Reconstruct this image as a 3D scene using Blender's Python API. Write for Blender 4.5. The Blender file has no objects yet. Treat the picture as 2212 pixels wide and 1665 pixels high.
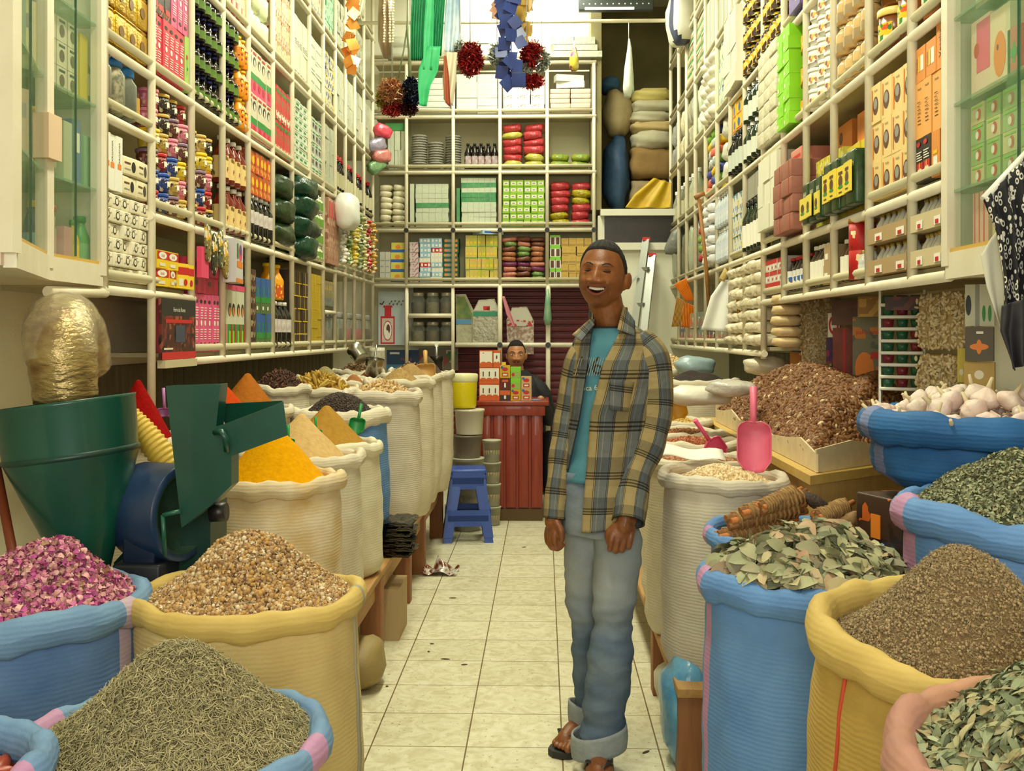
import bpy, bmesh, math, random
import numpy as np
from mathutils import Vector, Matrix, noise
sc = bpy.context.scene
COL = sc.collection
PI = math.pi
# ---------------------------------------------------------------- camera, world, lights, exposure
FPX = 2360.0
CAMZ = 1.42
PSI = math.atan(68 / FPX)
cd = bpy.data.cameras.new('camera')
cam = bpy.data.objects.new('camera', cd)
COL.objects.link(cam)
cam.location = (0, 0, CAMZ)
cam.rotation_euler = (PI / 2, 0, PSI)
cd.sensor_width = 36.0
cd.lens = 36.0 * FPX / 2212
cd.shift_y = -109.5 / 2212
cd.clip_start = 0.02
sc.camera = cam

sc.view_settings.view_transform = 'Standard'
sc.view_settings.look = 'None'
sc.view_settings.exposure = 0.0
sc.view_settings.gamma = 1.0
sc.view_settings.use_curve_mapping = False

world = bpy.data.worlds.new('world')
sc.world = world
world.use_nodes = True
world.node_tree.nodes['Background'].inputs[0].default_value = (0.84, 0.86, 0.76, 1)
world.node_tree.nodes['Background'].inputs[1].default_value = 0.07

def area_light(name, loc, rot, sx, sy, power, color):
 l = bpy.data.lights.new(name, 'AREA')
 l.shape = 'RECTANGLE'; l.size = sx; l.size_y = sy
 l.energy = power; l.color = color
 o = bpy.data.objects.new(name, l)
 COL.objects.link(o)
 o.location = loc; o.rotation_euler = rot
 return o
TUBE = (0.98, 0.99, 0.74)
# fluorescent tubes under the ceiling, along the aisle
area_light('tube_light_front', (-0.2, 2.6, 4.35), (0, 0, 0), 0.35, 1.5, 74, TUBE)
area_light('tube_light_middle', (-0.2, 5.2, 4.35), (0, 0, 0), 0.35, 1.5, 86, TUBE)
area_light('tube_light_rear', (-0.15, 8.0, 4.4), (0, 0, 0), 0.5, 1.4, 78, (0.98, 1.0, 0.80))
# tube on the rear wall above the shelves
area_light('tube_light_rear_wall', (-0.1, 9.25, 4.5), (math.radians(-55), 0, PI), 0.9, 0.08, 22, (0.98, 1.0, 0.84))
# daylight from the street through the open shop front behind the camera
area_light('street_daylight', (0.1, -0.9, 1.9), (math.radians(82), 0, 0), 2.2, 1.4, 84, (1.0, 0.97, 0.82))
# ---------------------------------------------------------------- helpers
random.seed(7)
RNG = np.random.default_rng(11)
CS, SN = math.cos(PSI), math.sin(PSI)
def ray(x, y):
 dx, dz = (x - 1106) / FPX, (723 - y) / FPX
 return Vector((dx * CS - SN, dx * SN + CS, dz))
def atY(x, y, Y):
 d = ray(x, y); return Vector((0, 0, CAMZ)) + d * (Y / d.y)
def atZ(x, y, Z):
 d = ray(x, y); return Vector((0, 0, CAMZ)) + d * ((Z - CAMZ) / d.z)
def atX(x, y, X):
 d = ray(x, y); return Vector((0, 0, CAMZ)) + d * (X / d.x)
def lin(c):
 c = c / 255.0
 return c / 12.92 if c <= 0.04045 else ((c + 0.055) / 1.055) ** 2.4
def rgb(c):
 return (lin(c[0]), lin(c[1]), lin(c[2]), 1.0)
_mats = {}
def _new(key):
 m = bpy.data.materials.new(key)
 m.use_nodes = True
 return m, m.node_tree.nodes, m.node_tree.links, m.node_tree.nodes['Principled BSDF']
def mat(c, rough=0.5, metal=0.0, c2=None, scale=30.0, bump=0.0, bscale=None, stretch=None, coat=0.0, sub=0.0, contrast=0.25, emit=0.0, spec=0.5):
 key = repr((c, rough, metal, c2, scale, bump, bscale, stretch, coat, sub, contrast, emit, spec))
 if key in _mats: return _mats[key]
 m, N, L, b = _new('paint_%d' % len(_mats))
 _mats[key] = m
 b.inputs['Base Color'].default_value = rgb(c)
 b.inputs['Roughness'].default_value = rough
 b.inputs['Metallic'].default_value = metal
 b.inputs['Coat Weight'].default_value = coat
 b.inputs['Specular IOR Level'].default_value = spec
 if sub:
  b.inputs['Subsurface Weight'].default_value = sub
  b.inputs['Subsurface Radius'].default_value = (0.01, 0.005, 0.003)
 if emit:
  b.inputs['Emission Color'].default_value = rgb(c)
  b.inputs['Emission Strength'].default_value = emit
 if c2 or bump:
  tc = N.new('ShaderNodeTexCoord'); mp = N.new('ShaderNodeMapping')
  L.new(tc.outputs['Object'], mp.inputs['Vector'])
  if stretch: mp.inputs['Scale'].default_value = stretch
 if c2:
  nz = N.new('ShaderNodeTexNoise'); nz.inputs['Scale'].default_value = scale; nz.inputs['Detail'].default_value = 4
  L.new(mp.outputs[0], nz.inputs['Vector'])
  cr = N.new('ShaderNodeValToRGB')
  cr.color_ramp.elements[0].position = 0.5 - contrast; cr.color_ramp.elements[1].position = 0.5 + contrast
  cr.color_ramp.elements[0].color = rgb(c); cr.color_ramp.elements[1].color = rgb(c2)
  L.new(nz.outputs['Fac'], cr.inputs[0]); L.new(cr.outputs[0], b.inputs['Base Color'])
 if bump:
  n2 = N.new('ShaderNodeTexNoise'); n2.inputs['Scale'].default_value = bscale or scale; n2.inputs['Detail'].default_value = 5
  L.new(mp.outputs[0], n2.inputs['Vector'])
  bp = N.new('ShaderNodeBump'); bp.inputs['Strength'].default_value = bump; bp.inputs['Distance'].default_value = 0.01
  L.new(n2.outputs['Fac'], bp.inputs['Height']); L.new(bp.outputs[0], b.inputs['Normal'])
 return m
def printed(base, inks, cell=60.0, rough=0.45, amount=0.42):
 """a busy printed wrapper: small blocks of ink on the base colour"""
 key = repr(('printed', base, inks, cell, rough, amount))
 if key in _mats: return _mats[key]
 m, N, L, b = _new('print_%d' % len(_mats)); _mats[key] = m
 b.inputs['Roughness'].default_value = rough
 tc = N.new('ShaderNodeTexCoord')
 vo = N.new('ShaderNodeTexVoronoi'); vo.distance = 'CHEBYCHEV'; vo.inputs['Scale'].default_value = cell
 L.new(tc.outputs['Object'], vo.inputs['Vector'])
 sp = N.new('ShaderNodeSeparateColor'); L.new(vo.outputs['Color'], sp.inputs[0])
 cr = N.new('ShaderNodeValToRGB'); cr.color_ramp.interpolation = 'CONSTANT'
 e = cr.color_ramp.elements
 e[0].color = rgb(base); e[0].position = 0; e[1].position = 1 - amount; e[1].color = rgb(inks[0])
 for i, k in enumerate(inks[1:]):
  x = e.new(1 - amount + amount * (i + 1) / len(inks)); x.color = rgb(k)
 L.new(sp.outputs[0], cr.inputs[0]); L.new(cr.outputs[0], b.inputs['Base Color'])
 return m
def grain(cols, rough=0.7, bump=0.0):
 """loose goods: every grain takes one colour of the range from its own random number"""
 key = repr(('grain', cols, rough))
 if key in _mats: return _mats[key]
 m, N, L, b = _new('grain_%d' % len(_mats)); _mats[key] = m
 b.inputs['Roughness'].default_value = rough
 at = N.new('ShaderNodeAttribute'); at.attribute_name = 'rnd'
 cr = N.new('ShaderNodeValToRGB')
 e = cr.color_ramp.elements
 e[0].color = rgb(cols[0]); e[1].color = rgb(cols[-1])
 for i, k in enumerate(cols[1:-1]):
  x = e.new((i + 1) / (len(cols) - 1)); x.color = rgb(k)
 L.new(at.outputs['Fac'], cr.inputs[0]); L.new(cr.outputs[0], b.inputs['Base Color'])
 return m
def film(c, alpha=0.35, rough=0.08, bump=0.0, bscale=40, edge=0.6):
 """thin clear plastic or glass: see-through with a sheen"""
 key = repr(('film', c, alpha, rough, bump, bscale, edge))
 if key in _mats: return _mats[key]
 m, N, L, b = _new('film_%d' % len(_mats)); _mats[key] = m
 N.remove(b)
 out = N['Material Output']
 tr = N.new('ShaderNodeBsdfTransparent'); tr.inputs[0].default_value = (1, 1, 1, 1)
 pr = N.new('ShaderNodeBsdfPrincipled'); pr.inputs['Base Color'].default_value = rgb(c); pr.inputs['Roughness'].default_value = rough
 mx = N.new('ShaderNodeMixShader')
 fr = N.new('ShaderNodeLayerWeight'); fr.inputs[0].default_value = 0.35
 ma = N.new('ShaderNodeMath'); ma.operation = 'MULTIPLY_ADD'; ma.inputs[1].default_value = edge; ma.inputs[2].default_value = alpha; ma.use_clamp = True
 L.new(fr.outputs['Fresnel'], ma.inputs[0]); L.new(ma.outputs[0], mx.inputs[0])
 L.new(tr.outputs[0], mx.inputs[1]); L.new(pr.outputs[0], mx.inputs[2]); L.new(mx.outputs[0], out.inputs[0])
 if bump:
  tc = N.new('ShaderNodeTexCoord'); nz = N.new('ShaderNodeTexNoise'); nz.inputs['Scale'].default_value = bscale
  L.new(tc.outputs['Object'], nz.inputs['Vector'])
  bp = N.new('ShaderNodeBump'); bp.inputs['Strength'].default_value = bump; bp.inputs['Distance'].default_value = 0.01
  L.new(nz.outputs['Fac'], bp.inputs['Height']); L.new(bp.outputs[0], pr.inputs['Normal'])
 return m
def sackcloth(c, c2, rough=0.75, ribs=0.35):
 """woven plastic sack: fine weave and horizontal ribs"""
 key = repr(('sack', c, c2, rough, ribs))
 if key in _mats: return _mats[key]
 m, N, L, b = _new('sackcloth_%d' % len(_mats)); _mats[key] = m
 b.inputs['Roughness'].default_value = rough
 tc = N.new('ShaderNodeTexCoord')
 nz = N.new('ShaderNodeTexNoise'); nz.inputs['Scale'].default_value = 7; nz.inputs['Detail'].default_value = 6
 L.new(tc.outputs['Object'], nz.inputs['Vector'])
 cr = N.new('ShaderNodeValToRGB'); cr.color_ramp.elements[0].position = 0.3; cr.color_ramp.elements[1].position = 0.7
 cr.color_ramp.elements[0].color = rgb(c); cr.color_ramp.elements[1].color = rgb(c2)
 L.new(nz.outputs['Fac'], cr.inputs[0]); L.new(cr.outputs[0], b.inputs['Base Color'])
 wv = N.new('ShaderNodeTexWave'); wv.bands_direction = 'Z'; wv.inputs['Scale'].default_value = 30; wv.inputs['Distortion'].default_value = 3
 wv.inputs['Detail'].default_value = 3; wv.inputs['Detail Scale'].default_value = 0.9
 L.new(tc.outputs['Object'], wv.inputs['Vector'])
 n3 = N.new('ShaderNodeTexNoise'); n3.inputs['Scale'].default_value = 260; L.new(tc.outputs['Object'], n3.inputs['Vector'])
 mx = N.new('ShaderNodeMath'); mx.operation = 'MULTIPLY_ADD'; mx.inputs[1].default_value = 0.9
 L.new(n3.outputs['Fac'], mx.inputs[0]); L.new(wv.outputs['Fac'], mx.inputs[2])
 bp = N.new('ShaderNodeBump'); bp.inputs['Strength'].default_value = ribs * .38; bp.inputs['Distance'].default_value = 0.006
 L.new(mx.outputs[0], bp.inputs['Height']); L.new(bp.outputs[0], b.inputs['Normal'])
 return m

def tag(o, label=None, cat=None, group=None, kind=None):
 if label: o['label'] = label
 if cat: o['category'] = cat
 if group: o['group'] = group
 if kind: o['kind'] = kind
 return o
def empty(name, loc=(0, 0, 0), rz=0.0):
 o = bpy.data.objects.new(name, None); COL.objects.link(o)
 o.location = loc; o.rotation_euler = (0, 0, rz)
 o.empty_display_size = 0.05
 return o
def dup(o, parent=None):
 c = o.copy(); COL.objects.link(c)
 if parent: c.parent = parent
 for ch in list(o.children): dup(ch, c)
 return c
_txt = {}
def text_mesh(s):
 if s not in _txt:
  cu = bpy.data.curves.new('t', 'FONT'); cu.body = s; cu.size = 1.0; cu.align_x = 'CENTER'; cu.align_y = 'CENTER'; cu.resolution_u = 2
  o = bpy.data.objects.new('t', cu); COL.objects.link(o)
  bpy.context.view_layer.update()
  me = bpy.data.meshes.new_from_object(o.evaluated_get(bpy.context.evaluated_depsgraph_get()))
  _txt[s] = ([tuple(v.co) for v in me.vertices], [tuple(p.vertices) for p in me.polygons])
  bpy.data.objects.remove(o); bpy.data.curves.remove(cu); bpy.data.meshes.remove(me)
 return _txt[s]
class MB:
 """collects shapes and links them as ONE mesh object"""
 def __init__(s):
  s.v = []; s.f = []; s.m = []; s.sm = []; s.uv = {}
 def add(s, vs, fs, m=0, smooth=False):
  o = len(s.v)
  s.v.extend(tuple(v) for v in vs)
  for f in fs:
   s.f.append([i + o for i in f]); s.m.append(m); s.sm.append(smooth)
  return o
 def box(s, x0, x1, y0, y1, z0, z1, m=0):
  vs = [(x0, y0, z0), (x1, y0, z0), (x1, y1, z0), (x0, y1, z0), (x0, y0, z1), (x1, y0, z1), (x1, y1, z1), (x0, y1, z1)]
  s.add(vs, [(0, 3, 2, 1), (4, 5, 6, 7), (0, 1, 5, 4), (1, 2, 6, 5), (2, 3, 7, 6), (3, 0, 4, 7)], m)
  return s
 def bar(s, a, b, wx, wy, m=0, up=(0, 0, 1)):
  """a rectangular bar from a to b"""
  a, b = Vector(a), Vector(b); d = (b - a).normalized(); u = Vector(up)
  if abs(d.dot(u)) > 0.97: u = Vector((0, 1, 0))
  r = d.cross(u).normalized(); u = r.cross(d)
  vs = []
  for p in (a, b):
   for i, j in ((-1, -1), (1, -1), (1, 1), (-1, 1)):
    vs.append(p + r * (wx / 2 * i) + u * (wy / 2 * j))
  s.add(vs, [(0, 1, 2, 3), (7, 6, 5, 4), (0, 4, 5, 1), (1, 5, 6, 2), (2, 6, 7, 3), (3, 7, 4, 0)], m)
  return s
 def rbox(s, x0, x1, y0, y1, z0, z1, r=0.01, m=0):
  """a box with chamfered edges"""
  bm = bmesh.new(); bmesh.ops.create_cube(bm, size=1)
  for v in bm.verts:
   v.co = (x0 + (v.co.x + .5) * (x1 - x0), y0 + (v.co.y + .5) * (y1 - y0), z0 + (v.co.z + .5) * (z1 - z0))
  bmesh.ops.bevel(bm, geom=bm.edges[:], offset=r, segments=2, affect='EDGES', profile=.6)
  bm.verts.index_update()
  s.add([v.co[:] for v in bm.verts], [[v.index for v in f.verts] for f in bm.faces], m, True)
  bm.free(); return s
 def quad(s, a, b, c, d, m=0):
  s.add([a, b, c, d], [(0, 1, 2, 3)], m); return s
 def disc(s, c, rx, rz, m=0, n=16, y=None):
  """oval in the xz plane, facing -y"""
  s.add([(c[0] + rx * math.cos(2 * PI * i / n), c[1], c[2] + rz * math.sin(2 * PI * i / n)) for i in range(n)], [tuple(range(n))], m); return s
 def text(s, t, size, x, y, z, m=0, rot=0.0, mtx=None):
  """flat lettering facing -y at (x,y,z), or placed by a matrix"""
  vs, fs = text_mesh(t)
  cr, srn = math.cos(rot), math.sin(rot)
  out = []
  for v in vs:
   a, b = v[0] * size, v[1] * size
   a, b = a * cr - b * srn, a * srn + b * cr
   out.append(mtx @ Vector((a, b, 0)) if mtx else (x + a, y, z + b))
  s.add(out, fs, m); return s
 def lathe(s, prof, n=20, m=0, c=(0, 0, 0), ms=None, cap0=True, cap1=True, sx=1.0, sy=1.0, mtx=None):
  vs = []
  for r, z in prof:
   for i in range(n):
    a = 2 * PI * i / n
    p = Vector((r * math.cos(a) * sx, r * math.sin(a) * sy, z))
    if mtx: p = mtx @ p
    vs.append((c[0] + p[0], c[1] + p[1], c[2] + p[2]))
  o = s.add(vs, [])
  for k in range(len(prof) - 1):
   for i in range(n):
    j = (i + 1) % n
    s.f.append([o + k * n + i, o + k * n + j, o + (k + 1) * n + j, o + (k + 1) * n + i])
    s.m.append(ms[k] if ms else m); s.sm.append(True)
  if cap0: s.f.append([o + i for i in range(n)][::-1]); s.m.append(ms[0] if ms else m); s.sm.append(False)
  if cap1: s.f.append([o + (len(prof) - 1) * n + i for i in range(n)]); s.m.append(ms[-1] if ms else m); s.sm.append(False)
  return s
 def tube(s, pts, r, n=10, m=0, caps=True, flat=1.0):
  pts = [Vector(p) for p in pts]
  rs = r if isinstance(r, (list, tuple)) else [r] * len(pts)
  up = Vector((0, 0, 1)); vs = []; last = None
  for k, p in enumerate(pts):
   d = (pts[min(k + 1, len(pts) - 1)] - pts[max(k - 1, 0)]).normalized()
   if last is None:
    a = d.cross(up if abs(d.z) < 0.95 else Vector((1, 0, 0))).normalized()
   else:
    a = (last - d * last.dot(d)).normalized()
   last = a; b = d.cross(a)
   for i in range(n):
    t = 2 * PI * i / n
    vs.append(p + a * (rs[k] * math.cos(t)) + b * (rs[k] * flat * math.sin(t)))
  o = s.add(vs, [])
  for k in range(len(pts) - 1):
   for i in range(n):
    j = (i + 1) % n
    s.f.append([o + k * n + i, o + (k + 1) * n + i, o + (k + 1) * n + j, o + k * n + j]); s.m.append(m); s.sm.append(True)
  if caps:
   s.f.append([o + i for i in range(n)]); s.m.append(m); s.sm.append(False)
   s.f.append([o + (len(pts) - 1) * n + i for i in range(n)][::-1]); s.m.append(m); s.sm.append(False)
  return s
 def ball(s, c, r, nu=14, nv=9, m=0, mtx=None, fn=None):
  rx, ry, rz = r if isinstance(r, (tuple, list)) else (r, r, r)
  vs = []
  for j in range(nv + 1):
   t = PI * j / nv
   for i in range(nu):
    a = 2 * PI * i / nu
    p = Vector((math.sin(t) * math.cos(a), math.sin(t) * math.sin(a), -math.cos(t)))
    if fn: p = fn(p)
    p = Vector((p[0] * rx, p[1] * ry, p[2] * rz))
    if mtx: p = mtx @ p
    vs.append((c[0] + p[0], c[1] + p[1], c[2] + p[2]))
  o = s.add(vs, [])
  for j in range(nv):
   for i in range(nu):
    k = (i + 1) % nu
    s.f.append([o + j * nu + i, o + j * nu + k, o + (j + 1) * nu + k, o + (j + 1) * nu + i]); s.m.append(m); s.sm.append(True)
  return s
 def grid(s, fn, nu, nv, m=0, closed=False, uv=None, mfn=None):
  vs = []
  for j in range(nv + 1):
   for i in range(nu + (0 if closed else 1)):
    vs.append(fn(i / nu, j / nv))
  w = nu + (0 if closed else 1)
  o = s.add(vs, [])
  for j in range(nv):
   for i in range(nu):
    k = (i + 1) % w
    if uv: s.uv[len(s.f)] = [uv(i / nu, j / nv), uv((i + 1) / nu, j / nv), uv((i + 1) / nu, (j + 1) / nv), uv(i / nu, (j + 1) / nv)]
    s.f.append([o + j * w + i, o + j * w + k, o + (j + 1) * w + k, o + (j + 1) * w + i])
    s.m.append(mfn(i / nu, j / nv) if mfn else m); s.sm.append(True)
  return s
 def mesh(s, name, mats):
  me = bpy.data.meshes.new(name)
  me.from_pydata([tuple(v) for v in s.v], [], s.f)
  for x in (mats if isinstance(mats, (list, tuple)) else [mats]): me.materials.append(x)
  me.polygons.foreach_set('material_index', s.m)
  me.polygons.foreach_set('use_smooth', s.sm)
  if s.uv:
   ul = me.uv_layers.new(name='UVMap')
   for fi, co in s.uv.items():
    p = me.polygons[fi]
    for k, li in enumerate(p.loop_indices): ul.data[li].uv = co[k]
  me.update()
  return me
 def build(s, name, mats, parent=None, loc=None, rz=0.0):
  o = bpy.data.objects.new(name, s.mesh(name, mats)); COL.objects.link(o)
  if parent: o.parent = parent
  if loc is not None: o.location = loc
  if rz: o.rotation_euler = (0, 0, rz)
  return o
def mod(o, kind, **kw):
 m = o.modifiers.new(kind.lower(), kind)
 for k, v in kw.items(): setattr(m, k, v)
 return m
def solid(o, t, offset=-1): return mod(o, 'SOLIDIFY', thickness=t, offset=offset)
def np_mesh(name, V, F, mats, midx=None, rnd=None, smooth=True):
 """a mesh from arrays: F is a list of (n,k) index arrays"""
 me = bpy.data.meshes.new(name)
 me.vertices.add(len(V)); me.vertices.foreach_set('co', np.asarray(V, np.float32).ravel())
 nl = sum(f.size for f in F); npol = sum(len(f) for f in F)
 me.loops.add(nl); me.loops.foreach_set('vertex_index', np.concatenate([f.ravel() for f in F]).astype(np.int32))
 me.polygons.add(npol)
 tot = np.concatenate([np.full(len(f), f.shape[1]) for f in F]).astype(np.int32)
 st = np.concatenate([[0], np.cumsum(tot)[:-1]]).astype(np.int32)
 me.polygons.foreach_set('loop_start', st); me.polygons.foreach_set('loop_total', tot)
 if midx is not None: me.polygons.foreach_set('material_index', np.asarray(midx, np.int32))
 me.polygons.foreach_set('use_smooth', np.full(npol, smooth))
 for x in mats: me.materials.append(x)
 if rnd is not None:
  a = me.attributes.new('rnd', 'FLOAT', 'POINT'); a.data.foreach_set('value', np.asarray(rnd, np.float32))
 me.update(calc_edges=True); me.validate()
 return me
ORD = ['first', 'second', 'third', 'fourth', 'fifth', 'sixth', 'seventh', 'eighth', 'ninth', 'tenth', 'eleventh', 'twelfth', 'thirteenth', 'fourteenth', 'fifteenth', 'sixteenth', 'seventeenth', 'eighteenth', 'nineteenth', 'twentieth']
# ---------------------------------------------------------------- the room
XL, XR, YB = -1.467, 1.10, 9.38          # front planes of the three shelf walls
WL, WR, WB = -1.83, 1.60, 9.75
plaster = mat((226, 220, 190), 0.85, c2=(214, 206, 172), scale=3, bump=0.08, bscale=60)
plaster2 = mat((232, 230, 210), 0.8, c2=(222, 218, 194), scale=4, bump=0.05, bscale=60)
def struct(name, mb, m, label=None, parent=None):
 o = mb.build(name, m, parent); o['kind'] = 'structure'
 if label: o['label'] = label
 return o
def floor_material():
 m, N, L, b = _new('floor_tiles')
 b.inputs['Roughness'].default_value = 0.38
 tc = N.new('ShaderNodeTexCoord'); mp = N.new('ShaderNodeMapping')
 g = atZ(1098, 1129, 0)
 mp.inputs['Location'].default_value = (-g.x, -0.13, 0)
 L.new(tc.outputs['Object'], mp.inputs['Vector'])
 br = N.new('ShaderNodeTexBrick'); br.offset = 0.0
 br.inputs['Scale'].default_value = 1.0; br.inputs['Brick Width'].default_value = 0.33; br.inputs['Row Height'].default_value = 0.33
 br.inputs['Mortar Size'].default_value = 0.0028; br.inputs['Mortar Smooth'].default_value = 0.2
 br.inputs['Color1'].default_value = rgb((228, 222, 194)); br.inputs['Color2'].default_value = rgb((218, 212, 182)); br.inputs['Mortar'].default_value = rgb((118, 96, 52))
 L.new(mp.outputs[0], br.inputs['Vector'])
 nz = N.new('ShaderNodeTexNoise'); nz.inputs['Scale'].default_value = 14; nz.inputs['Detail'].default_value = 8; nz.inputs['Distortion'].default_value = 1.6
 L.new(tc.outputs['Object'], nz.inputs['Vector'])
 cr = N.new('ShaderNodeValToRGB'); cr.color_ramp.elements[0].position = 0.35; cr.color_ramp.elements[1].position = 0.62
 cr.color_ramp.elements[0].color = rgb((206, 198, 166)); cr.color_ramp.elements[1].color = (1, 1, 1, 1)
 L.new(nz.outputs['Fac'], cr.inputs[0])
 mx = N.new('ShaderNodeMix'); mx.data_type = 'RGBA'; mx.blend_type = 'MULTIPLY'; mx.inputs[0].default_value = 0.55
 L.new(br.outputs['Color'], mx.inputs[6]); L.new(cr.outputs[0], mx.inputs[7])
 n2 = N.new('ShaderNodeTexNoise'); n2.inputs['Scale'].default_value = 75; n2.inputs['Detail'].default_value = 2
 L.new(tc.outputs['Object'], n2.inputs['Vector'])
 c2 = N.new('ShaderNodeValToRGB'); c2.color_ramp.elements[0].position = 0.30; c2.color_ramp.elements[1].position = 0.33
 c2.color_ramp.elements[0].color = rgb((120, 100, 70)); c2.color_ramp.elements[1].color = (1, 1, 1, 1)
 L.new(n2.outputs['Fac'], c2.inputs[0])
 m2 = N.new('ShaderNodeMix'); m2.data_type = 'RGBA'; m2.blend_type = 'MULTIPLY'; m2.inputs[0].default_value = 0.8
 L.new(mx.outputs[2], m2.inputs[6]); L.new(c2.outputs[0], m2.inputs[7]); L.new(m2.outputs[2], b.inputs['Base Color'])
 bp = N.new('ShaderNodeBump'); bp.inputs['Strength'].default_value = 0.3; bp.inputs['Distance'].default_value = 0.002
 L.new(br.outputs['Fac'], bp.inputs['Height']); bp.invert = True; L.new(bp.outputs[0], b.inputs['Normal'])
 return m
struct('floor', MB().box(WL - .2, WR + .2, -1.2, 11, -0.06, 0), floor_material(), 'cream marbled floor tiles with brown grout')
struct('ceiling', MB().box(WL - .2, WR + .2, 0.3, 11, 4.62, 4.72), plaster2, 'white plastered ceiling of the shop')
struct('wall_left', MB().box(WL - .12, WL, 0.2, 10, 0, 4.62), plaster, 'cream plastered wall behind the spice grinder')
struct('wall_right', MB().box(WR, WR + .12, 0.2, 11, 0, 4.62), plaster, 'cream plastered wall behind the almond table')
struct('wall_back', MB().box(WL, 0.46, WB, WB + .1, 0, 4.62), plaster2, 'white plastered rear wall behind the shelf grid')
AX0 = atY(1292, 400, YB).x
AZ0 = atY(1370, 452, YB).z
mb = MB().box(AX0, WR, YB + .03, WB + .1, 0, AZ0 - .05)
struct('wall_alcove', mb, plaster2, 'white wall below the storage alcove')
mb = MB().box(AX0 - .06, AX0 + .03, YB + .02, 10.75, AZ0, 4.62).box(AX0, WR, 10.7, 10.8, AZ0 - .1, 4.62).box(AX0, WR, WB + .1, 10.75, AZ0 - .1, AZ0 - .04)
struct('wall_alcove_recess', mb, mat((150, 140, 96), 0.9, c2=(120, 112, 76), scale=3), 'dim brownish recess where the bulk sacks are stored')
za, zb = atY(1370, 463, YB).z, atY(1370, 522, YB).z
struct('trim_1', MB().box(AX0 + .02, WR, YB - .03, YB + .12, AZ0 - .055, AZ0).box(AX0 + .02, WR, YB - .02, YB + .04, zb - .07, zb - .01), plaster2, 'white ledge under the storage alcove')
struct('window_1', MB().box(atY(1306, 490, YB).x, WR - .03, YB + .005, YB + .035, zb, za), mat((52, 44, 40), 0.35, c2=(40, 34, 30), scale=40), 'dark glazed strip below the alcove ledge')
# short wall end beside the right cabinet, nearest the street
pl = atY(2143, 700, 3.36)
struct('wall_entrance', MB().box(pl.x, WR + .1, 3.36, 3.46, 0, 1.57), plaster, 'cream wall end beside the hanging scarf')
# red rolling shutter behind the counter
mb = MB()
for i in range(30):
 z = 0.02 + i * 0.062
 mb.rbox(-0.80, AX0 - .02, WB - .05, WB - .012, z, z + 0.056, 0.012)
struct('door_1', mb, mat((112, 22, 34), 0.45, c2=(92, 16, 26), scale=12), 'dark red slatted shutter behind the counter')

mb = MB()
for i in range(36):
 mb.rbox(WL - .01, WL + .018, 4.15 + i * .145, 4.29 + i * .145, .6, 1.29, .006)
struct('trim_2', mb, mat((104, 94, 64), .7, c2=(84, 76, 50), scale=5, stretch=(6, 6, 1)), 'dull brown upright boards behind the left spice sacks')
mb = MB()
for i in range(24):
 mb.rbox(WR - .018, WR + .01, 5.9 + i * .145, 6.04 + i * .145, .5, 1.3, .006)
struct('trim_3', mb, mat((110, 108, 84), .7, c2=(90, 88, 66), scale=5, stretch=(6, 6, 1)), 'grey green upright boards at the far right under the shelf')
# ---------------------------------------------------------------- pipe shelving on three walls
pipe = mat((238, 230, 204), 0.42, c2=(226, 216, 184), scale=14)
board = mat((196, 188, 150), 0.6, c2=(196, 186, 150), scale=8)
boardback = mat((202, 196, 162), 0.7, c2=(188, 180, 144), scale=5)
LPX = [221, 327, 413, 480, 535, 588, 630, 667, 697, 723, 745, 765, 785, 805]
RPX = [2051, 1971, 1878, 1802, 1742, 1694, 1650, 1610, 1579, 1550, 1525, 1503, 1484, 1467, 1449]
LY = [atX(x, 723, XL).y for x in LPX]; LY[-1] = YB
RY = [atX(x, 723, XR).y for x in RPX]
BX = [XL] + [atY(x, 723, YB).x for x in (878, 979, 1080, 1182, 1283)]
LZ = [1.31, 1.863, 2.384, 2.905, 3.43, 3.95]
RZ = [1.58, 1.83, 2.305, 2.775, 3.245, 3.715, 4.19]
BZ = [1.841, 2.318, 2.815, 3.292, 3.757]
def shelving(label, wall, posts, levels):
 r = empty('pipe_shelving'); tag(r, label, 'shelves')
 def P(s, z, off=0.0):
  if wall == 'L': return (XL - off, s, z)
  if wall == 'R': return (XR + off, s, z)
  return (s, YB + off, z)
 for s, z0, z1 in posts:
  MB().tube([P(s, z0), P(s, z1)], 0.0155, 10).build('upright', pipe, r)
 for z, s0, s1 in levels:
  MB().tube([P(s0 - .02, z), P(s1 + .02, z)], 0.0165, 10).build('rail', pipe, r)
  b = MB()
  b.tube([P(s0, z + .056, .004), P(s1, z + .056, .004)], 0.0155, 8)
  x = [P(s0, 0, .03), P(s1, 0, .345)]
  b.box(min(x[0][0], x[1][0]), max(x[0][0], x[1][0]), min(x[0][1], x[1][1]), max(x[0][1], x[1][1]), z + .016, z + .034)
  b.build('shelf_board', board, r)
 return r
lp = [(LY[0] + .01, 1.57, 4.3), (LY[1], .392, 4.3)] + [(y, 1.31, 4.3) for y in LY[2:-1]] + [(YB - .04, 1.31, 4.3)]
ll = [(1.31, LY[2], YB), (1.57, LY[0] + .02, LY[2]), (1.863, LY[1], YB), (2.15, LY[0], LY[1])] + [(z, LY[0], YB) for z in LZ[2:]]
sl = shelving('cream pipe shelving unit covering the left wall above the grinder', 'L', lp, ll)
MB().tube([(XL, LY[0] - .4, 1.548), (XL, LY[0] + .02, 1.56)], .017, 10).build('rail', pipe, sl)
rp = [(y, 1.58, 4.3) for y in RY[1:6]] + [(RY[6], 1.30, 4.3)] + [(y, 1.325, 4.3) for y in RY[7:]]
rl = [(1.325, RY[6], RY[-1]), (1.58, RY[0] + .02, RY[6])] + [(z, RY[0] + .02, RY[-1]) for z in RZ[1:]]
sr = shelving('cream pipe shelving unit covering the right wall above the almonds', 'R', rp, rl)
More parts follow.
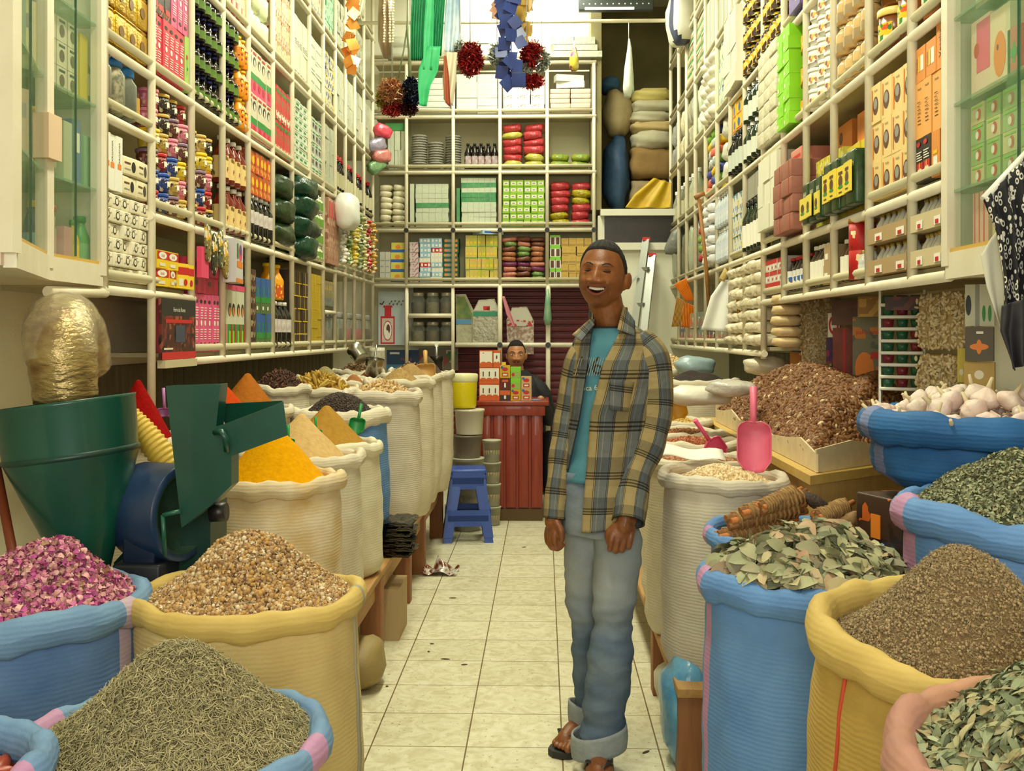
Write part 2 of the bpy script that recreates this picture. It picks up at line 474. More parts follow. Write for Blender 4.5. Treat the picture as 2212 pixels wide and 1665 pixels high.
bp_ = [(x, 1.841, 3.76) for x in BX[1:]]
bl = [(z, XL, BX[-1]) for z in BZ]
sb = shelving('cream pipe shelving grid on the rear wall above the counter', 'B', bp_, bl)
mb = MB().box(WL + .001, XL - .34, LY[0], YB, 1.57, 4.3)
mb.build('back_panel', boardback, sl)
MB().box(XL, BX[-1], YB + .345, WB - .001, 1.84, 3.76).build('back_panel', boardback, sb)
MB().box(XR + .345, WR - .001, RY[0] + .02, RY[-1], 1.6, 4.3).build('back_panel', boardback, sr)
# ---------------------------------------------------------------- loose goods
def t_ball(nu=7, nv=5, r=(1, 1, 1), tip=0.0):
 V = []; F = []
 for j in range(1, nv):
  t = PI * j / nv
  for i in range(nu):
   a = 2 * PI * i / nu
   z = -math.cos(t); s = math.sin(t) * (1 - tip * max(0, z))
   V.append((s * math.cos(a) * r[0], s * math.sin(a) * r[1], z * r[2]))
 b, t_ = len(V), len(V) + 1
 V += [(0, 0, -r[2]), (0, 0, r[2])]
 T = []
 for j in range(nv - 2):
  for i in range(nu):
   k = (i + 1) % nu
   T += [(j * nu + i, j * nu + k, (j + 1) * nu + k), (j * nu + i, (j + 1) * nu + k, (j + 1) * nu + i)]
 for i in range(nu):
  k = (i + 1) % nu
  T += [(b, k, i), (t_, (nv - 2) * nu + i, (nv - 2) * nu + k)]
 return np.array(V, float), np.array(T)
def t_needle(L=1.0, w=0.045, bend=0.12):
 V = []
 for z, o in ((-L / 2, 0), (0, bend), (L / 2, 0)):
  for a in (0, 2.09, 4.19): V.append((z, o + w * math.cos(a), w * math.sin(a)))
 T = []
 for j in range(2):
  for i in range(3):
   k = (i + 1) % 3
   T += [(j * 3 + i, j * 3 + k, j * 3 + 3 + k), (j * 3 + i, j * 3 + 3 + k, j * 3 + 3 + i)]
 T += [(0, 2, 1), (6, 7, 8)]
 return np.array(V, float), np.array(T)
def t_leaf(L=1.0, w=0.4, curl=0.15, tipw=0.0, fold=0.08):
 prof = [(-.5, .06), (-.3, .7), (0, 1), (.28, .72), (.5, tipw)]
 V = []
 for x, k in prof:
  z = curl * (1 - (2 * x) ** 2)
  V += [(x * L, -w / 2 * k, z + fold * k), (x * L, 0, z), (x * L, w / 2 * k, z + fold * k)]
 T = []
 for j in range(4):
  for i in range(2):
   a = j * 3 + i
   T += [(a, a + 1, a + 4), (a, a + 4, a + 3)]
 return np.array(V, float), np.array(T)
def rand_rot(n, flat=1.0):
 """random rotation matrices; flat<1 keeps the template's z near the surface normal"""
 az = RNG.uniform(0, 2 * PI, n); tl = RNG.normal(0, 1, n) * flat; rl = RNG.uniform(0, 2 * PI, n)
 def rz(a):
  m = np.zeros((n, 3, 3)); m[:, 0, 0] = np.cos(a); m[:, 0, 1] = -np.sin(a); m[:, 1, 0] = np.sin(a); m[:, 1, 1] = np.cos(a); m[:, 2, 2] = 1; return m
 def rx(a):
  m = np.zeros((n, 3, 3)); m[:, 0, 0] = 1; m[:, 1, 1] = np.cos(a); m[:, 1, 2] = -np.sin(a); m[:, 2, 1] = np.sin(a); m[:, 2, 2] = np.cos(a); return m
 return rz(az) @ rx(tl) @ rz(rl)
def align(nrm):
 """matrices that turn z onto the given normals"""
 n = nrm / np.linalg.norm(nrm, axis=1, keepdims=True)
 a = np.cross(np.array([[0.0, 1.0, 0.02]]), n); a /= np.linalg.norm(a, axis=1, keepdims=True)
 b = np.cross(n, a)
 return np.stack([a, b, n], axis=2)
def scatter(T, pos, R, size):
 """copies of the template T at pos, each turned by R and scaled"""
 V, F = T
 n = len(pos)
 W = np.einsum('nij,vj->nvi', R, V) * np.asarray(size).reshape(n, 1, -1) + pos[:, None, :]
 FF = F[None] + (np.arange(n) * len(V))[:, None, None]
 return W.reshape(-1, 3), FF.reshape(-1, F.shape[1]), len(V)
HF = {
 'cone': lambda q: np.where(q < .08, 0.955 - 4.5 * q * q, 1 - q) ,
 'dome': lambda q: np.cos(np.clip(q, 0, 1) * PI / 2) ** 1.1,
 'bell': lambda q: (.58 * np.exp(-(q / 0.5) ** 2) + .42 * np.cos(np.clip(q, 0, 1) * PI / 2)) * (1 - q ** 6),
 'round': lambda q: 1 - q ** 2,
}
def stuff(name, label, me, cat='loose goods'):
 o = bpy.data.objects.new(name, me); COL.objects.link(o)
 return tag(o, label, cat, None, 'stuff')
def heap(name, label, c, r, z0, zp, form, base, grains=(), tilt=(0, 0), off=(0, 0), lump=0.012, ry=None, cat='loose goods'):
 """a mound of loose goods in a sack: base surface plus layers of grains (template, count, size, flatness, material, lift)"""
 cx, cy = c; ry = ry or r
 h = HF[form]
 ph = RNG.uniform(0, 6, 8)
 def Z(x, y):
  ox, oy = off[0] * r, off[1] * ry
  q = np.sqrt(((x - ox) / r) ** 2 + ((y - oy) / ry) ** 2)
  rim = np.sqrt((x / r) ** 2 + (y / ry) ** 2)
  q = np.clip(np.maximum(q * (1 - .0 * q), rim ** 3 * .98), 0, 1)
  w = np.sin(x * 21 + ph[0]) * np.sin(y * 19 + ph[1]) + .6 * np.sin(x * 43 + ph[2] + y * 31) * np.sin(y * 47 + ph[3])
  return z0 + (zp - z0) * h(q) + w * lump * (1 - rim ** 2) + tilt[0] * x + tilt[1] * y
 nr, na = 26, 56
 qq = np.linspace(0, 1, nr + 1)[1:]; aa = np.arange(na) * 2 * PI / na
 X = (qq[:, None] * np.cos(aa)).ravel() * r; Y = (qq[:, None] * np.sin(aa)).ravel() * ry
 V = [np.column_stack([np.r_[0, X], np.r_[0, Y], np.r_[Z(np.zeros(1), np.zeros(1)), Z(X, Y)]])]
 i = np.arange(na); k = (i + 1) % na
 F = [np.column_stack([np.zeros(na, int), 1 + i, 1 + k])]
 for j in range(nr - 1):
  a = 1 + j * na
  F += [np.column_stack([a + i, a + na + i, a + na + k]), np.column_stack([a + i, a + na + k, a + k])]
 F = [np.concatenate(F)]
 mi = [np.zeros(len(F[0]))]; rn = [np.full(len(V[0]), .5)]; nv = len(V[0]); mats = [base]
 for T, n, size, flat, m, lift in grains:
  a = RNG.uniform(0, 2 * PI, n); q = np.sqrt(RNG.uniform(0, 1, n)) * .985
  x, y = q * np.cos(a) * r, q * np.sin(a) * ry
  z = Z(x, y); e = 0.004
  nx, ny = (Z(x + e, y) - z) / e, (Z(x, y + e) - z) / e
  nx, ny = np.clip(nx, -2, 2), np.clip(ny, -2, 2)
  N = np.column_stack([-nx, -ny, np.ones(n)])
  R = align(N) @ rand_rot(n, flat)
  N /= np.linalg.norm(N, axis=1, keepdims=True)
  s = np.abs(RNG.normal(1, .2, n)).clip(.5, 1.6) * size
  P = np.column_stack([x, y, z]) + N * (RNG.uniform(-.3, 1, n) * lift)[:, None]
  W, FF, pv = scatter(T, P, R, s)
  V.append(W); F.append(FF + nv); nv += len(W)
  mi.append(np.full(len(FF), len(mats))); mats.append(m)
  rn.append(np.repeat(RNG.uniform(0, 1, n), pv))
 me = np_mesh(name, np.concatenate(V), F, mats, np.concatenate(mi), np.concatenate(rn), True)
 o = stuff(name, label, me, cat); o.location = (cx, cy, 0)
 return o

# ---------------------------------------------------------------- sacks
WHITE_S = sackcloth((218, 208, 184), (196, 184, 156))
WHITE_G = sackcloth((216, 206, 186), (190, 178, 156), ribs=.55)
BLUE_S = sackcloth((100, 144, 198), (82, 124, 180), ribs=.45)
BLUE_P = sackcloth((112, 146, 180), (94, 126, 166), ribs=.4)
BLUE_D = sackcloth((40, 104, 164), (26, 82, 138), ribs=.4)
YELL_S = sackcloth((214, 190, 128), (192, 164, 104), ribs=.6)
YELL_D = sackcloth((190, 158, 78), (172, 140, 66), ribs=.5)
YELL_R = sackcloth((204, 176, 100), (188, 158, 84), ribs=.25)
PINKSTR = sackcloth((186, 140, 176), (170, 120, 160), ribs=.3)
STAIN_S = sackcloth((222, 206, 176), (196, 160, 92), ribs=.4)
def sack(label, c, r, zb, zr, m, roll=None, rr=0.024, tilt=(0, 0), stripes=(), stripe_m=None, bulge=1.05, foot=0.86, ry=None, wave=0.005, n=80, group='open sacks', seam=None, sag=1.0, rollh=1.25, cuff=None):
 cx, cy = c; ry = ry or r
 e = empty('sack', (cx, cy, zb)); tag(e, label, 'sack', group)
 ph = [random.uniform(0, 6) for _ in range(8)]
 H = zr - zb
 def rimz(a):
  x, y = math.cos(a), math.sin(a)
  return H + tilt[0] * x * r + tilt[1] * y * ry + wave * (.8 * math.sin(3 * a + ph[0]) + .6 * math.sin(5 * a + ph[1]) + .5 * math.sin(9 * a + ph[2]) + .35 * math.sin(17 * a + ph[5]))
 def wob(a, t):
  return 1 + .016 * math.sin(2 * a + ph[3] + t * 2) + .011 * math.sin(5 * a + ph[4] - t * 5) * sag + .006 * math.sin(13 * a + ph[5] + t * 9) * sag + .005 * math.sin(t * 38 + 2 * math.sin(3 * a + ph[6])) * sag
 prof = [(0.0, 0.0), (0.55, 0.0), (foot - .06, 0.004), (foot, .03), (foot + .07, .1), (bulge - .02, .25), (bulge, .42), (bulge, .58), (bulge - .015, .72), (bulge - .03, .84), (1.0, .93), (.985, 1.0)]
 prof = [(a, b) for a, b in prof]
 fine = []
 for k in range(len(prof) - 1):
  for s in range(3 if k > 2 else 1):
   t = s / (3 if k > 2 else 1)
   fine.append((prof[k][0] * (1 - t) + prof[k + 1][0] * t, prof[k][1] * (1 - t) + prof[k + 1][1] * t))
 fine.append(prof[-1]); fine += [(.955, .985), (.94, .93), (.93, .86)]
 mb = MB()
 def fn(u, v):
  a = 2 * PI * u
  q, t = fine[min(int(round(v * (len(fine) - 1))), len(fine) - 1)]
  k = q * (wob(a, t) if t > .02 else 1)
  return (k * r * math.cos(a), k * ry * math.sin(a), t * rimz(a) if t < .99 else rimz(a))
 def inside(u, w0, w1):
  d = (u - w0) % 1.0
  return d <= (w1 - w0) % 1.0
 def mf(u, v): return 1 if any(inside(u + .5 / n, *s) for s in stripes) else 0
 mb.grid(fn, n, len(fine) - 1, closed=True, mfn=mf)
 mats = [m, stripe_m or PINKSTR]
 mb.build('body', mats, e)
 if rr:
  rb = MB()
  def fr(u, v):
   a = 2 * PI * u; b = 2 * PI * v
   k = rr * (1 + .07 * math.sin(4 * a + ph[6]) + .06 * math.sin(11 * a + ph[7]) + .05 * math.sin(23 * a + ph[0]))
   q = 1.0 + (k * math.cos(b) + .1 * rr) / r
   return (q * r * wob(a, 1) * math.cos(a), q * ry * wob(a, 1) * math.sin(a), rimz(a) + k * math.sin(b) * rollh - .012)
  rb.grid(fr, n, 12, closed=True, mfn=mf)
  # close the small ring of the tube
  o = rb.build('rolled_rim', [roll or m, stripe_m or PINKSTR], e)
  o.data.update()
 if seam:
  a0, sm = seam
  pts = []
  for t in np.linspace(.03, 1, 22):
   a = 2 * PI * a0
   q = np.interp(t, [p[1] for p in prof[2:]], [p[0] for p in prof[2:]]) * wob(a, t) * 1.004
   pts.append((q * r * math.cos(a), q * ry * math.sin(a), t * rimz(a)))
  MB().tube(pts, .004, 6).build('seam_tape', sm, e)
 return e
def px_sack(xl, xr, ym, Y):
 """centre, radius and rim height of a sack whose rim spans xl..xr and whose middle height is ym, at depth Y"""
 a, b = atY(xl, ym, Y), atY(xr, ym, Y)
 return ((a.x + b.x) / 2, Y), (b.x - a.x) / 2, (a.z + b.z) / 2
NEEDLE = t_needle(1, .045, .12); NUG = t_ball(6, 4); BALL = t_ball(9, 7); ALM = t_ball(8, 6, (.62, .36, 1), .45)
LEAF = t_leaf(1, .42, .1); BAY = t_leaf(1, .62, .10, .25, .10); PETAL = t_leaf(1, .85, .28, .5, .12)

# -- left foreground
c, r, z = px_sack(290, 778, 1283, 2.6)
r *= .96
sack('big cream yellow sack of dried chamomile flowers with grey seam', c, r, 0, z, YELL_S, YELL_R, .02, bulge=1.03, foot=.93, seam=(.985, mat((150, 144, 124), .8)), stripes=[(.982, .996)], stripe_m=mat((150, 146, 126), .8), rollh=1.5)
heap('chamomile', 'mound of dried chamomile flower heads in the cream yellow sack', c, r * .985, z - .012, atY(560, 1148, 2.62).z, 'bell', mat((128, 92, 54), .9, c2=(84, 58, 34), scale=90),
  [(NUG, 8500, .0049, 1, grain([(120, 86, 52), (146, 108, 66), (166, 128, 80), (190, 146, 74), (176, 144, 104), (214, 196, 160)]), .006),
   (NEEDLE, 5000, .017, .4, grain([(176, 140, 96), (226, 208, 170), (150, 110, 70)]), .007),
   (PETAL, 3200, .008, 1, grain([(228, 214, 186), (196, 168, 120), (160, 120, 70)]), .008)], off=(.03, .05))
c, r, z = px_sack(62, 694, 1592, 1.9)
sack('pale blue sack with pink stripes filled with dried rosemary', c, r * .97, 0, z, BLUE_P, BLUE_P, .02, stripes=[(.955, .99), (.455, .5)], bulge=1.02, foot=.9, rollh=1.5)
heap('rosemary', 'mound of grey green dried rosemary needles in the blue sack', c, r * .955, z - .01, atY(415, 1400, 1.92).z, 'bell', mat((116, 104, 72), .95, c2=(84, 78, 52), scale=120),
  [(NEEDLE, 26000, .019, .45, grain([(128, 118, 84), (158, 146, 104), (182, 170, 126), (142, 134, 100), (198, 184, 138)]), .011)], off=(-.0, .08), lump=.008)
c, r, z = px_sack(-215, 297, 1300, 2.48)
r *= .97
sack('grey blue sack full of pink rose petals beside the grinder', c, r, 0, z, sackcloth((96, 128, 172), (70, 102, 148), ribs=.45), BLUE_P, .025, stripes=[(.965, .99)], stripe_m=sackcloth((190, 168, 180), (170, 150, 170)), bulge=1.04, foot=.9, rollh=1.5)
heap('rose_petals', 'heap of dried pink rose petals and buds in the blue sack', c, r * .98, z - .01, atY(70, 1178, 2.5).z, 'bell', mat((140, 60, 92), .9, c2=(96, 44, 60), scale=90),
  [(PETAL, 10500, .0135, 1.3, grain([(140, 48, 104), (176, 70, 134), (196, 104, 146), (222, 176, 166), (160, 58, 112), (200, 150, 140), (150, 110, 80)]), .012),
   (NEEDLE, 1500, .016, .8, grain([(206, 180, 130), (150, 130, 80)]), .01)], off=(.12, .1), lump=.02)
c = (-.925, 1.6)
sack('blue and pink sack corner holding dried red peppers', c, .165, 0, .775, BLUE_P, BLUE_P, .022, stripes=[(.93, .97), (.80, .84)], bulge=1.03, foot=.92, rollh=1.5)
heap('dried_peppers', 'wrinkled dried red peppers in the cornermost blue sack', c, .155, .70, .76, 'round', mat((90, 26, 16), .8),
  [(t_ball(8, 6, (.5, .45, 1), .3), 130, .026, 1, grain([(104, 26, 18), (150, 40, 24), (170, 70, 40), (84, 22, 18)], .35), .01)])

# -- right foreground
c = (.80, 2.10); r = .262
zr = .83
sack('yellow sack heaped with brown dried thyme', c, r, 0, zr, YELL_D, YELL_R, .026, tilt=(-.10, .14), seam=(.548, mat((190, 70, 40), .7)), bulge=1.09, foot=.98, rollh=1.6)
heap('thyme', 'tall mound of brownish dried thyme in the yellow sack', c, r * .96, zr - .02, atY(2085, 1183, 2.12).z, 'bell', mat((126, 100, 66), .95, c2=(94, 76, 50), scale=140),
  [(NEEDLE, 17000, .0095, .6, grain([(136, 114, 80), (166, 142, 102), (188, 164, 122), (148, 134, 98)]), .008), (NUG, 7000, .0026, 1, grain([(142, 118, 84), (174, 148, 110), (122, 108, 78)]), .006)], tilt=(-.06, .10), off=(.02, .03), lump=.008)
c = (.745, 1.52); r = .245
sack('pinkish brown sack of loose olive green leaves', c, r, 0, .845, sackcloth((172, 124, 96), (150, 106, 86), ribs=.3), sackcloth((190, 140, 112), (160, 112, 104), ribs=.3), .026, tilt=(.05, .03), bulge=1.03, foot=.9, rollh=1.5)
heap('olive_leaves', 'heap of narrow grey green dried leaves in the brown sack', c, r * .95, .84, .95, 'round', mat((64, 70, 44), .9, c2=(40, 44, 28), scale=60),
  [(t_leaf(1, .30, .12, .05, .05), 4200, .036, .6, grain([(98, 106, 74), (132, 140, 104), (162, 168, 134), (110, 118, 84), (176, 170, 124), (150, 128, 92)]), .022), (NEEDLE, 700, .03, .4, grain([(120, 110, 80), (84, 76, 52)]), .015)], lump=.015, off=(.25, .0), tilt=(.16, .04))
c, r, z = px_sack(1532, 1962, 1243, 2.7)
sack('blue sack with pink stripe full of broad bay leaves', c, r, 0, z, BLUE_S, BLUE_S, .026, stripes=[(.497, .52)], bulge=1.04, foot=.98, rollh=1.45, tilt=(.02, .0))
heap('bay_leaves', 'pile of broad silver green dried leaves in the blue sack', c, r * .97, z + .0, atY(1780, 1158, 2.74).z, 'dome', mat((70, 72, 50), .9, c2=(44, 46, 32), scale=60),
  [(BAY, 1300, .052, .75, grain([(116, 120, 88), (150, 152, 116), (164, 160, 122), (132, 124, 98), (96, 104, 76), (184, 176, 132), (176, 136, 108)]), .03)], lump=.02)
c, r, z = px_sack(1534, 1935, 1150, 3.2)
sack('blue sack of cinnamon bundles and ginger, behind the bay leaves', c, r, .0, z, BLUE_S, BLUE_S, .02, stripes=[(.485, .515)], bulge=1.03, foot=.9, rollh=1.4)
CINN = (c, r, z)
c = (1.135, 2.60); r = .272
sack('bright blue sack heaped with dried mint under the garlic', c, r, 0, .985, BLUE_S, BLUE_S, .028, tilt=(-.10, .02), stripes=[(.475, .525)], bulge=1.02, foot=.9, rollh=1.5)
heap('mint', 'large mound of dark green dried mint in the bright blue sack', c, r * .96, .985, atY(2165, 985, 2.62).z, 'dome', mat((76, 80, 52), .95, c2=(50, 54, 34), scale=120),
  [(LEAF, 9000, .012, .8, grain([(112, 118, 86), (140, 144, 108), (162, 164, 126), (100, 108, 80), (172, 162, 120)]), .01), (NEEDLE, 2500, .018, .5, grain([(140, 130, 90), (96, 90, 60)]), .009)], tilt=(-.06, .02))
c = (1.19, 3.02); r = .285
sack('darker blue sack of garlic resting on fruit crates', c, r, 1.0, 1.185, BLUE_D, BLUE_D, .034, stripes=[(.487, .52)], stripe_m=sackcloth((120, 130, 170), (96, 110, 160)), bulge=.97, foot=.74, rollh=1.35)
heap('garlic_bed', 'papery garlic skins filling the darker blue sack', c, r * .95, 1.175, 1.205, 'round', mat((212, 196, 170), .8, c2=(186, 160, 140), scale=30), [(PETAL, 400, .03, .6, grain([(232, 222, 204), (206, 176, 166), (222, 206, 180)]), .01)])
GARLIC = (c, r)
# chickpeas
c, r, z = px_sack(1430, 1692, 1027, 3.74)
sack('white woven sack of chickpeas with large pink scoop', c, r * .96, .30, z, WHITE_G, WHITE_G, .021, bulge=1.06, foot=1.0, rollh=1.25, tilt=(-.05, .02))
heap('chickpeas', 'pale dried chickpeas filling the white sack', c, r * .9, z - .035, z + .03, 'dome', mat((190, 160, 110), .8), [(BALL, 1700, .0058, 1, grain([(222, 198, 150), (206, 176, 124), (236, 216, 176)], .5), .003)], lump=.004)
CHICK = (c, r, z)
for (xl, xr, ym, Y, lab, hn, hl, cols, sz, T) in (
 (1398, 1612, 988, 4.17, 'white sack with folded paper edge, behind the chickpeas', 'dried_lentils', 'reddish beans in the sack behind the chickpeas', [(150, 86, 50), (176, 120, 80), (190, 150, 110)], .006, BALL),
 (1392, 1590, 952, 4.62, 'white sack of shelled peanuts beside the almond table', 'peanuts', 'reddish brown peanuts in the sack beside the almond table', [(150, 70, 40), (176, 100, 60), (200, 140, 100)], .008, ALM),
 (1388, 1562, 932, 5.07, 'white sack of brown nuts, third beside the almond table', 'hazelnuts', 'brown nuts in the third sack beside the almond table', [(150, 96, 50), (176, 120, 70), (130, 80, 44)], .008, ALM),
 (1384, 1532, 908, 5.52, 'white sack of yellow grain, furthest beside the almond table', 'yellow_grain', 'yellow grain in the furthest sack beside the almond table', [(206, 170, 80), (190, 150, 66), (220, 190, 110)], .005, NUG)):
 c, r, z = px_sack(xl, xr, ym, Y)
 sack(lab, c, r, .30, z, WHITE_S, WHITE_S, .019, bulge=1.04, foot=.98, rollh=1.1)
 heap(hn, hl, c, r * .92, z - .03, z + .008, 'round', mat(cols[0], .8), [(T, 1300, sz, 1, grain(cols), .003)], lump=.006)

# -- spice sacks on the left bench: cones of powder
def powder(c1, c2):
 return mat(c1, .95, c2=c2, scale=55, bump=.35, bscale=90, contrast=.35, spec=.08)
def cone_sack(xl, xr, ym, Y, peak, lab, pn, plab, pm, m=WHITE_S, roll=None, zb=.39, tilt=(0, 0), wave=.007, grains=(), form='cone', rr=.016, **k):
 c, r, z = px_sack(xl, xr, ym, Y)
 sack(lab, c, r, zb, z, m, roll or m, rr, tilt=tilt, wave=wave, rollh=1.5, **k)
 heap(pn, plab, c, r * .93, z - .045, atY(peak[0], peak[1], Y).z, form, pm, grains, lump=.004, tilt=tilt)
cone_sack(452, 733, 1032, 3.78, (585, 905), 'white sack stained yellow, holding the turmeric cone', 'turmeric_powder', 'bright orange yellow cone of ground turmeric', powder((230, 166, 2), (208, 142, 0)), STAIN_S, foot=.98, bulge=1.05, rr=.02)
cone_sack(528, 775, 985, 4.26, (651, 888), 'white sack of pale ginger powder behind the turmeric sack', 'ginger_powder', 'pale beige cone of ground ginger', powder((210, 178, 122), (188, 152, 96)), foot=.98, rr=.02)
cone_sack(592, 820, 960, 4.70, (705, 870), 'white sack of mustard brown powder on the bench end', 'cumin_powder', 'mustard brown cone of ground cumin', powder((176, 134, 58), (154, 114, 44)), sackcloth((222, 214, 186), (206, 196, 164), ribs=.25), foot=.97, rr=.02)
cone_sack(636, 834, 893, 5.16, (745, 848), 'blue sack with white rolled rim full of dark seeds', 'black_seeds', 'dome of tiny black brown seeds', mat((60, 44, 36), .8, c2=(36, 28, 24), scale=150), BLUE_S, WHITE_S, grains=[(NUG, 5000, .0038, 1, grain([(44, 34, 30), (78, 60, 50), (30, 24, 22), (96, 76, 60)]), .003)], form='dome', rr=.026)
cone_sack(748, 905, 850, 5.72, (800, 828), 'white ribbed sack of pale dried roots near the stools', 'dried_roots', 'pale chopped roots in the ribbed white sack', mat((190, 160, 110), .9), WHITE_G, grains=[(t_ball(6, 5, (.35, .35, 1)), 500, .016, 1, grain([(220, 196, 140), (206, 176, 120), (180, 130, 84), (232, 214, 170)]), .012)], form='round', rr=.022)
cone_sack(790, 936, 822, 6.25, (862, 795), 'white sack of tan seeds behind the ribbed sack', 'fennel_seeds', 'tan mound of small seeds near the wooden scoop', mat((176, 144, 86), .9, c2=(150, 118, 64), scale=80), WHITE_S, grains=[(NEEDLE, 2500, .008, .6, grain([(176, 144, 86), (150, 120, 70), (200, 168, 110)]), .003)], form='bell')
cone_sack(820, 952, 812, 6.72, (885, 785), 'white sack of coriander under the wooden scoop', 'coriander_seeds', 'light brown seeds around the wooden scoop', mat((170, 134, 80), .9, c2=(140, 110, 64), scale=80), WHITE_S, form='bell')
cone_sack(868, 976, 805, 7.22, (925, 768), 'white sack of dark brown seeds next to the yellow bag', 'flax_seeds', 'dark brown mound of seeds next to the yellow bag', mat((84, 64, 44), .9, c2=(60, 46, 32), scale=80), WHITE_S, form='bell')
# second row against the wall, standing higher
cone_sack(205, 392, 948, 3.86, (303, 815), 'white sack of red paprika powder against the left wall', 'paprika_powder', 'deep red cone of ground paprika behind the grinder', powder((156, 16, 12), (130, 10, 10)), zb=.39)
cone_sack(390, 575, 905, 4.42, (482, 822), 'white sack of orange red chilli powder behind the feed chute', 'chilli_powder', 'orange red cone of ground chilli behind the chute', powder((196, 74, 22), (170, 56, 16)), zb=.39)
cone_sack(448, 622, 884, 4.92, (530, 800), 'white sack of tawny spice powder behind the feed chute', 'spice_powder', 'tawny brown cone of ground spice behind the orange one', powder((170, 104, 34), (150, 86, 28)), zb=.39)
cone_sack(540, 668, 836, 5.52, (598, 803), 'white sack of star anise against the left wall', 'star_anise', 'dark brown star anise pods in the white sack', mat((60, 36, 24), .9), zb=.39, grains=[(t_ball(6, 5, (.4, .3, 1)), 700, .011, 1, grain([(84, 50, 34), (60, 36, 26), (116, 70, 48), (40, 26, 20)]), .012)], form='round')
cone_sack(612, 768, 840, 5.9, (705, 812), 'white sack of yellow turmeric roots in the middle row', 'turmeric_roots', 'finger long yellow turmeric roots in the white sack', mat((150, 110, 30), .9), zb=.39, grains=[(t_ball(6, 6, (.28, .28, 1)), 420, .026, 1, grain([(176, 140, 36), (196, 160, 50), (150, 110, 30), (206, 176, 84)]), .016)], form='round')
cone_sack(645, 760, 815, 6.55, (702, 792), 'white sack of grey green herb seed near the left wall', 'anise_seeds', 'grey green mound of small seeds below the jars', mat((150, 136, 90), .9, c2=(124, 112, 72), scale=90), zb=.39, form='bell')
cone_sack(722, 826, 801, 7.15, (772, 786), 'white sack of dried mushrooms near the rear corner', 'dried_chips', 'brownish dried chips in the sack near the rear corner', mat((120, 90, 56), .9), zb=.39, grains=[(PETAL, 260, .02, 1, grain([(170, 140, 96), (110, 74, 48), (200, 176, 130)]), .012)], form='round')
cone_sack(722, 808, 825, 6.3, (765, 808), 'white sack of reddish brown grain in the middle row', 'millet', 'reddish brown grain in the middle row sack', mat((164, 108, 54), .9, c2=(140, 88, 42), scale=90), zb=.39, form='bell')
cone_sack(752, 846, 814, 6.8, (810, 797), 'white sack of rust coloured spice by the metal scoops', 'rust_spice', 'rust coloured ground spice by the metal scoops', mat((140, 80, 40), .9, c2=(120, 64, 32), scale=90), zb=.39, form='bell')
cone_sack(842, 930, 800, 7.66, (885, 786), 'white sack of mixed potpourri in front of the blue poster', 'potpourri', 'mixed brown and red dried flowers near the blue poster', mat((96, 70, 44), .9), zb=.39, grains=[(PETAL, 300, .016, 1, grain([(120, 70, 44), (170, 130, 80), (90, 84, 50), (150, 60, 50)]), .01)], form='round')
# ---------------------------------------------------------------- goods for the shelves (front faces -y, base at z=0, centred on x)
CREAM = (236, 230, 206)
white_p = mat((238, 236, 222), .45); black_p = mat((26, 24, 24), .35); pink_p = mat((222, 72, 118), .5); red_p = mat((196, 34, 36), .45)
green_p = mat((40, 140, 60), .45); lime_p = mat((132, 206, 40), .45); yell_p = mat((236, 196, 24), .45); blue_p = mat((34, 92, 170), .4)
orange_p = mat((232, 132, 40), .5); ivory_p = mat((232, 224, 196), .5); grey_p = mat((150, 148, 140), .5); brown_p = mat((96, 58, 36), .5)
gold_p = mat((212, 170, 40), .3, .8, bump=.5, bscale=60); label_p = mat((240, 236, 220), .6); lid_blue = mat((28, 110, 178), .35)
glassy = film((214, 222, 206), .12, .05); filmy = film((232, 232, 220), .22, .12, .6, 30)
BITS = [white_p, black_p, pink_p, red_p, green_p, lime_p, yell_p, blue_p, orange_p, ivory_p, grey_p, brown_p, gold_p, label_p]
WHT, BLK, PNK, RED, GRN, LIM, YEL, BLU, ORG, IVO, GRY, BRN, GLD, LAB = range(1, 15)
def carton(name, w, h, d, base, prints=(), edge=0.0):
 """a printed box; prints: ('r',x0,x1,z0,z1,ink) ('o',x,z,rx,rz,ink) ('t',text,x,z,size,ink[,rot]) in parts of the front"""
 mb = MB()
 if edge: mb.rbox(-w / 2, w / 2, 0, d, 0, h, edge)
 else: mb.box(-w / 2, w / 2, 0, d, 0, h)
 used = {}
 def idx(k):
  return used.setdefault(k, len(used) + 1)
 lift = 0.0006
 for i, p in enumerate(prints):
  y = -lift * (1 + .5 * i)
  if p[0] == 'r':
   x0, x1, z0, z1 = -w / 2 + p[1] * w, -w / 2 + p[2] * w, p[3] * h, p[4] * h
   mb.quad((x0, y, z0), (x1, y, z0), (x1, y, z1), (x0, y, z1), idx(p[5]))
  elif p[0] == 'o': mb.disc((-w / 2 + p[1] * w, y, p[2] * h), p[3] * w, p[4] * h, idx(p[5]), 14)
  else: mb.text(p[1], p[4] * h, -w / 2 + p[2] * w, y, p[3] * h, idx(p[5]), p[6] if len(p) > 6 else 0)
 return mb.build(name, [base] + [BITS[k - 1] if isinstance(k, int) else k for k in used])
def lines(x0, x1, z0, z1, n, ink, gap=.5):
 s = (z1 - z0) / n
 return [('r', x0, x1 - (x1 - x0) * (.25 if i % 3 == 2 else 0), z0 + i * s, z0 + i * s + s * gap, ink) for i in range(n)]
def simple(name, mb, mats): return mb.build(name, mats)
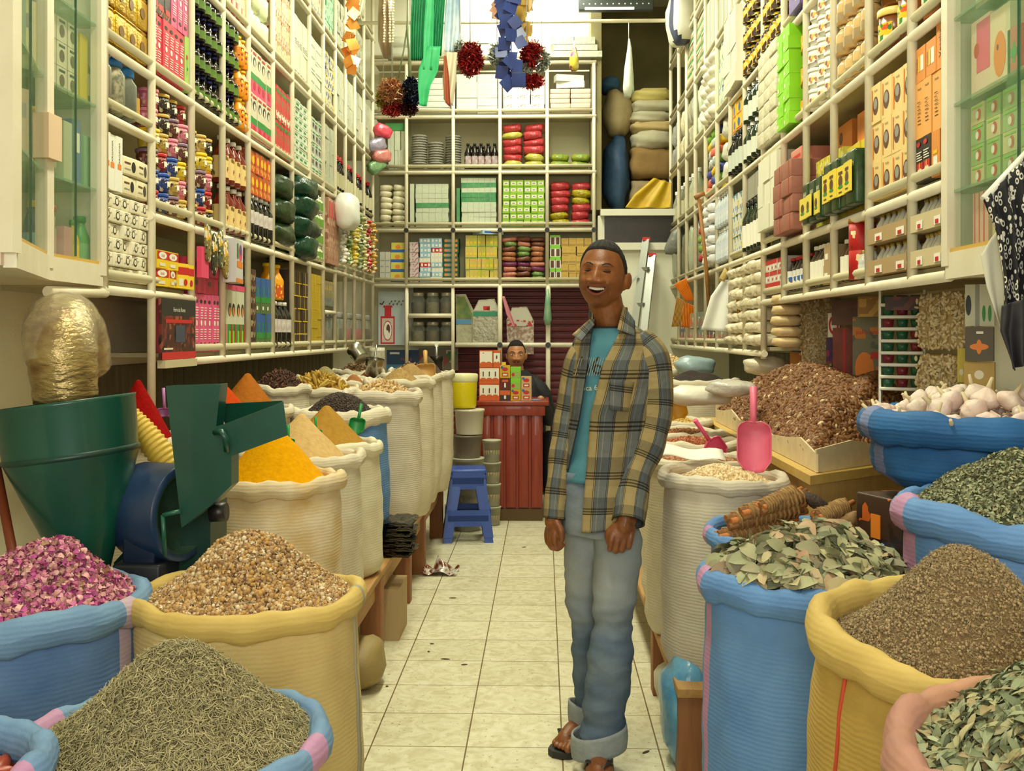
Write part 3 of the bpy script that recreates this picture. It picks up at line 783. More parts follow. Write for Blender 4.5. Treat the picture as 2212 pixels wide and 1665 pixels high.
def tub(name, r, h, body, lid, lab=None, spot=None, parts=True, dark=None):
 e = empty(name)
 mb = MB().lathe([(r * .84, 0), (r * .93, h * .8)], 16, 0, (0, r, 0))
 if spot: mb.add([((r * .92 + .0015) * math.cos(a), r + (r * .92 + .0015) * math.sin(a), z) for z in (h * .18, h * .62) for a in np.linspace(-PI * .82, -PI * .18, 9)], [(i, i + 1, i + 10, i + 9) for i in range(8)], 1, True)
 if dark: mb.add([((r * .93 + .0025) * math.cos(a), r + (r * .93 + .0025) * math.sin(a), z) for z in (h * .28, h * .54) for a in np.linspace(-PI * .62, -PI * .42, 5)], [(i, i + 1, i + 6, i + 5) for i in range(4)], 2, True)
 mb.build('body', [body, spot or body, dark or body], e)
 MB().lathe([(r * .98, h * .78), (r, h * .8), (r, h * .93), (r * .9, h * .96), (r * .84, h * .93)], 16, 0, (0, r, 0)).build('lid', lid, e)
 return e
def bottle(name, r, h, body, cap, lab, neck=.34, lz=(.16, .52), square=1.0, parts=True, shoulder=.66, caph=.1, sq=False):
 n = 14
 prof = [(r * .92, 0), (r, h * .02), (r, h * shoulder * .92), (r * .9, h * shoulder), (r * neck * 1.2, h * (shoulder + .14)), (r * neck, h * (shoulder + .18)), (r * neck, h * (1 - caph))]
 c = (0, r, 0)
 lab_ring = [(r * 1.012, h * lz[0]), (r * 1.012, h * lz[1])]
 capp = [(r * neck * 1.25, h * (1 - caph)), (r * neck * 1.25, h * .985), (r * neck * 1.05, h)]
 if not parts:
  return MB().lathe(prof, 10, 0, c).lathe(capp, 8, 1, c, cap0=False).lathe(lab_ring, 10, 2, c, cap0=False, cap1=False).build(name, [body, cap, lab])
 e = empty(name)
 MB().lathe(prof, n, 0, c).build('body', body, e)
 MB().lathe(capp, 12, 0, c).build('cap', cap, e)
 MB().lathe(lab_ring, n, 0, c, cap0=False, cap1=False).build('label', lab, e)
 return e
def jar(name, r, h, lid, fill_m, glass=None, fillh=.8, sq=1.0):
 e = empty(name); c = (0, r, 0)
 MB().lathe([(r * .9, 0), (r, h * .04), (r, h * .68), (r * .78, h * .78), (r * .74, h * .84)], 18, 0, c, cap1=False).build('glass', glass or glassy, e)
 MB().lathe([(r * .84, .004), (r * .93, h * .05), (r * .93, h * min(fillh, .66)), (r * .7, h * fillh), (.01, h * (fillh + .02))], 16, 0, c).build('contents', fill_m, e)
 MB().lathe([(r * .8, h * .82), (r * .84, h * .84), (r * .84, h * .97), (r * .78, h)], 18, 0, c).build('lid', lid, e)
 return e
def pillow(name, w, h, d, m, seal=0.0, n=12, flat=.62, m2=None):
 """a soft packed bag"""
 ph = [random.uniform(0, 6) for _ in range(4)]
 def fn(p):
  q = Vector((math.copysign(abs(p[0]) ** flat, p[0]), math.copysign(abs(p[1]) ** flat, p[1]), math.copysign(abs(p[2]) ** .8, p[2])))
  k = 1 + .05 * math.sin(5 * p[0] + ph[0]) + .05 * math.sin(6 * p[2] + ph[1] + 3 * p[0]) + .03 * math.sin(14 * p[0] + ph[2])
  return q * k
 mb = MB().ball((0, d / 2, h / 2), (w / 2, d / 2, h / 2), n + 4, n, 0, None, fn)
 if m2:
  for i in range(len(mb.f)):
   if mb.v[mb.f[i][0]][0] > -w * .12 and mb.v[mb.f[i][0]][0] < w * .26: mb.m[i] = 1
 return mb.build(name, [m, m2 or m])

def put(o, wall, s, z, inset=0.02, rz=0.0, tilt=0.0):
 if wall == 'L': o.location = (XL + .028 - inset, s, z); o.rotation_euler = (tilt, 0, PI / 2 + rz)
 elif wall == 'R': o.location = (XR - .028 + inset, s, z); o.rotation_euler = (tilt, 0, -PI / 2 + rz)
 else: o.location = (s, YB + inset, z); o.rotation_euler = (tilt, 0, rz)
 return o
def span(wall, bay):
 if wall == 'L': return LY[bay] + .016, LY[bay + 1] - .014
 if wall == 'R': return RY[bay + 1] - .014, RY[bay] + .016      # photo-left is the far end
 return BX[bay] + .022, BX[bay + 1] - .022
FLOORZ = .036
def fill(wall, bay, z, look, cat, make, cols, rows, rh, u=(0, 1), inset=.03, jit=.004, rj=.03, group=None, dz=0.0, skip=(), tight=.97, stag=0.0, where='', roll=0.0):
 """a block of goods in one bay: make(k) builds kind k; look is a text or a list of (text) per kind, picked by pattern"""
 a, b = span(wall, bay)
 looks = look if isinstance(look, list) else [look]
 pitch = (b - a) * (u[1] - u[0]) / cols
 first = {}
 out = []
 for rr in range(rows):
  for cc in range(cols):
   if (cc, rr) in skip: continue
   k = random.randrange(len(looks)) if len(looks) > 1 else 0
   if k not in first:
    o = make(k, abs(pitch) * tight, rh); first[k] = o
   else: o = dup(first[k])
   s = a + (b - a) * u[0] + pitch * (cc + .5) + random.uniform(-jit, jit)
   put(o, wall, s, z + FLOORZ + dz + rr * rh, inset + random.uniform(0, jit * 2) + stag * ((rr + cc) % 2), random.uniform(-rj, rj))
   if roll: o.rotation_euler[1] = random.uniform(-roll, roll); o.scale = [random.uniform(.93, 1.12) for _ in '123']
   lab = looks[k]
   if cols > 1: lab += ', %s from left' % ORD[cc]
   if rows > 1: lab += ', ' + ('bottom row' if rr == 0 else 'top row' if rr == rows - 1 else '%s row up' % ORD[rr])
   if where: lab += ' ' + where
   tag(o, lab, cat, group or (looks[0].split(',')[0] + ' group'))
   out.append(o)
 return out
# ================================================================= LEFT WALL
D = .24
eye = [('o', .5, .13, .3, .035, BLK), ('o', .5, .87, .3, .035, BLK), ('o', .5, .13, .14, .03, BRN), ('o', .5, .5, .2, .05, WHT)] + lines(.2, .8, .22, .42, 5, WHT, .35) + lines(.2, .8, .58, .8, 5, WHT, .35)
hair_red = mat((214, 66, 84), .5); hair_pink = mat((226, 92, 138), .5)
# bay 0: nearest the glass cabinet
def gold_tin(k, w, h):
 e = empty('gold_tin')
 MB().rbox(-w / 2, w / 2, 0, w * .9, 0, h * .86, .008).build('body', gold_p, e)
 MB().rbox(-w * .49, w * .49, .002, w * .88, h * .86, h * .97, .006).build('lid', mat((196, 152, 30), .25, .9), e)
 MB().lathe([(w * .2, 0), (w * .2, .001)], 14, 0, (0, 0, 0), mtx=Matrix.Translation((0, -.001, h * .45)) @ Matrix.Rotation(PI / 2, 4, 'X')).build('label', mat((120, 84, 20), .4), e)
 return e
fill('L', 0, 2.384, 'square gold canister near the glass cabinet', 'tin', gold_tin, 4, 3, .125)
beans = mat((206, 190, 144), .6, c2=(90, 78, 50), scale=55, contrast=.12)
for u, lab, lid, con, h in ((.08, 'glass jar with orange red lid and brown grains', mat((214, 80, 30), .4), mat((150, 120, 74), .7, c2=(110, 84, 50), scale=120), .2), (.36, 'glass jar with blue lid packed with pale beans', lid_blue, beans, .2), (.62, 'glass jar with blue lid and dark dried goods', lid_blue, mat((90, 80, 48), .7, c2=(52, 46, 30), scale=60), .185)):
 o = jar('glass_jar', .058, h, lid, con); a, b = span('L', 0); put(o, 'L', a + (b - a) * u, 2.15 + FLOORZ, .02); tag(o, lab, 'jar', 'jars with screw lids')
o = bottle('syrup_bottle', .034, .2, mat((70, 30, 20), .2), red_p, mat((200, 150, 60), .5)); put(o, 'L', span('L', 0)[1] - .05, 2.15 + FLOORZ, .05); tag(o, 'dark bottle with red base tucked beside the blue lidded jars', 'bottle')
soapm = [ivory_p, mat((224, 216, 188), .5)]
fill('L', 0, 1.57, 'small cream soap packet with black oval print', 'soap', lambda k, w, h: carton('soap_packet', w, h * .95, .12, ivory_p, [('o', .5, .5, .2, .3, BLK), ('o', .5, .52, .13, .2, IVO), ('r', .12, .3, .3, .36, GRY), ('r', .7, .88, .6, .66, GRY), ('r', .3, .7, .84, .9, GRY)], .004), 5, 6, .05, rj=.06, jit=.006)
fill('L', 0, 1.57, 'larger cream wrapped bar stacked over the small soaps', 'soap', lambda k, w, h: carton('wrapped_bar', w, h * .95, .14, mat((232, 222, 184), .4), [('o', .7, .5, .14, .3, BLK), ('r', .1, .5, .6, .7, BRN), ('r', .1, .5, .3, .36, GRY)], .006), 2, 2, .07, (.44, 1), dz=.31, rj=.1)
fill('L', 0, 1.57, 'upright white tube box with orange mark', 'box', lambda k, w, h: carton('tube_box', w, h, .05, white_p, [('r', .2, .8, .4, .5, ORG), ('t', 'ARGANIA', .5, .7, .09, BLK, PI / 2)]), 3, 1, .19, (.02, .40), dz=.31)
# bay 1
fill('L', 1, 2.384, 'tall pink hair dye box with dark eyes printed, lower tier', 'box', lambda k, w, h: carton('hair_dye_box', w, h, .16, hair_red, eye), 6, 1, .225, (0, .86), rj=.01)
fill('L', 1, 2.384, 'pale green box with a red rose beside the pink boxes', 'box', lambda k, w, h: carton('rose_box', w, h, .16, mat((164, 196, 96), .5), [('o', .5, .62, .2, .05, RED), ('r', .47, .53, .3, .58, GRN), ('o', .62, .42, .14, .03, GRN)]), 1, 1, .23, (.87, .99))
fill('L', 1, 2.384, 'dark box with orange hair picture, upper tier', 'box', lambda k, w, h: carton('picture_box', w, h, .16, printed((40, 26, 22), [(190, 90, 30), (90, 40, 24)], 70), [('o', .5, .7, .3, .1, ORG), ('r', .15, .85, .1, .2, RED)]), 3, 1, .225, (0, .5), dz=.226)
fill('L', 1, 2.384, 'tall pink hair dye box with dark eyes printed, upper tier', 'box', lambda k, w, h: carton('hair_dye_box', w, h, .16, hair_pink, eye), 3, 1, .225, (.5, .95), dz=.226)
tubcol = [((36, 62, 140), (40, 84, 170)), ((196, 160, 70), (206, 170, 84)), ((232, 196, 30), (238, 200, 20)), ((110, 56, 46), (130, 104, 130)), ((222, 120, 146), (232, 140, 160)), ((40, 140, 40), (50, 190, 40)), ((150, 30, 32), (196, 40, 44)), ((48, 34, 26), (206, 166, 74))]
tubname = ['dark blue', 'tan', 'yellow', 'brown and mauve', 'pink', 'green', 'red', 'black and tan']
def mk_tub(k, w, h):
 bcol, lcol = tubcol[k]
 return tub('henna_tub', .043, h * .98, printed(bcol, [(226, 214, 170), tuple(min(255, c + 60) for c in bcol)], 110, amount=.3), mat(lcol, .35), spot=printed(tuple(int(c * .8) for c in bcol), [(232, 220, 180), (60, 40, 24)], 130, amount=.45), dark=label_p)
fill('L', 1, 1.863, [n + ' lidded henna tub' for n in tubname], 'tub', mk_tub, 4, 6, .077, inset=.02, jit=.006)
fill('L', 1, 1.57, 'yellow and red packet printed Idéal', 'packet', lambda k, w, h: carton('yeast_packet', w, h, .1, mat((236, 200, 30), .45), [('r', 0, 1, .5, .95, RED), ('o', .5, .72, .36, .2, WHT), ('t', 'Idéal', .5, .71, .26, RED), ('r', .2, .7, .12, .3, IVO)]), 2, 2, .068, (.02, .55), rj=.15, inset=.01)
fill('L', 1, 1.57, 'opened yellow packet with red flap lying loose', 'packet', lambda k, w, h: carton('opened_packet', w, h, .09, mat((240, 206, 40), .45), [('r', 0, 1, .55, .85, RED), ('r', .1, .5, .1, .4, IVO), ('o', .7, .25, .16, .14, RED)]), 2, 1, .10, (.55, .98), rj=.2, inset=.005)
o = pillow('plastic_bag', .3, .22, .16, mat((20, 18, 16), .25, bump=.8, bscale=25)); put(o, 'L', LY[1] + .23, 1.57 + FLOORZ + .07, .16); tag(o, 'black plastic bag lying behind the yellow packets', 'bag')
p = carton('herb_poster', .40, .235, .012, printed((70, 26, 22), [(120, 40, 30), (30, 16, 16), (150, 80, 50)], 40), [('r', .0, 1, .72, 1, BLK), ('t', 'Foire de Roses', .5, .82, .1, LAB), ('r', .1, .9, .6, .66, RED), ('r', .38, .66, .28, .56, mat((60, 70, 90), .5)), ('r', 0, 1, 0, .12, RED), ('r', .05, .3, .16, .19, IVO)])
put(p, 'L', (LY[1] + LY[2]) / 2, 1.325, .0); tag(p, 'dark red roses poster framed under the yellow packets', 'poster')
MB().box(-.19, .19, -.01, .02, -.032, -.002).build('ledge', board, p)
# bay 2, 3: stacked oil bottles above, tubs and syrup below
oilb = mat((24, 20, 14), .12, coat=.5); oill = mat((104, 136, 44), .45, c2=(58, 92, 34), scale=18); clearb = film((220, 224, 226), .25, .06)
def oil(k, w, h):
 e = bottle('hair_oil_bottle', .036, h * .985, oilb, mat((40, 44, 120), .4), oill, .3, (.08, .36), shoulder=.5, caph=.1)
 return e
fill('L', 2, 2.384, 'dark hair oil bottle with green label', 'bottle', oil, 5, 4, .128, inset=.01, jit=.003)
fill('L', 3, 2.384, 'black hair oil bottle with lime label', 'bottle', oil, 3, 4, .128, (0, .62), inset=.01, jit=.003)
def orangeb(k, w, h): return bottle('lotion_bottle', .034, h * .97, mat((236, 150, 20), .35), yell_p, printed((226, 130, 20), [(120, 40, 20), (250, 220, 90)], 90), .5, (.15, .6))
fill('L', 3, 2.384, 'orange lotion bottle with yellow cap', 'bottle', orangeb, 2, 3, .15, (.64, 1), inset=.01)
fill('L', 2, 1.863, [n + ' screw tub' for n in tubname], 'tub', mk_tub, 3, 5, .078, (.0, .8), inset=.02, jit=.006)
syr = mat((116, 36, 22), .15, coat=.4)
fill('L', 3, 1.863, 'red syrup bottle with white cap and cream label', 'bottle', lambda k, w, h: bottle('syrup_bottle', .038, h * .98, syr, white_p, printed((226, 196, 130), [(150, 60, 40), (120, 90, 50)], 60, amount=.22), .34, (.1, .56)), 4, 2, .225, inset=.015)
fill('L', 2, 1.31, 'pink hair dye box printed with eyes, on the lowest shelf', 'box', lambda k, w, h: carton('hair_dye_box', w, h, .16, hair_pink, eye), 7, 1, .25, (0, .98), rj=.01)
fill('L', 2, 1.31, 'crimson flat carton laid over the pink boxes', 'box', lambda k, w, h: carton('flat_carton', w, h, .16, mat((188, 40, 76), .5), [('o', .35, .6, .12, .16, BRN)]), 2, 2, .075, (0, .95), dz=.252, rj=.05)
for i, (u, zz, c) in enumerate(((.2, .12, (120, 110, 60)), (.42, .16, (60, 60, 40)), (.62, .13, (90, 96, 70)), (.8, .17, (150, 130, 60)))):
 o = pillow('sachet', .07, .17, .02, printed(c, [(226, 220, 190), (30, 30, 26), (226, 170, 40)], 60), n=8); put(o, 'L', LY[2] + u * .43, 1.863 - .02 - zz, -.025); tag(o, 'foil sachet hanging from the rail above the crimson cartons, %s along' % ORD[i], 'sachet', 'hanging foil sachets')
o = carton('pink_card', .1, .13, .02, mat((226, 70, 110), .5)); put(o, 'L', LY[2] + .06, 1.66, -.012); tag(o, 'plain pink card clipped beside the hanging sachets', 'card')
# bay 3 lowest: shampoo boxes and a cosmetics display
fill('L', 3, 1.31, 'slim hair care box, green and white with dark haired woman', 'box', lambda k, w, h: carton('hair_care_box', w, h, .14, mat((206, 206, 180), .5), [('r', 0, 1, 0, .4, GRN), ('r', .3, .7, .02, .3, LIM), ('o', .5, .62, .32, .1, BLK), ('o', .5, .59, .18, .07, ORG), ('r', 0, 1, .92, 1, PNK), ('r', .72, 1, .0, .4, RED)]), 5, 1, .31, (0, .96), rj=.01)
o = carton('cosmetics_display', .2, .2, .06, mat((206, 204, 206), .5), [('o', .62, .7, .26, .2, PNK), ('o', .62, .76, .14, .12, BLU), ('r', .1, .9, .35, .5, ORG), ('r', .0, 1, .0, .1, ORG), ('r', .1, .3, .55, .9, GRN)]); put(o, 'L', LY[3] + .08, 1.66, -.03, .12); tag(o, 'tilted cosmetics display box with bird and orange stick', 'box')
# bay 4
wom = [('r', 0, 1, 0, .34, PNK), ('r', 0, 1, .3, .46, GRN), ('o', .5, .74, .34, .11, BLK), ('o', .52, .71, .18, .08, IVO), ('r', .15, .85, .9, .95, RED), ('o', .5, .2, .25, .1, RED)]
fill('L', 4, 2.384, 'pale box with dark haired woman above red and green', 'box', lambda k, w, h: carton('shampoo_box', w, h, .16, mat((214, 206, 180), .5), wom), 5, 2, .225, rj=.01)
fill('L', 4, 1.863, 'orange red spice carton with yellow flower, upper pile', 'box', lambda k, w, h: carton('spice_carton', w, h, .14, printed((206, 84, 40), [(236, 190, 70), (150, 40, 30), (90, 120, 40)], 50), [('o', .5, .6, .3, .2, YEL)]), 6, 2, .11, dz=.235, rj=.01)
cola = mat((18, 16, 16), .1, coat=.6)
def dark_bottle(k, w, h): return bottle('black_syrup_bottle', .042, h, cola, white_p, mat((226, 222, 214), .5, c2=(170, 150, 150), scale=20), .3, (.34, .62), shoulder=.72, caph=.08)
fill('L', 4, 1.863, 'black bottle with white oval label under the spice cartons', 'bottle', dark_bottle, 5, 1, .235, inset=.01)
blu2 = [('r', 0, 1, .45, 1, BLU), ('r', 0, 1, .3, .47, GRN), ('r', .4, .6, .45, .75, GRN), ('r', .2, .5, .1, .2, WHT)]
fill('L', 4, 1.31, 'tea box with blue sky and green trees', 'box', lambda k, w, h: carton('tea_box', w, h, .14, mat((84, 110, 60), .5), blu2), 3, 2, .185, (.35, 1), rj=.01)
fill('L', 4, 1.31, 'small dark spice box beside the blue tea boxes', 'box', lambda k, w, h: carton('spice_box', w, h, .12, printed((70, 52, 36), [(190, 176, 140), (150, 50, 40), (40, 34, 28)], 60)), 2, 7, .058, (0, .34))
# bay 5
flo = printed((214, 70, 66), [(240, 226, 190), (70, 140, 70), (180, 30, 40)], 34)
fill('L', 5, 2.384, 'red and white flowered box standing upright', 'box', lambda k, w, h: carton('flowered_box', w, h, .14, flo, [('r', .1, .9, .1, .2, WHT), ('r', .1, .9, .8, .9, GRN)]), 6, 2, .19, rj=.01)
bagg = mat((40, 64, 30), .25, c2=(26, 44, 22), scale=14, bump=.9, bscale=24)
bagd = mat((8, 66, 44), .2, c2=(6, 44, 32), scale=14, bump=.9, bscale=24)
for i, (z, w_) in enumerate(((0, .40), (.13, .42), (.26, .36))):
 o = pillow('polythene_bundle', w_, .16, .3, bagg, n=14, flat=.8); put(o, 'L', (LY[5] + LY[6]) / 2, 1.90 + z, -.03); tag(o, 'olive green polythene bundle, %s up on the middle shelf' % ORD[i], 'bag', 'folded green polythene bundles')
for i, (z, w_) in enumerate(((0, .40), (.12, .46), (.24, .46), (.35, .38))):
 o = pillow('polythene_bundle', w_, .17, .34, bagd, n=14, flat=.8); put(o, 'L', (LY[6] + LY[7]) / 2, 1.86 + z, -.07); tag(o, 'glossy dark green polythene bundle, %s up, bulging over the rail' % ORD[i], 'bag', 'folded green polythene bundles')
fill('L', 5, 1.31, 'orange detergent bottle with yellow cap above the black bottles', 'bottle', lambda k, w, h: bottle('detergent_bottle', .05, h, mat((238, 160, 20), .35), yell_p, printed((216, 90, 30), [(250, 210, 60), (60, 120, 50)], 60), .5, (.06, .42), shoulder=.6), 2, 1, .2, (.05, .8), dz=.27)
fill('L', 5, 1.31, 'black bottle with white oval label on the lowest shelf', 'bottle', dark_bottle, 4, 1, .26, (0, .98), inset=.01)
# bay 6, 7
fill('L', 6, 2.384, 'white and green medicine box', 'box', lambda k, w, h: carton('medicine_box', w, h, .14, mat((214, 222, 200), .5), [('r', .0, .6, .2, .5, GRN), ('r', .1, .9, .65, .75, GRY)]), 4, 9, .045, rj=.02)
ylin = [('r', 0, 1, 0, .08, YEL), ('r', .47, .53, 0, 1, YEL)]
fill('L', 6, 1.31, 'dark brown box with yellow edges', 'box', lambda k, w, h: carton('chocolate_box', w, h, .14, mat((60, 40, 20), .45), ylin), 3, 6, .076, rj=.01)
fill('L', 7, 2.384, 'grey box with dark photo print', 'box', lambda k, w, h: carton('photo_box', w, h, .14, mat((206, 210, 190), .5), [('r', .1, .9, .12, .6, GRY), ('o', .4, .42, .2, .2, BLK), ('r', .1, .9, .72, .84, GRN)]), 4, 5, .078, rj=.02)
fill('L', 7, 1.31, 'mustard yellow grid printed pack', 'packet', lambda k, w, h: carton('mustard_pack', w, h, .14, mat((190, 160, 16), .4), [('r', .08, .92, .12, .16, YEL), ('r', .08, .92, .84, .88, YEL), ('r', .47, .53, 0, 1, YEL)]), 3, 8, .058, rj=.0)
fill('L', 7, 1.863, 'small essence bottle with green label', 'bottle', lambda k, w, h: bottle('essence_bottle', .026, h * .97, mat((206, 206, 170), .3), white_p, mat((110, 150, 60), .5), .4, (.1, .6), parts=False), 5, 4, .108, inset=.01)
fill('L', 8, 1.863, 'long rosy board box standing upright', 'box', lambda k, w, h: carton('board_box', w, h, .1, printed((176, 130, 104), [(150, 96, 80), (206, 170, 140)], 40), [('r', .2, .8, .7, .95, RED)]), 4, 1, .44, rj=.02, inset=-.01)
jm = [mat((196, 90, 96), .7), mat((150, 130, 96), .7, c2=(110, 90, 60), scale=60), mat((180, 166, 120), .7), mat((120, 90, 56), .7, c2=(80, 60, 40), scale=50)]
jn = ['pink salt', 'grey brown seeds', 'pale grain', 'brown pods']
def far_jar(k, w, h): return jar('storage_jar', .05, h, grey_p, jm[k], fillh=.5)
for bay, n in ((8, 3), (9, 3), (10, 2), (11, 2), (12, 2)):
 fill('L', bay, 1.31, ['tall jar of ' + x for x in jn], 'jar', far_jar, n, 1, .24, where=['', 'by the corner posts', '', '', ''][0] + 'on lowest shelf, %s bay from corner' % ORD[12 - bay], inset=.03)
fill('L', 8, 1.31, 'thin booklet filed above the jars', 'book', lambda k, w, h: carton('booklet', w, h, .12, printed((140, 130, 90), [(90, 110, 120), (200, 170, 90)], 30)), 7, 1, .17, dz=.27, rj=.08)
MB().tube([(XL, LY[8], 1.573), (XL, LY[9], 1.573)], .014, 8).build('rail', pipe, sl)
# garlands of sweets on the far middle shelf
for i, (bay, u, c, n) in enumerate(((9, .1, (238, 234, 220), 'white'), (9, .6, (120, 150, 70), 'green'), (10, .2, (226, 196, 50), 'yellow'), (10, .75, (130, 150, 80), 'leaf green'), (11, .3, (200, 190, 120), 'straw'), (11, .8, (206, 60, 60), 'red'), (12, .3, (220, 170, 60), 'amber'))):
 mb = MB(); a, b = span('L', bay)
 for k in range(16):
  mb.ball((random.uniform(-.012, .012), random.uniform(-.012, .012), -.03 - k * .026), (.03, .03, .017), 8, 5)
 o = mb.build('sweet_garland', printed(c, [(240, 236, 210), tuple(int(x * .7) for x in c)], 60)); put(o, 'L', a + (b - a) * u, 2.36, -.03); tag(o, '%s string of wrapped sweets hanging near the rear corner' % n, 'garland', 'sweet strings near the rear corner')
o = pillow('white_bag', .3, .26, .16, mat((240, 240, 232), .4, bump=.4, bscale=12)); put(o, 'L', LY[9] - .02, 2.15, -.14); tag(o, 'round white plastic bag hanging in front of the sweet strings', 'bag')
# bays 8-12, shelves above
fill('L', 8, 2.384, 'cellophane wrapped block, pale grey', 'packet', lambda k, w, h: carton('wrapped_block', w, h, .16, mat((196, 200, 176), .25, bump=.6, bscale=40)), 3, 5, .085, rj=.05)
for bay, n in ((9, 4), (10, 4), (11, 3), (12, 3)):
 fill('L', bay, 2.384, 'dark glass bottle with pale label, %s bay from corner' % ORD[12 - bay], 'bottle', lambda k, w, h: bottle('cordial_bottle', .04, h, mat((30, 26, 24), .15), [red_p, black_p, orange_p, green_p][k % 4], mat((196, 190, 150), .5), .36, (.2, .55), parts=False), n, 1, .3, inset=.02)
# upper rows
mag = printed((206, 196, 166), [(196, 90, 70), (110, 150, 70), (240, 230, 210)], 22, amount=.35)
fill('L', 3, 2.905, 'glossy magazine box, pale with bright pictures', 'box', lambda k, w, h: carton('magazine_box', w, h, .16, mag), 5, 2, .2, rj=.02)
fill('L', 4, 2.905, 'shiny pale green tissue pack', 'packet', lambda k, w, h: pillow('tissue_pack', w, h, .2, mat((206, 216, 160), .2, c2=(236, 238, 220), scale=8, bump=.4), n=8, flat=.35), 3, 3, .14)
fill('L', 5, 2.905, 'gift wrap roll box, speckled red and gold', 'box', lambda k, w, h: carton('gift_box', w, h, .16, printed((222, 206, 170), [(190, 70, 50), (206, 176, 70), (150, 160, 110)], 70)), 4, 3, .135, rj=.02)
fill('L', 6, 2.905, 'tall white paper carton', 'box', lambda k, w, h: carton('paper_carton', w, h, .18, mat((220, 218, 196), .5), lines(.1, .9, .1, .3, 3, GRY)), 6, 2, .19, rj=.01)
fill('L', 7, 2.905, 'white and grey ream of paper', 'packet', lambda k, w, h: carton('paper_ream', w, h, .2, mat((214, 216, 194), .45), [('r', .1, .9, .2, .3, GRY)]), 2, 5, .075)
fill('L', 8, 2.905, 'small mixed toy box, blue and yellow', 'box', lambda k, w, h: carton('toy_box', w, h, .14, printed((200, 196, 170), [(50, 80, 150), (220, 200, 60), (120, 60, 50)], 30)), 3, 5, .08, rj=.1)
for bay in (9, 10, 11, 12):
 fill('L', bay, 2.905, 'cellophane covered parcel, %s bay from corner' % ORD[12 - bay], 'packet', lambda k, w, h: carton('parcel', w, h, .16, mat((186, 190, 166), .25, c2=(206, 206, 180), scale=20, bump=.7, bscale=30)), 2, 4, .1, rj=.05)
fill('L', 5, 3.43, 'pale upright pack at the upper edge', 'packet', lambda k, w, h: carton('upright_pack', w, h, .14, mat((220, 214, 180), .4)), 5, 1, .3)
fill('L', 6, 3.43, 'yellow and green carton near the ceiling', 'box', lambda k, w, h: carton('cereal_carton', w, h, .14, printed((216, 196, 70), [(240, 236, 210), (60, 120, 60)], 26)), 4, 1, .32)
fill('L', 7, 3.43, 'colourful carton near the ceiling, red and blue', 'box', lambda k, w, h: carton('bright_carton', w, h, .14, printed((190, 190, 160), [(60, 90, 160), (206, 60, 60), (60, 140, 80)], 26)), 4, 2, .18)
fill('L', 8, 3.43, 'teal patterned carton near the ceiling', 'box', lambda k, w, h: carton('teal_carton', w, h, .14, printed((150, 196, 160), [(60, 150, 110), (226, 226, 200)], 40)), 3, 5, .09)
for bay in (9, 10, 11):
 fill('L', bay, 3.43, 'stacked grey box near the ceiling, %s bay from corner' % ORD[12 - bay], 'box', lambda k, w, h: carton('grey_box', w, h, .14, printed((170, 170, 146), [(110, 110, 100), (206, 206, 186)], 36)), 3, 3, .12)
fill('L', 2, 2.905, 'brown edged carton above the oil bottles', 'box', lambda k, w, h: carton('brown_carton', w, h, .18, printed((196, 180, 140), [(120, 80, 50), (226, 216, 190)], 26)), 3, 1, .2)
# ================================================================= RIGHT WALL (left to right in a bay runs from far to near)
# bay 0: nearest
vb = mat((232, 150, 66), .5, c2=(222, 138, 56), scale=6)
vb2 = mat((240, 172, 92), .5)
fill('R', 0, 1.83, 'tall orange tea carton in the near bay, middle tier', 'box', lambda k, w, h: carton('tea_carton', w, h, .16, vb2, [('t', 'Vesalia', .5, .88, .07, BLK)] + lines(.3, .7, .25, .7, 7, BRN, .25)), 4, 1, .165, dz=.13, rj=.01)
fill('R', 0, 1.83, 'black coffee box with red cup picture in the near bay', 'box', lambda k, w, h: carton('coffee_box', w, h, .16, mat((36, 26, 28), .4), [('r', .12, .88, .06, .45, RED), ('o', .5, .2, .24, .1, BLK), ('o', .5, .27, .26, .06, IVO), ('o', .5, .38, .1, .08, ORG), ('o', .35, .87, .24, .06, RED)] + lines(.15, .85, .5, .72, 4, WHT, .45)), 2, 1, .13, (0, .5), rj=.01)
fill('R', 0, 1.83, 'orange carton with barcode between the black coffee boxes', 'box', lambda k, w, h: carton('tea_carton', w, h, .16, vb, [('r', .25, .75, .18, .45, WHT), ('r', .25, .75, .5, .58, YEL)]), 1, 1, .13, (.5, .75))
fill('R', 0, 1.83, 'black coffee box with red cup picture beside the glass cabinet', 'box', lambda k, w, h: carton('coffee_box', w, h, .16, mat((36, 26, 28), .4), [('r', .12, .88, .06, .45, RED), ('o', .5, .2, .24, .1, BLK), ('r', .15, .85, .55, .75, WHT)]), 1, 1, .13, (.75, 1))
fill('R', 0, 1.83, 'wide orange carton laid on top in the near bay', 'box', lambda k, w, h: carton('large_carton', w, h, .2, vb, [('r', .5, .85, .3, .75, WHT), ('r', .3, .46, .3, .75, YEL)] + [('t', 'Vesalia', .14, .5, .16, BLK, PI / 2)]), 2, 1, .10, (0, .64), dz=.296)
fill('R', 0, 1.83, 'upright orange carton with lettering beside the glass cabinet', 'box', lambda k, w, h: carton('large_carton', w, h, .2, vb, [('t', 'Vesalia', .35, .5, .2, BLK, PI / 2), ('o', .8, .6, .18, .2, RED)]), 1, 1, .14, (.64, 1), dz=.296)
hon = [mat((120, 66, 20), .25), mat((206, 120, 50), .3)]
def honey(k, w, h): return tub('honey_tub', .062, h * .98, hon[k], mat((236, 206, 110), .4), spot=printed([(236, 200, 40), (232, 160, 60)][k], [(230, 90, 30), (240, 236, 200), (60, 130, 60)], 60, amount=.4))
fill('R', 0, 2.305, ['honey tub with yellow label in the near bay', 'honey tub with orange label in the near bay'], 'tub', honey, 2, 2, .15, inset=.02)
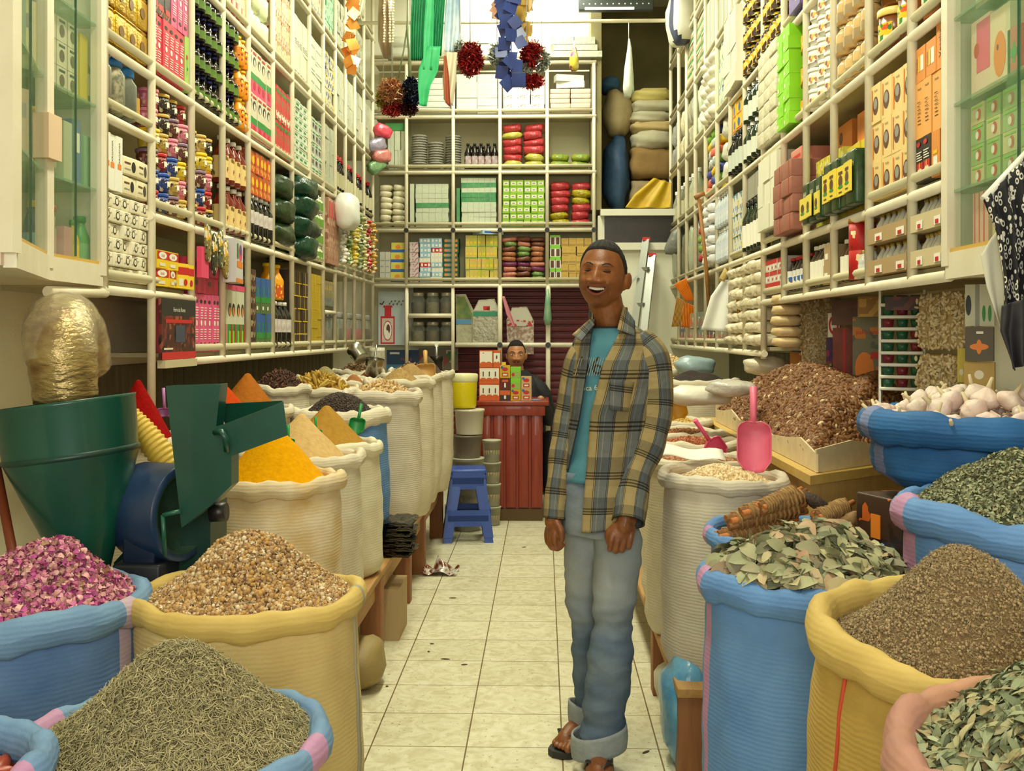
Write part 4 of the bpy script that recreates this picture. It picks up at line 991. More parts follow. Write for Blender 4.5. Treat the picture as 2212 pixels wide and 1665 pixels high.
fill('R', 1, 2.305, ['amber honey tub with yellow label', 'amber honey tub with orange label'], 'tub', honey, 2, 3, .15, inset=.02)
ess = mat((206, 206, 196), .15, coat=.3); capg = mat((190, 160, 70), .3, .6)
def mini(k, w, h): return bottle('essence_vial', .02, h, ess, capg, mat((226, 228, 226), .5), .4, (.06, .5), parts=False)
kraft = mat((176, 148, 104), .7); traym = film((220, 214, 190), .45, .2)
for bay, nm in ((0, 'in the near bay'), (1, 'in the second bay')):
 for rr in range(2):
  a, b = span('R', bay)
  t = MB().box(-.19, .19, -.002, .15, 0, .004).box(-.19, .19, -.004, -.001, 0, .05).box(-.19, .19, .148, .152, 0, .05).box(-.192, -.188, 0, .15, 0, .05).box(.188, .192, 0, .15, 0, .05)
  for x in (-.14, .07): t.box(x - .035, x + .035, -.0065, -.005, .006, .03, 1).box(x - .016, x + .016, -.008, -.0066, .008, .02, 2)
  o = t.build('vial_tray', [kraft if bay else mat((206, 190, 150), .6), label_p, red_p]); put(o, 'R', (a + b) / 2, 1.58 + FLOORZ + rr * .104, .02); o.scale.x = (b - a) / .39
  tag(o, 'cardboard tray of small glass vials %s, %s' % (nm, 'lower tier' if rr == 0 else 'upper tier'), 'tray', 'vial trays')
  fill('R', bay, 1.58, 'clear vial, %s tray %s' % (['lower', 'upper'][rr], nm), 'vial', mini, 7, 1, .094, (.03, .97), dz=rr * .104 + .005, inset=.036, group='glass vials in trays')
fill('R', 1, 1.83, 'pale orange coffee box with dark oval', 'box', lambda k, w, h: carton('filter_box', w, h, .18, mat((238, 208, 140), .5), [('o', .5, .45, .3, .24, BRN), ('o', .5, .5, .2, .14, GRY), ('r', .1, .2, .1, .9, ORG), ('t', 'Vesalia', .55, .84, .1, BRN)]), 4, 3, .128, rj=.01)
# bay 2: sachets of tea
greenfoil = mat((20, 44, 20), .3, c2=(40, 76, 34), scale=70)
fill('R', 2, 1.83, 'dark green coffee pouch printed Bahari, lower row', 'pouch', lambda k, w, h: carton('coffee_pouch', w, h, .05, greenfoil, [('t', 'BAHARI', .5, .72, .13, WHT), ('r', .3, .7, .55, .6, IVO)], .01), 4, 1, .19, rj=.06, inset=-.02)
fill('R', 2, 1.83, 'yellow sachet with brown jar picture pinned to green pouches', 'sachet', lambda k, w, h: carton('tea_sachet', w * .97, h, .006, mat((238, 214, 70), .45), [('o', .5, .5, .26, .2, BRN), ('o', .5, .3, .3, .06, GRN), ('r', .25, .75, .72, .82, BRN), ('r', .3, .7, .1, .14, BRN)]), 4, 1, .105, dz=.045, inset=-.03, rj=.08)
fill('R', 3, 1.83, 'green coffee pouch with white lettering, far half', 'pouch', lambda k, w, h: carton('coffee_pouch', w, h, .05, greenfoil, [('t', 'BARI', .5, .72, .15, WHT)], .01), 3, 1, .165, (.2, 1), rj=.06, inset=-.02)
fill('R', 3, 1.83, 'lemon sachet pinned low on the green pouches', 'sachet', lambda k, w, h: carton('tea_sachet', w * .97, h, .006, mat((236, 216, 84), .45), [('o', .5, .5, .26, .22, BRN), ('o', .5, .26, .3, .06, GRN)]), 3, 1, .085, (.2, 1), dz=.02, inset=-.03, rj=.08)
fill('R', 2, 1.83, 'slim yellow tea packet standing behind green pouches', 'packet', lambda k, w, h: carton('tea_packet', w, h, .06, mat((226, 200, 50), .5), [('o', .5, .4, .3, .24, GRN), ('r', .2, .8, .75, .85, ORG)]), 4, 1, .25, inset=.06, rj=.06)
fill('R', 3, 1.83, 'mixed yellow packet standing behind the pouches', 'packet', lambda k, w, h: carton('tea_packet', w, h, .06, printed((216, 206, 70), [(150, 170, 60), (236, 226, 160), (190, 140, 50)], 50), [('r', .2, .8, .4, .6, YEL)]), 5, 1, .27, (0, 1), inset=.06, rj=.06)
o = carton('numbered_carton', .3, .12, .2, mat((216, 128, 40), .5), [('t', '4011', .5, .5, .3, BLK)]); put(o, 'R', (RY[2] + RY[3]) / 2 + .02, 1.83 + FLOORZ + .255, .1); tag(o, 'orange carton numbered 4011 on top of the yellow packets', 'box')
o = carton('seal_carton', .26, .13, .2, mat((206, 120, 40), .5), [('o', .4, .6, .1, .2, BRN)]); put(o, 'R', (RY[3] + RY[4]) / 2, 1.83 + FLOORZ + .26, .12); tag(o, 'orange carton with round seal behind the mixed packets', 'box')
amb = mat((206, 160, 96), .18, c2=(226, 196, 140), scale=9, coat=.3)
fill('R', 2, 2.305, 'square bottle of cloudy amber honey', 'bottle', lambda k, w, h: bottle('honey_bottle', .04, h * .98, amb, mat((226, 206, 160), .4), film((232, 214, 170), .3, .3), .5, (.1, .4), shoulder=.74, parts=False), 4, 4, .115, inset=.015)
whl = printed((238, 234, 214), [(200, 130, 90), (226, 196, 90), (150, 90, 120)], 70, amount=.3)
fill('R', 3, 2.305, 'white yoghurt tub with yellow flower print', 'tub', lambda k, w, h: tub('cream_tub', .052, h * .98, white_p, mat((240, 238, 226), .4), spot=whl), 3, 5, .088, inset=.01, jit=.006)
# bay 2,3 lowest shelf
fill('R', 2, 1.58, 'small clear vial behind the rail, third bay', 'vial', mini, 3, 1, .1, (.64, 1))
fill('R', 2, 1.58, 'brown glass bottle with white label beside the red tin', 'bottle', lambda k, w, h: bottle('medicine_bottle', .03, h, mat((70, 40, 20), .15), white_p, label_p, .4, (.08, .6)), 2, 1, .16, (0, .34))
o = empty('red_tin'); MB().lathe([(.048, 0), (.048, .1), (.046, .102), (.048, .104), (.048, .205)], 20).build('body', printed((190, 30, 30), [(230, 210, 160), (150, 20, 24)], 40, amount=.2), o); MB().lathe([(.05, .2), (.05, .214)], 20).build('lid', mat((206, 150, 30), .3, .6), o)
put(o, 'R', RY[3] - .26, 1.58 + FLOORZ, .06); tag(o, 'tall red tin with gold rim on the lowest near shelf', 'tin')
fill('R', 3, 1.58, 'brown medicine bottle with white label and cap, fourth bay', 'bottle', lambda k, w, h: bottle('medicine_bottle', .034, h, mat((60, 44, 30), .15), white_p, label_p, .42, (.05, .62)), 4, 1, .17, (0, .6))
fill('R', 3, 1.58, 'kraft carton lying beside the medicine bottles', 'box', lambda k, w, h: carton('kraft_carton', w, h, .16, kraft, [('r', .1, .4, .3, .6, LAB)]), 1, 2, .075, (.62, 1))
fill('R', 4, 1.58, 'dropper bottle with blue and white label', 'bottle', lambda k, w, h: bottle('dropper_bottle', .028, h, mat((50, 40, 36), .15), [red_p, white_p][k], printed((226, 226, 220), [(200, 50, 50), (60, 100, 160)], 50, amount=.25), .42, (.05, .6)), 5, 1, .15)
rb = [('r', 0, 1, .62, 1, RED), ('r', .1, .5, .1, .5, WHT), ('r', .7, .9, .2, .4, RED)]
fill('R', 5, 1.58, 'small white ointment box with red top', 'box', lambda k, w, h: carton('ointment_box', w, h, .12, mat((216, 206, 190), .5), rb), 5, 3, .056, rj=.02)
# bay 4, 5
fill('R', 4, 2.305, 'bright lime green box, stepped pile', 'box', lambda k, w, h: carton('lime_box', w, h, .18, mat((140, 216, 20), .45), [('o', .75, .6, .14, .2, LIM), ('r', .06, .3, .2, .5, IVO)]), 2, 8, .054, (.0, .62), inset=-.01, rj=.04)
fill('R', 4, 2.305, 'amber bottle with yellow label beside the lime boxes', 'bottle', lambda k, w, h: bottle('amber_bottle', .03, h * .97, mat((120, 76, 20), .15), [brown_p, yell_p][k % 2], printed((226, 170, 30), [(80, 50, 30), (240, 226, 180)], 60), .4, (.1, .6)), 2, 3, .14, (.63, 1))
foil = mat((212, 206, 170), .3, c2=(226, 222, 200), scale=16, bump=.6, bscale=40)
fill('R', 5, 2.305, 'cellophane wrapped pale soap block', 'packet', lambda k, w, h: carton('soap_block', w, h, .2, foil, [], .006), 3, 7, .064, rj=.03, inset=-.01)
fill('R', 5, 1.83, 'plain white carton in an open pile', 'box', lambda k, w, h: carton('white_carton', w, h, .18, mat((228, 226, 204), .55), [('r', 0, 1, .0, .015, GRY)]), 3, 3, .115, rj=.04, inset=-.01, dz=.06)
fill('R', 4, 1.83, 'reddish brown brick of pressed paste', 'block', lambda k, w, h: carton('paste_brick', w, h, .2, mat((164, 104, 84), .6, c2=(146, 90, 74), scale=30), [('r', .72, .76, 0, 1, RED)], .004), 2, 4, .075, (0, .96), inset=-.03)
fill('R', 4, 1.83, 'pinkish brick topping the paste pile', 'block', lambda k, w, h: carton('paste_brick', w, h, .16, mat((206, 130, 110), .5), [('r', .1, .9, .4, .6, RED)], .004), 1, 1, .07, (.2, .7), dz=.30, inset=.03)
# bay 6: dark cordial bottles with white labels
gl = mat((20, 40, 24), .12, coat=.4)
fill('R', 6, 1.83, 'dark green cordial bottle with white label, low shelf', 'bottle', lambda k, w, h: bottle('cordial_bottle', .036, h, gl, black_p, label_p, .34, (.08, .52), parts=False), 5, 1, .27, inset=.0)
fill('R', 6, 1.83, 'grey and white pack lying over the cordial bottles', 'packet', lambda k, w, h: carton('grey_pack', w, h, .16, mat((160, 156, 140), .5)), 2, 1, .12, dz=.28)
fill('R', 6, 2.305, 'slender dark bottle with white label, upper shelf', 'bottle', lambda k, w, h: bottle('cordial_bottle', .034, h * .97, gl, white_p, mat((216, 220, 206), .5), .34, (.1, .5), parts=False), 4, 2, .21, inset=.0)
fill('R', 7, 2.305, 'black bottle with pale label next to the slender ones', 'bottle', lambda k, w, h: bottle('cordial_bottle', .036, h * .97, mat((24, 24, 24), .12), black_p, mat((206, 212, 200), .5), .34, (.1, .5), parts=False), 4, 1, .24, inset=.0)
fill('R', 7, 2.305, 'bright yellow carton above the black bottles', 'box', lambda k, w, h: carton('yellow_carton', w, h, .16, mat((236, 190, 16), .45), [('o', .5, .5, .2, .3, BLU), ('r', .1, .9, .06, .14, RED)]), 3, 2, .085, dz=.245, rj=.08)
fill('R', 7, 1.83, 'green and white detergent pack, bubbles printed', 'packet', lambda k, w, h: carton('detergent_pack', w, h, .14, printed((222, 222, 206), [(60, 110, 190), (236, 206, 40), (80, 170, 70)], 34, amount=.5)), 4, 3, .12, rj=.04)
fill('R', 8, 1.83, 'clear bottle with white cap and blue label', 'bottle', lambda k, w, h: bottle('vinegar_bottle', .036, h * .98, mat((196, 204, 206), .15), white_p, mat((190, 206, 226), .5, c2=(236, 236, 230), scale=40), .36, (.1, .55), parts=False), 5, 2, .215, inset=.0)
# bays 8-13 : sponges, cotton, bags
spg = [(236, 196, 30), (120, 176, 50), (226, 110, 80), (60, 70, 150), (190, 196, 190)]
sn = ['yellow', 'green', 'coral', 'blue', 'grey']
fill('R', 9, 2.305, [x + ' scouring sponge pack' for x in sn], 'sponge', lambda k, w, h: pillow('sponge_pack', w, h, .12, mat(spg[k], .5, bump=.4, bscale=60), n=7, flat=.4), 3, 7, .06, rj=.15, roll=.13)
fill('R', 8, 2.305, 'crinkled clear bag of white cotton, front of sponges', 'bag', lambda k, w, h: pillow('cotton_bag', w, h, .2, mat((206, 202, 180), .25, c2=(226, 222, 206), scale=12, bump=.8, bscale=24), n=9), 2, 3, .14, rj=.1, roll=.13)
fill('R', 9, 1.83, 'crumpled white cotton packet in a full column', 'packet', lambda k, w, h: pillow('cotton_packet', w, h * 1.05, .24, mat((230, 230, 226), .4, bump=.8, bscale=22), n=9, flat=.6), 2, 6, .066, rj=.1, inset=-.02, roll=.13)
fill('R', 10, 1.83, [x + ' cloth roll stacked far along the shelf' for x in ('red', 'green', 'orange', 'dark')], 'cloth', lambda k, w, h: pillow('cloth_roll', w, h, .16, mat([(190, 50, 50), (120, 150, 60), (214, 120, 50), (60, 60, 70)][k], .7), n=7, flat=.5), 2, 6, .065, rj=.1, roll=.13)
for bay, c, nm in ((11, (170, 176, 150), 'pale'), (12, (110, 110, 84), 'olive'), (13, (150, 150, 130), 'grey')):
 fill('R', bay, 1.83, 'upright %s pouch near the alcove' % nm, 'pouch', lambda k, w, h: pillow('upright_pouch', w, h, .1, mat(c, .25, bump=.7, bscale=24), n=8, flat=.5), 3, 1, .38, rj=.1)
 fill('R', bay, 2.305, 'tall %s bottle near the alcove' % nm, 'bottle', lambda k, w, h: bottle('tall_bottle', .035, h, mat(c, .3), white_p, mat((190, 186, 150), .5), .4, parts=False), 3, 1, .3)
# lowest row (far half)
beanb = mat((222, 206, 166), .3, c2=(240, 234, 210), scale=40, bump=.6, bscale=70)
for bay in (6, 7):
 fill('R', bay, 1.325, 'twisted clear bag of white beans, %s column block' % ['first', 'second'][bay - 6], 'bag', lambda k, w, h: pillow('bean_bag', w, h * 1.1, .22, beanb, n=9, flat=.65), 3, 7, .063, rj=.2, inset=-.02, jit=.01, roll=.13)
fill('R', 5, 1.325, 'stacked cream roll seen under the shelf end', 'roll', lambda k, w, h: pillow('cream_roll', w, h, .12, mat((214, 186, 136), .6), n=8, flat=.5), 1, 5, .05, (.45, 1), inset=.0)
for bay in (8, 9, 10, 11, 12):
 fill('R', bay, 1.325, 'small pack on the low far shelf, %s bay' % ORD[bay - 8], 'packet', lambda k, w, h: carton('small_pack', w, h, .12, printed([(150, 146, 120), (80, 70, 60), (120, 130, 110), (170, 150, 120), (100, 90, 84)][bay - 8], [(206, 60, 60), (206, 206, 190), (60, 110, 160)], 30)), 3, 2, .11)
# upper rows
sun = printed((226, 170, 20), [(60, 40, 20), (40, 30, 24), (240, 220, 120)], 44, amount=.5)
def oil2(k, w, h): return bottle('sunflower_oil_bottle', .036, h * .97, mat((50, 34, 20), .2), yell_p, sun, .42, (.04, .62), parts=False)
fill('R', 5, 2.775, 'sunflower oil bottle with black and yellow label, front bay', 'bottle', oil2, 4, 3, .14, inset=.0)
fill('R', 6, 2.775, 'sunflower oil bottle behind the post, yellow label', 'bottle', oil2, 4, 3, .14, inset=.0)
o = carton('purple_box', .2, .3, .2, mat((110, 90, 160), .5, c2=(90, 70, 140), scale=10), [('t', 'CINO', .35, .5, .2, WHT, PI / 2), ('r', .6, .9, .1, .8, WHT)]); put(o, 'R', RY[4] + .1, 2.775 + FLOORZ, .0); tag(o, 'purple box with white lettering on the upper right shelf', 'box')
fill('R', 4, 2.775, 'plain pale carton behind the purple box', 'box', lambda k, w, h: carton('pale_carton', w, h, .14, mat((206, 200, 170), .5)), 3, 2, .15, inset=.15)
fill('R', 7, 2.775, 'long white foam box, upper shelf', 'box', lambda k, w, h: carton('foam_box', w, h, .24, mat((226, 224, 206), .6), [('r', .1, .9, .45, .55, IVO)]), 2, 4, .105, rj=.05, inset=-.02)
fill('R', 8, 2.775, 'sewn textile pack with green stripe', 'packet', lambda k, w, h: carton('textile_pack', w, h, .16, printed((206, 216, 190), [(90, 150, 100), (80, 120, 180), (236, 236, 220)], 30)), 4, 3, .14, rj=.05)
fill('R', 9, 2.775, 'round white cotton ball bag', 'bag', lambda k, w, h: pillow('cotton_ball_bag', w, h * 1.05, .2, mat((232, 226, 200), .35, c2=(240, 236, 220), scale=20, bump=.5, bscale=16), n=9, flat=.8), 3, 5, .086, rj=.1, inset=-.02, roll=.13)
for bay, c in ((10, (196, 206, 180)), (11, (170, 166, 140)), (12, (206, 196, 160)), (13, (150, 150, 140))):
 fill('R', bay, 2.775, 'tall foil pack on the upper far shelf, %s bay' % ORD[bay - 10], 'packet', lambda k, w, h: pillow('foil_pack', w, h, .12, mat(c, .25, c2=tuple(min(255, x + 30) for x in c), scale=14, bump=.7, bscale=30), n=8, flat=.5), 3, 2, .2, rj=.1)
for bay, n in ((6, 3), (7, 4), (8, 3), (9, 3)):
 fill('R', bay, 3.245, 'tall white striped packet near the ceiling, %s bay' % ORD[bay - 6], 'packet', lambda k, w, h: carton('striped_packet', w, h, .14, mat((220, 220, 200), .5), [('r', .1, .2, 0, 1, GRY), ('r', .45, .5, 0, 1, GRY), ('r', .8, .85, 0, 1, GRY)]), n, 1, .36)
for bay in (10, 11):
 fill('R', bay, 3.245, 'green striped noodle box near the ceiling, %s bay' % ORD[bay - 10], 'box', lambda k, w, h: carton('noodle_box', w, h, .14, mat((206, 200, 170), .5), [('r', 0, 1, .2, .5, GRN), ('r', 0, 1, .6, .7, ORG)]), 2, 5, .075)
o = pillow('printed_sack', .34, .42, .2, mat((226, 224, 206), .5), n=12, m2=mat((60, 66, 96), .5)); put(o, 'R', RY[12] - .1, 3.62, -.12, .2); tag(o, 'bulging white bag with dark stripes near the ceiling corner', 'bag')

# ================================================================= REAR WALL
def bfill(bay, z, *a, **k): return fill('B', bay, BZ[z], *a, **k)
gb = mat((206, 212, 186), .3, c2=(190, 198, 170), scale=16); gg = mat((90, 160, 100), .3, c2=(60, 130, 80), scale=20)
# row 0 (above the counter shelf)
bfill(0, 0, 'white narrow box at the rear left corner', 'box', lambda k, w, h: carton('narrow_box', w, h, .16, mat((196, 196, 180), .45), lines(.1, .9, .1, .9, 4, GRY, .15)), 2, 1, .26, (.12, .5))
bfill(0, 0, 'lemon noodle packet with blue edge', 'packet', lambda k, w, h: carton('noodle_packet', w, h, .16, mat((210, 200, 80), .45), [('o', .5, .55, .2, .22, ORG), ('r', 0, 1, 0, .3, BLU)]), 1, 4, .085, (.52, 1))
bfill(1, 0, 'white and pink slim box', 'box', lambda k, w, h: carton('slim_box', w, h, .16, printed((206, 196, 190), [(190, 120, 140), (236, 236, 226)], 60)), 1, 8, .043, (0, .22))
rwb = [red_p, mat((150, 190, 210), .45), mat((226, 224, 206), .45)]
bfill(1, 0, ['red glossy soap box', 'pale blue glossy soap box', 'white glossy soap box'], 'box', lambda k, w, h: carton('soap_box', w, h, .16, rwb[k], [('r', .1, .25, .2, .8, LAB), ('r', .4, .6, .3, .7, LAB), ('r', .7, .9, .2, .8, LAB)]), 2, 9, .042, (.24, .8), rj=.01)
bfill(1, 0, 'dark green toothpaste box with orange ends', 'box', lambda k, w, h: carton('paste_box', w, h, .16, mat((20, 90, 50), .45), [('r', .16, .84, .2, .75, GRY), ('o', .16, .48, .09, .3, ORG), ('o', .84, .48, .09, .3, ORG)]), 1, 9, .042, (.8, 1.18), rj=.01)
ybx = [mat((190, 186, 40), .4), mat((206, 190, 70), .35), mat((206, 180, 80), .35)]
bfill(2, 0, ['olive yellow soap carton', 'shiny lemon soap carton', 'gold yellow soap carton'], 'box', lambda k, w, h: carton('yellow_soap_carton', w, h, .16, ybx[k], [('r', .04, .96, .04, .1, GRN), ('r', .2, .8, .3, .5, YEL)]), 8, 4, .1, (.22, 1), rj=.01)
bagc = [mat((120, 70, 50), .25, bump=.6, bscale=60), mat((176, 110, 70), .25, bump=.6, bscale=60), mat((120, 50, 90), .25, bump=.6, bscale=60), mat((120, 150, 76), .25, bump=.6, bscale=60), mat((206, 130, 110), .25, bump=.6, bscale=60)]
bagn = ['dark brown', 'copper', 'purple', 'green', 'salmon']
bfill(3, 0, [n + ' shiny dye packet' for n in bagn], 'packet', lambda k, w, h: pillow('dye_packet', w, h * 1.1, .16, bagc[k], n=7, flat=.4), 3, 9, .043, (0, 1), rj=.05, roll=.13)
bfill(4, 0, 'white and green coffee box with brown glass', 'box', lambda k, w, h: carton('instant_coffee_box', w, h, .16, white_p, [('r', 0, 1, 0, .16, LIM), ('r', .2, .8, .2, .82, BRN), ('r', .0, 1, .86, 1, LIM)]), 2, 4, .1, (0, .27))
bfill(4, 0, 'gold bouillon box with small print', 'box', lambda k, w, h: carton('bouillon_box', w, h, .16, mat((190, 150, 40), .35, c2=(206, 170, 70), scale=30), lines(.06, .94, .15, .4, 2, BRN, .3)), 4, 5, .075, (.28, 1), rj=.01)
o = carton('blue_tray', .2, .035, .2, mat((180, 200, 214), .5), [('r', .1, .9, .3, .7, BLU)]); put(o, 'B', BX[3] - .06, BZ[0] + .442, .0, .5); tag(o, 'open pale blue box lying on top of the yellow cartons', 'box')
# row 1
bfill(0, 1, 'long cream pillow packet', 'packet', lambda k, w, h: pillow('cream_packet', w, h * 1.1, .2, mat((226, 218, 184), .5), n=8, flat=.5), 2, 7, .052, (.1, .98), rj=.1, roll=.13)
bfill(1, 1, ['pale green wrapped towel box', 'deep green wrapped towel box'], 'box', lambda k, w, h: carton('towel_box', w, h, .2, [gb, gg][k], [('r', x, x + .008, 0, 1, GRY) for x in (.2, .4, .6, .8)]), 1, 9, .041, (.14, .95), rj=.02)
bfill(1, 1, 'upright pale box at the side of the towels', 'box', lambda k, w, h: carton('upright_box', w, h, .2, gb), 1, 1, .37, (.02, .12))
bfill(2, 1, ['white wrapped towel box', 'shiny green wrapped towel box'], 'box', lambda k, w, h: carton('towel_box', w, h, .2, [gb, gg][k], [('r', x, x + .008, 0, 1, GRY) for x in (.17, .34, .5, .67, .84)]), 1, 10, .042, (.12, .98), rj=.02)
bfill(2, 1, 'narrow green box at the side of the white towels', 'box', lambda k, w, h: carton('narrow_green_box', w, h, .2, gg), 1, 1, .33, (.02, .10))
bfill(3, 1, 'lime green box with a square white label', 'box', lambda k, w, h: carton('labelled_lime_box', w, h, .18, mat((150, 190, 40), .45), [('r', .15, .85, .3, .75, LAB), ('r', .3, .7, .42, .6, GRY), ('r', 0, .03, 0, 1, GRN), ('r', 0, 1, 0, .04, GRN)]), 6, 7, .057, rj=.005)
pil = [mat((170, 40, 50), .25, c2=(200, 80, 80), scale=30, bump=.7, bscale=40), mat((200, 180, 40), .25, c2=(120, 110, 30), scale=40, bump=.7, bscale=40)]
bfill(4, 1, ['red shiny pasta bag', 'yellow shiny pasta bag'], 'bag', lambda k, w, h: pillow('pasta_bag', w, h * 1.15, .22, pil[k], n=8, flat=.5), 2, 6, .062, (0, 1), rj=.12, roll=.13)
# row 2
bfill(0, 2, 'white slim carton column', 'box', lambda k, w, h: carton('slim_carton', w, h, .16, gb, [('r', .0, .04, 0, 1, GRY)]), 5, 2, .165, (.42, .98), rj=.01)
bfill(0, 2, 'green flat box laid over the slim cartons', 'box', lambda k, w, h: carton('flat_green_box', w, h, .18, mat((60, 140, 70), .45)), 1, 1, .065, (.3, .98), dz=.335)
pad = mat((130, 126, 112), .5, c2=(160, 156, 140), scale=120, bump=.8, bscale=120)
def wool(k, w, h):
 mb = MB(); n = int(h / .0215)
 for i in range(n):
  mb.lathe([(.055, 0), (.069, .004), (.07, .012), (.06, .0205)], 18, 0, (random.uniform(-.003, .003), .07 + random.uniform(-.003, .003), i * .0215))
 return mb.build('steel_wool_roll', pad)
for u, n, lab in ((.22, 14, 'tall grey stack of steel wool discs against the post'), (.62, 11, 'lower grey stack of steel wool discs in the middle'), (1.04, 14, 'grey stack of steel wool discs beside the black bottles')):
 a, b = span('B', 1)
 o = wool(0, 0, n * .0215 + .001); put(o, 'B', a + (b - a) * u, BZ[2] + FLOORZ, .02 + (.03 if u > 1 else 0)); tag(o, lab, 'scouring pads', 'stacks of steel wool')
bfill(2, 2, 'black sauce bottle with pale label, front row', 'bottle', lambda k, w, h: bottle('sauce_bottle', .031, h, mat((26, 18, 16), .12), black_p, printed((170, 150, 150), [(140, 60, 40), (190, 180, 180)], 40), .36, (.1, .5)), 5, 1, .225, (.2, 1), jit=.002)
bfill(2, 2, 'black sauce bottle in the back row', 'bottle', lambda k, w, h: bottle('sauce_bottle', .031, h, mat((26, 18, 16), .12), black_p, mat((150, 130, 130), .5), .36, (.1, .5)), 5, 1, .215, (.28, 1.0), inset=.11, jit=.002)
bfill(3, 2, ['dark red pasta bag on its pile', 'lemon green pasta bag on its pile'], 'bag', lambda k, w, h: pillow('pasta_bag', w, h * 1.15, .22, [pil[0], mat((170, 170, 60), .25, c2=(206, 196, 100), scale=30, bump=.7, bscale=40)][k], n=8, flat=.5), 2, 6, .064, (0, 1), rj=.12, roll=.13)
bfill(4, 2, 'flat yellow green pasta bag lying alone', 'bag', lambda k, w, h: pillow('pasta_bag', w, h * 1.15, .22, mat((160, 160, 40), .25, c2=(90, 140, 70), scale=14, bump=.7, bscale=40), n=8, flat=.5), 2, 2, .06, (0, .98), rj=.1, roll=.13)
# row 3
bfill(1, 3, 'folded white cloth with blue print', 'cloth', lambda k, w, h: carton('folded_cloth', w, h, .2, mat((220, 222, 206), .6, c2=(196, 204, 206), scale=8), [('r', .2, .3, .3, .6, BLU)], .008), 1, 6, .052, (.1, 1), rj=.05)
bfill(2, 3, 'white glossy porcelain carton', 'box', lambda k, w, h: carton('porcelain_carton', w, h, .18, mat((224, 226, 206), .3), [('r', .0, 1, .0, .03, GRY), ('r', .1, .6, .4, .5, IVO)]), 2, 5, .068, rj=.02)
bfill(3, 3, 'white box speckled with tiny flowers', 'box', lambda k, w, h: carton('flower_speckled_box', w, h, .18, printed((236, 232, 220), [(206, 120, 80), (150, 160, 120)], 90, amount=.15)), 3, 4, .078, rj=.02)
bfill(4, 3, 'folded cream napkin pile with rosy print', 'cloth', lambda k, w, h: carton('napkin_pile', w, h, .2, mat((224, 212, 190), .7, c2=(206, 160, 160), scale=9, contrast=.12), [], .008), 2, 5, .042, rj=.04)
bfill(4, 3, 'long white box leaning on the napkins', 'box', lambda k, w, h: carton('long_white_box', w, h, .1, mat((232, 232, 220), .4)), 1, 2, .055, (.15, .85), dz=.22, rj=.3)
# on top of the grid
for x0, x1, z, h, lab in ((.02, .5, 0, .05, 'long grey white parcel on the top shelf edge'), (.08, .46, .055, .05, 'cellophane parcel on the long grey one'), (.06, .44, .11, .06, 'uppermost cellophane parcel at the right top')):
 o = carton('top_parcel', x1 - x0, h, .26, mat((190, 192, 170), .3, bump=.6, bscale=30)); put(o, 'B', (x0 + x1) / 2, BZ[4] + FLOORZ + z, -.04); tag(o, lab, 'parcel')
for x, w, h, lab in ((-.6, .3, .13, 'white cellophane carton on the top shelf behind the tinsel'), (-.6, .28, .2, 'larger white carton at the rear top')):
 o = carton('white_top_carton', w, h, .2, mat((216, 220, 200), .35)); put(o, 'B', x, BZ[4] + FLOORZ + (0 if h < .15 else .14), .02); tag(o, lab, 'box')
for z, lab in ((0, 'white folded bale at the rear top left'), (.09, 'upper white folded bale at the rear top left')):
 o = pillow('folded_bale', .36, .11, .24, mat((206, 206, 186), .4, bump=.5, bscale=14), flat=.4); put(o, 'B', -1.2, BZ[4] + FLOORZ + z, -.02); tag(o, lab, 'cloth')
# ================================================================= benches, table, counter, buckets, stool
woodm = mat((186, 142, 80), .6, c2=(160, 116, 60), scale=4, stretch=(12, 1.2, 12), bump=.15)
woodd = mat((158, 102, 54), .6, c2=(130, 80, 42), scale=4, stretch=(10, 10, 1.2), bump=.15)
def bench(label, x0, x1, y0, y1, zt, legs, lx, back):
 e = empty('wooden_bench', (0, 0, 0)); tag(e, label, 'bench')
 n = 3
 for i in range(n):
  w = (x1 - x0) / n
  MB().rbox(x0 + i * w + .004, x0 + (i + 1) * w - .004, y0, y1, zt - .03, zt, .004).build('plank', woodm, e)
 for y, dy in legs:
  for x in (lx, back):
   MB().rbox(x - .045, x + .045, y, y + dy, 0, zt - .031, .004).build('leg', woodd, e)
 MB().rbox(lx - .012, lx + .02, y0 + .02, y1 - .02, zt - .125, zt - .032, .003).build('apron', woodm, e)
 return e
bench('long low wooden bench under the left row of spice sacks', -1.80, -.70, 3.42, 7.9, .39, ((3.95, .1), (4.72, .1), (5.75, .09), (6.45, .09), (7.6, .09)), -.75, -1.7)
bench('low wooden bench under the white sacks on the right', .42, 1.42, 3.47, 7.0, .30, ((3.48, .1), (4.31, .09), (6.7, .09)), .475, 1.36)
# almond table: a yellow painted box with a cut carton tray on top
tablem = mat((206, 172, 92), .55, c2=(188, 152, 76), scale=5, stretch=(1, 8, 8))
e = empty('almond_table'); tag(e, 'yellow wooden box table carrying the almond tray', 'table')
A0 = atZ(1755, 1026, .97); A1 = Vector((1.2, 3.84, .97))
quad = [(A0.x, A0.y), (A1.x, A1.y), (1.56, 4.05), (1.56, 6.0), (A0.x, 6.0)]
def prism(poly, z0, z1, m=0):
 n = len(poly); mb = MB()
 mb.add([(x, y, z0) for x, y in poly] + [(x, y, z1) for x, y in poly], [tuple(range(n))[::-1], tuple(range(n, 2 * n))] + [(i, (i + 1) % n, n + (i + 1) % n, n + i) for i in range(n)], m)
 return mb
prism(quad, .31, .94).build('body', mat((196, 160, 96), .6, c2=(180, 142, 80), scale=4, stretch=(10, 10, 1)), e)
prism([(quad[0][0] - .012, quad[0][1] - .02), (quad[1][0] + .01, quad[1][1] - .012)] + quad[2:4] + [(quad[4][0] - .012, 6.0)], .94, .97).build('top', tablem, e)
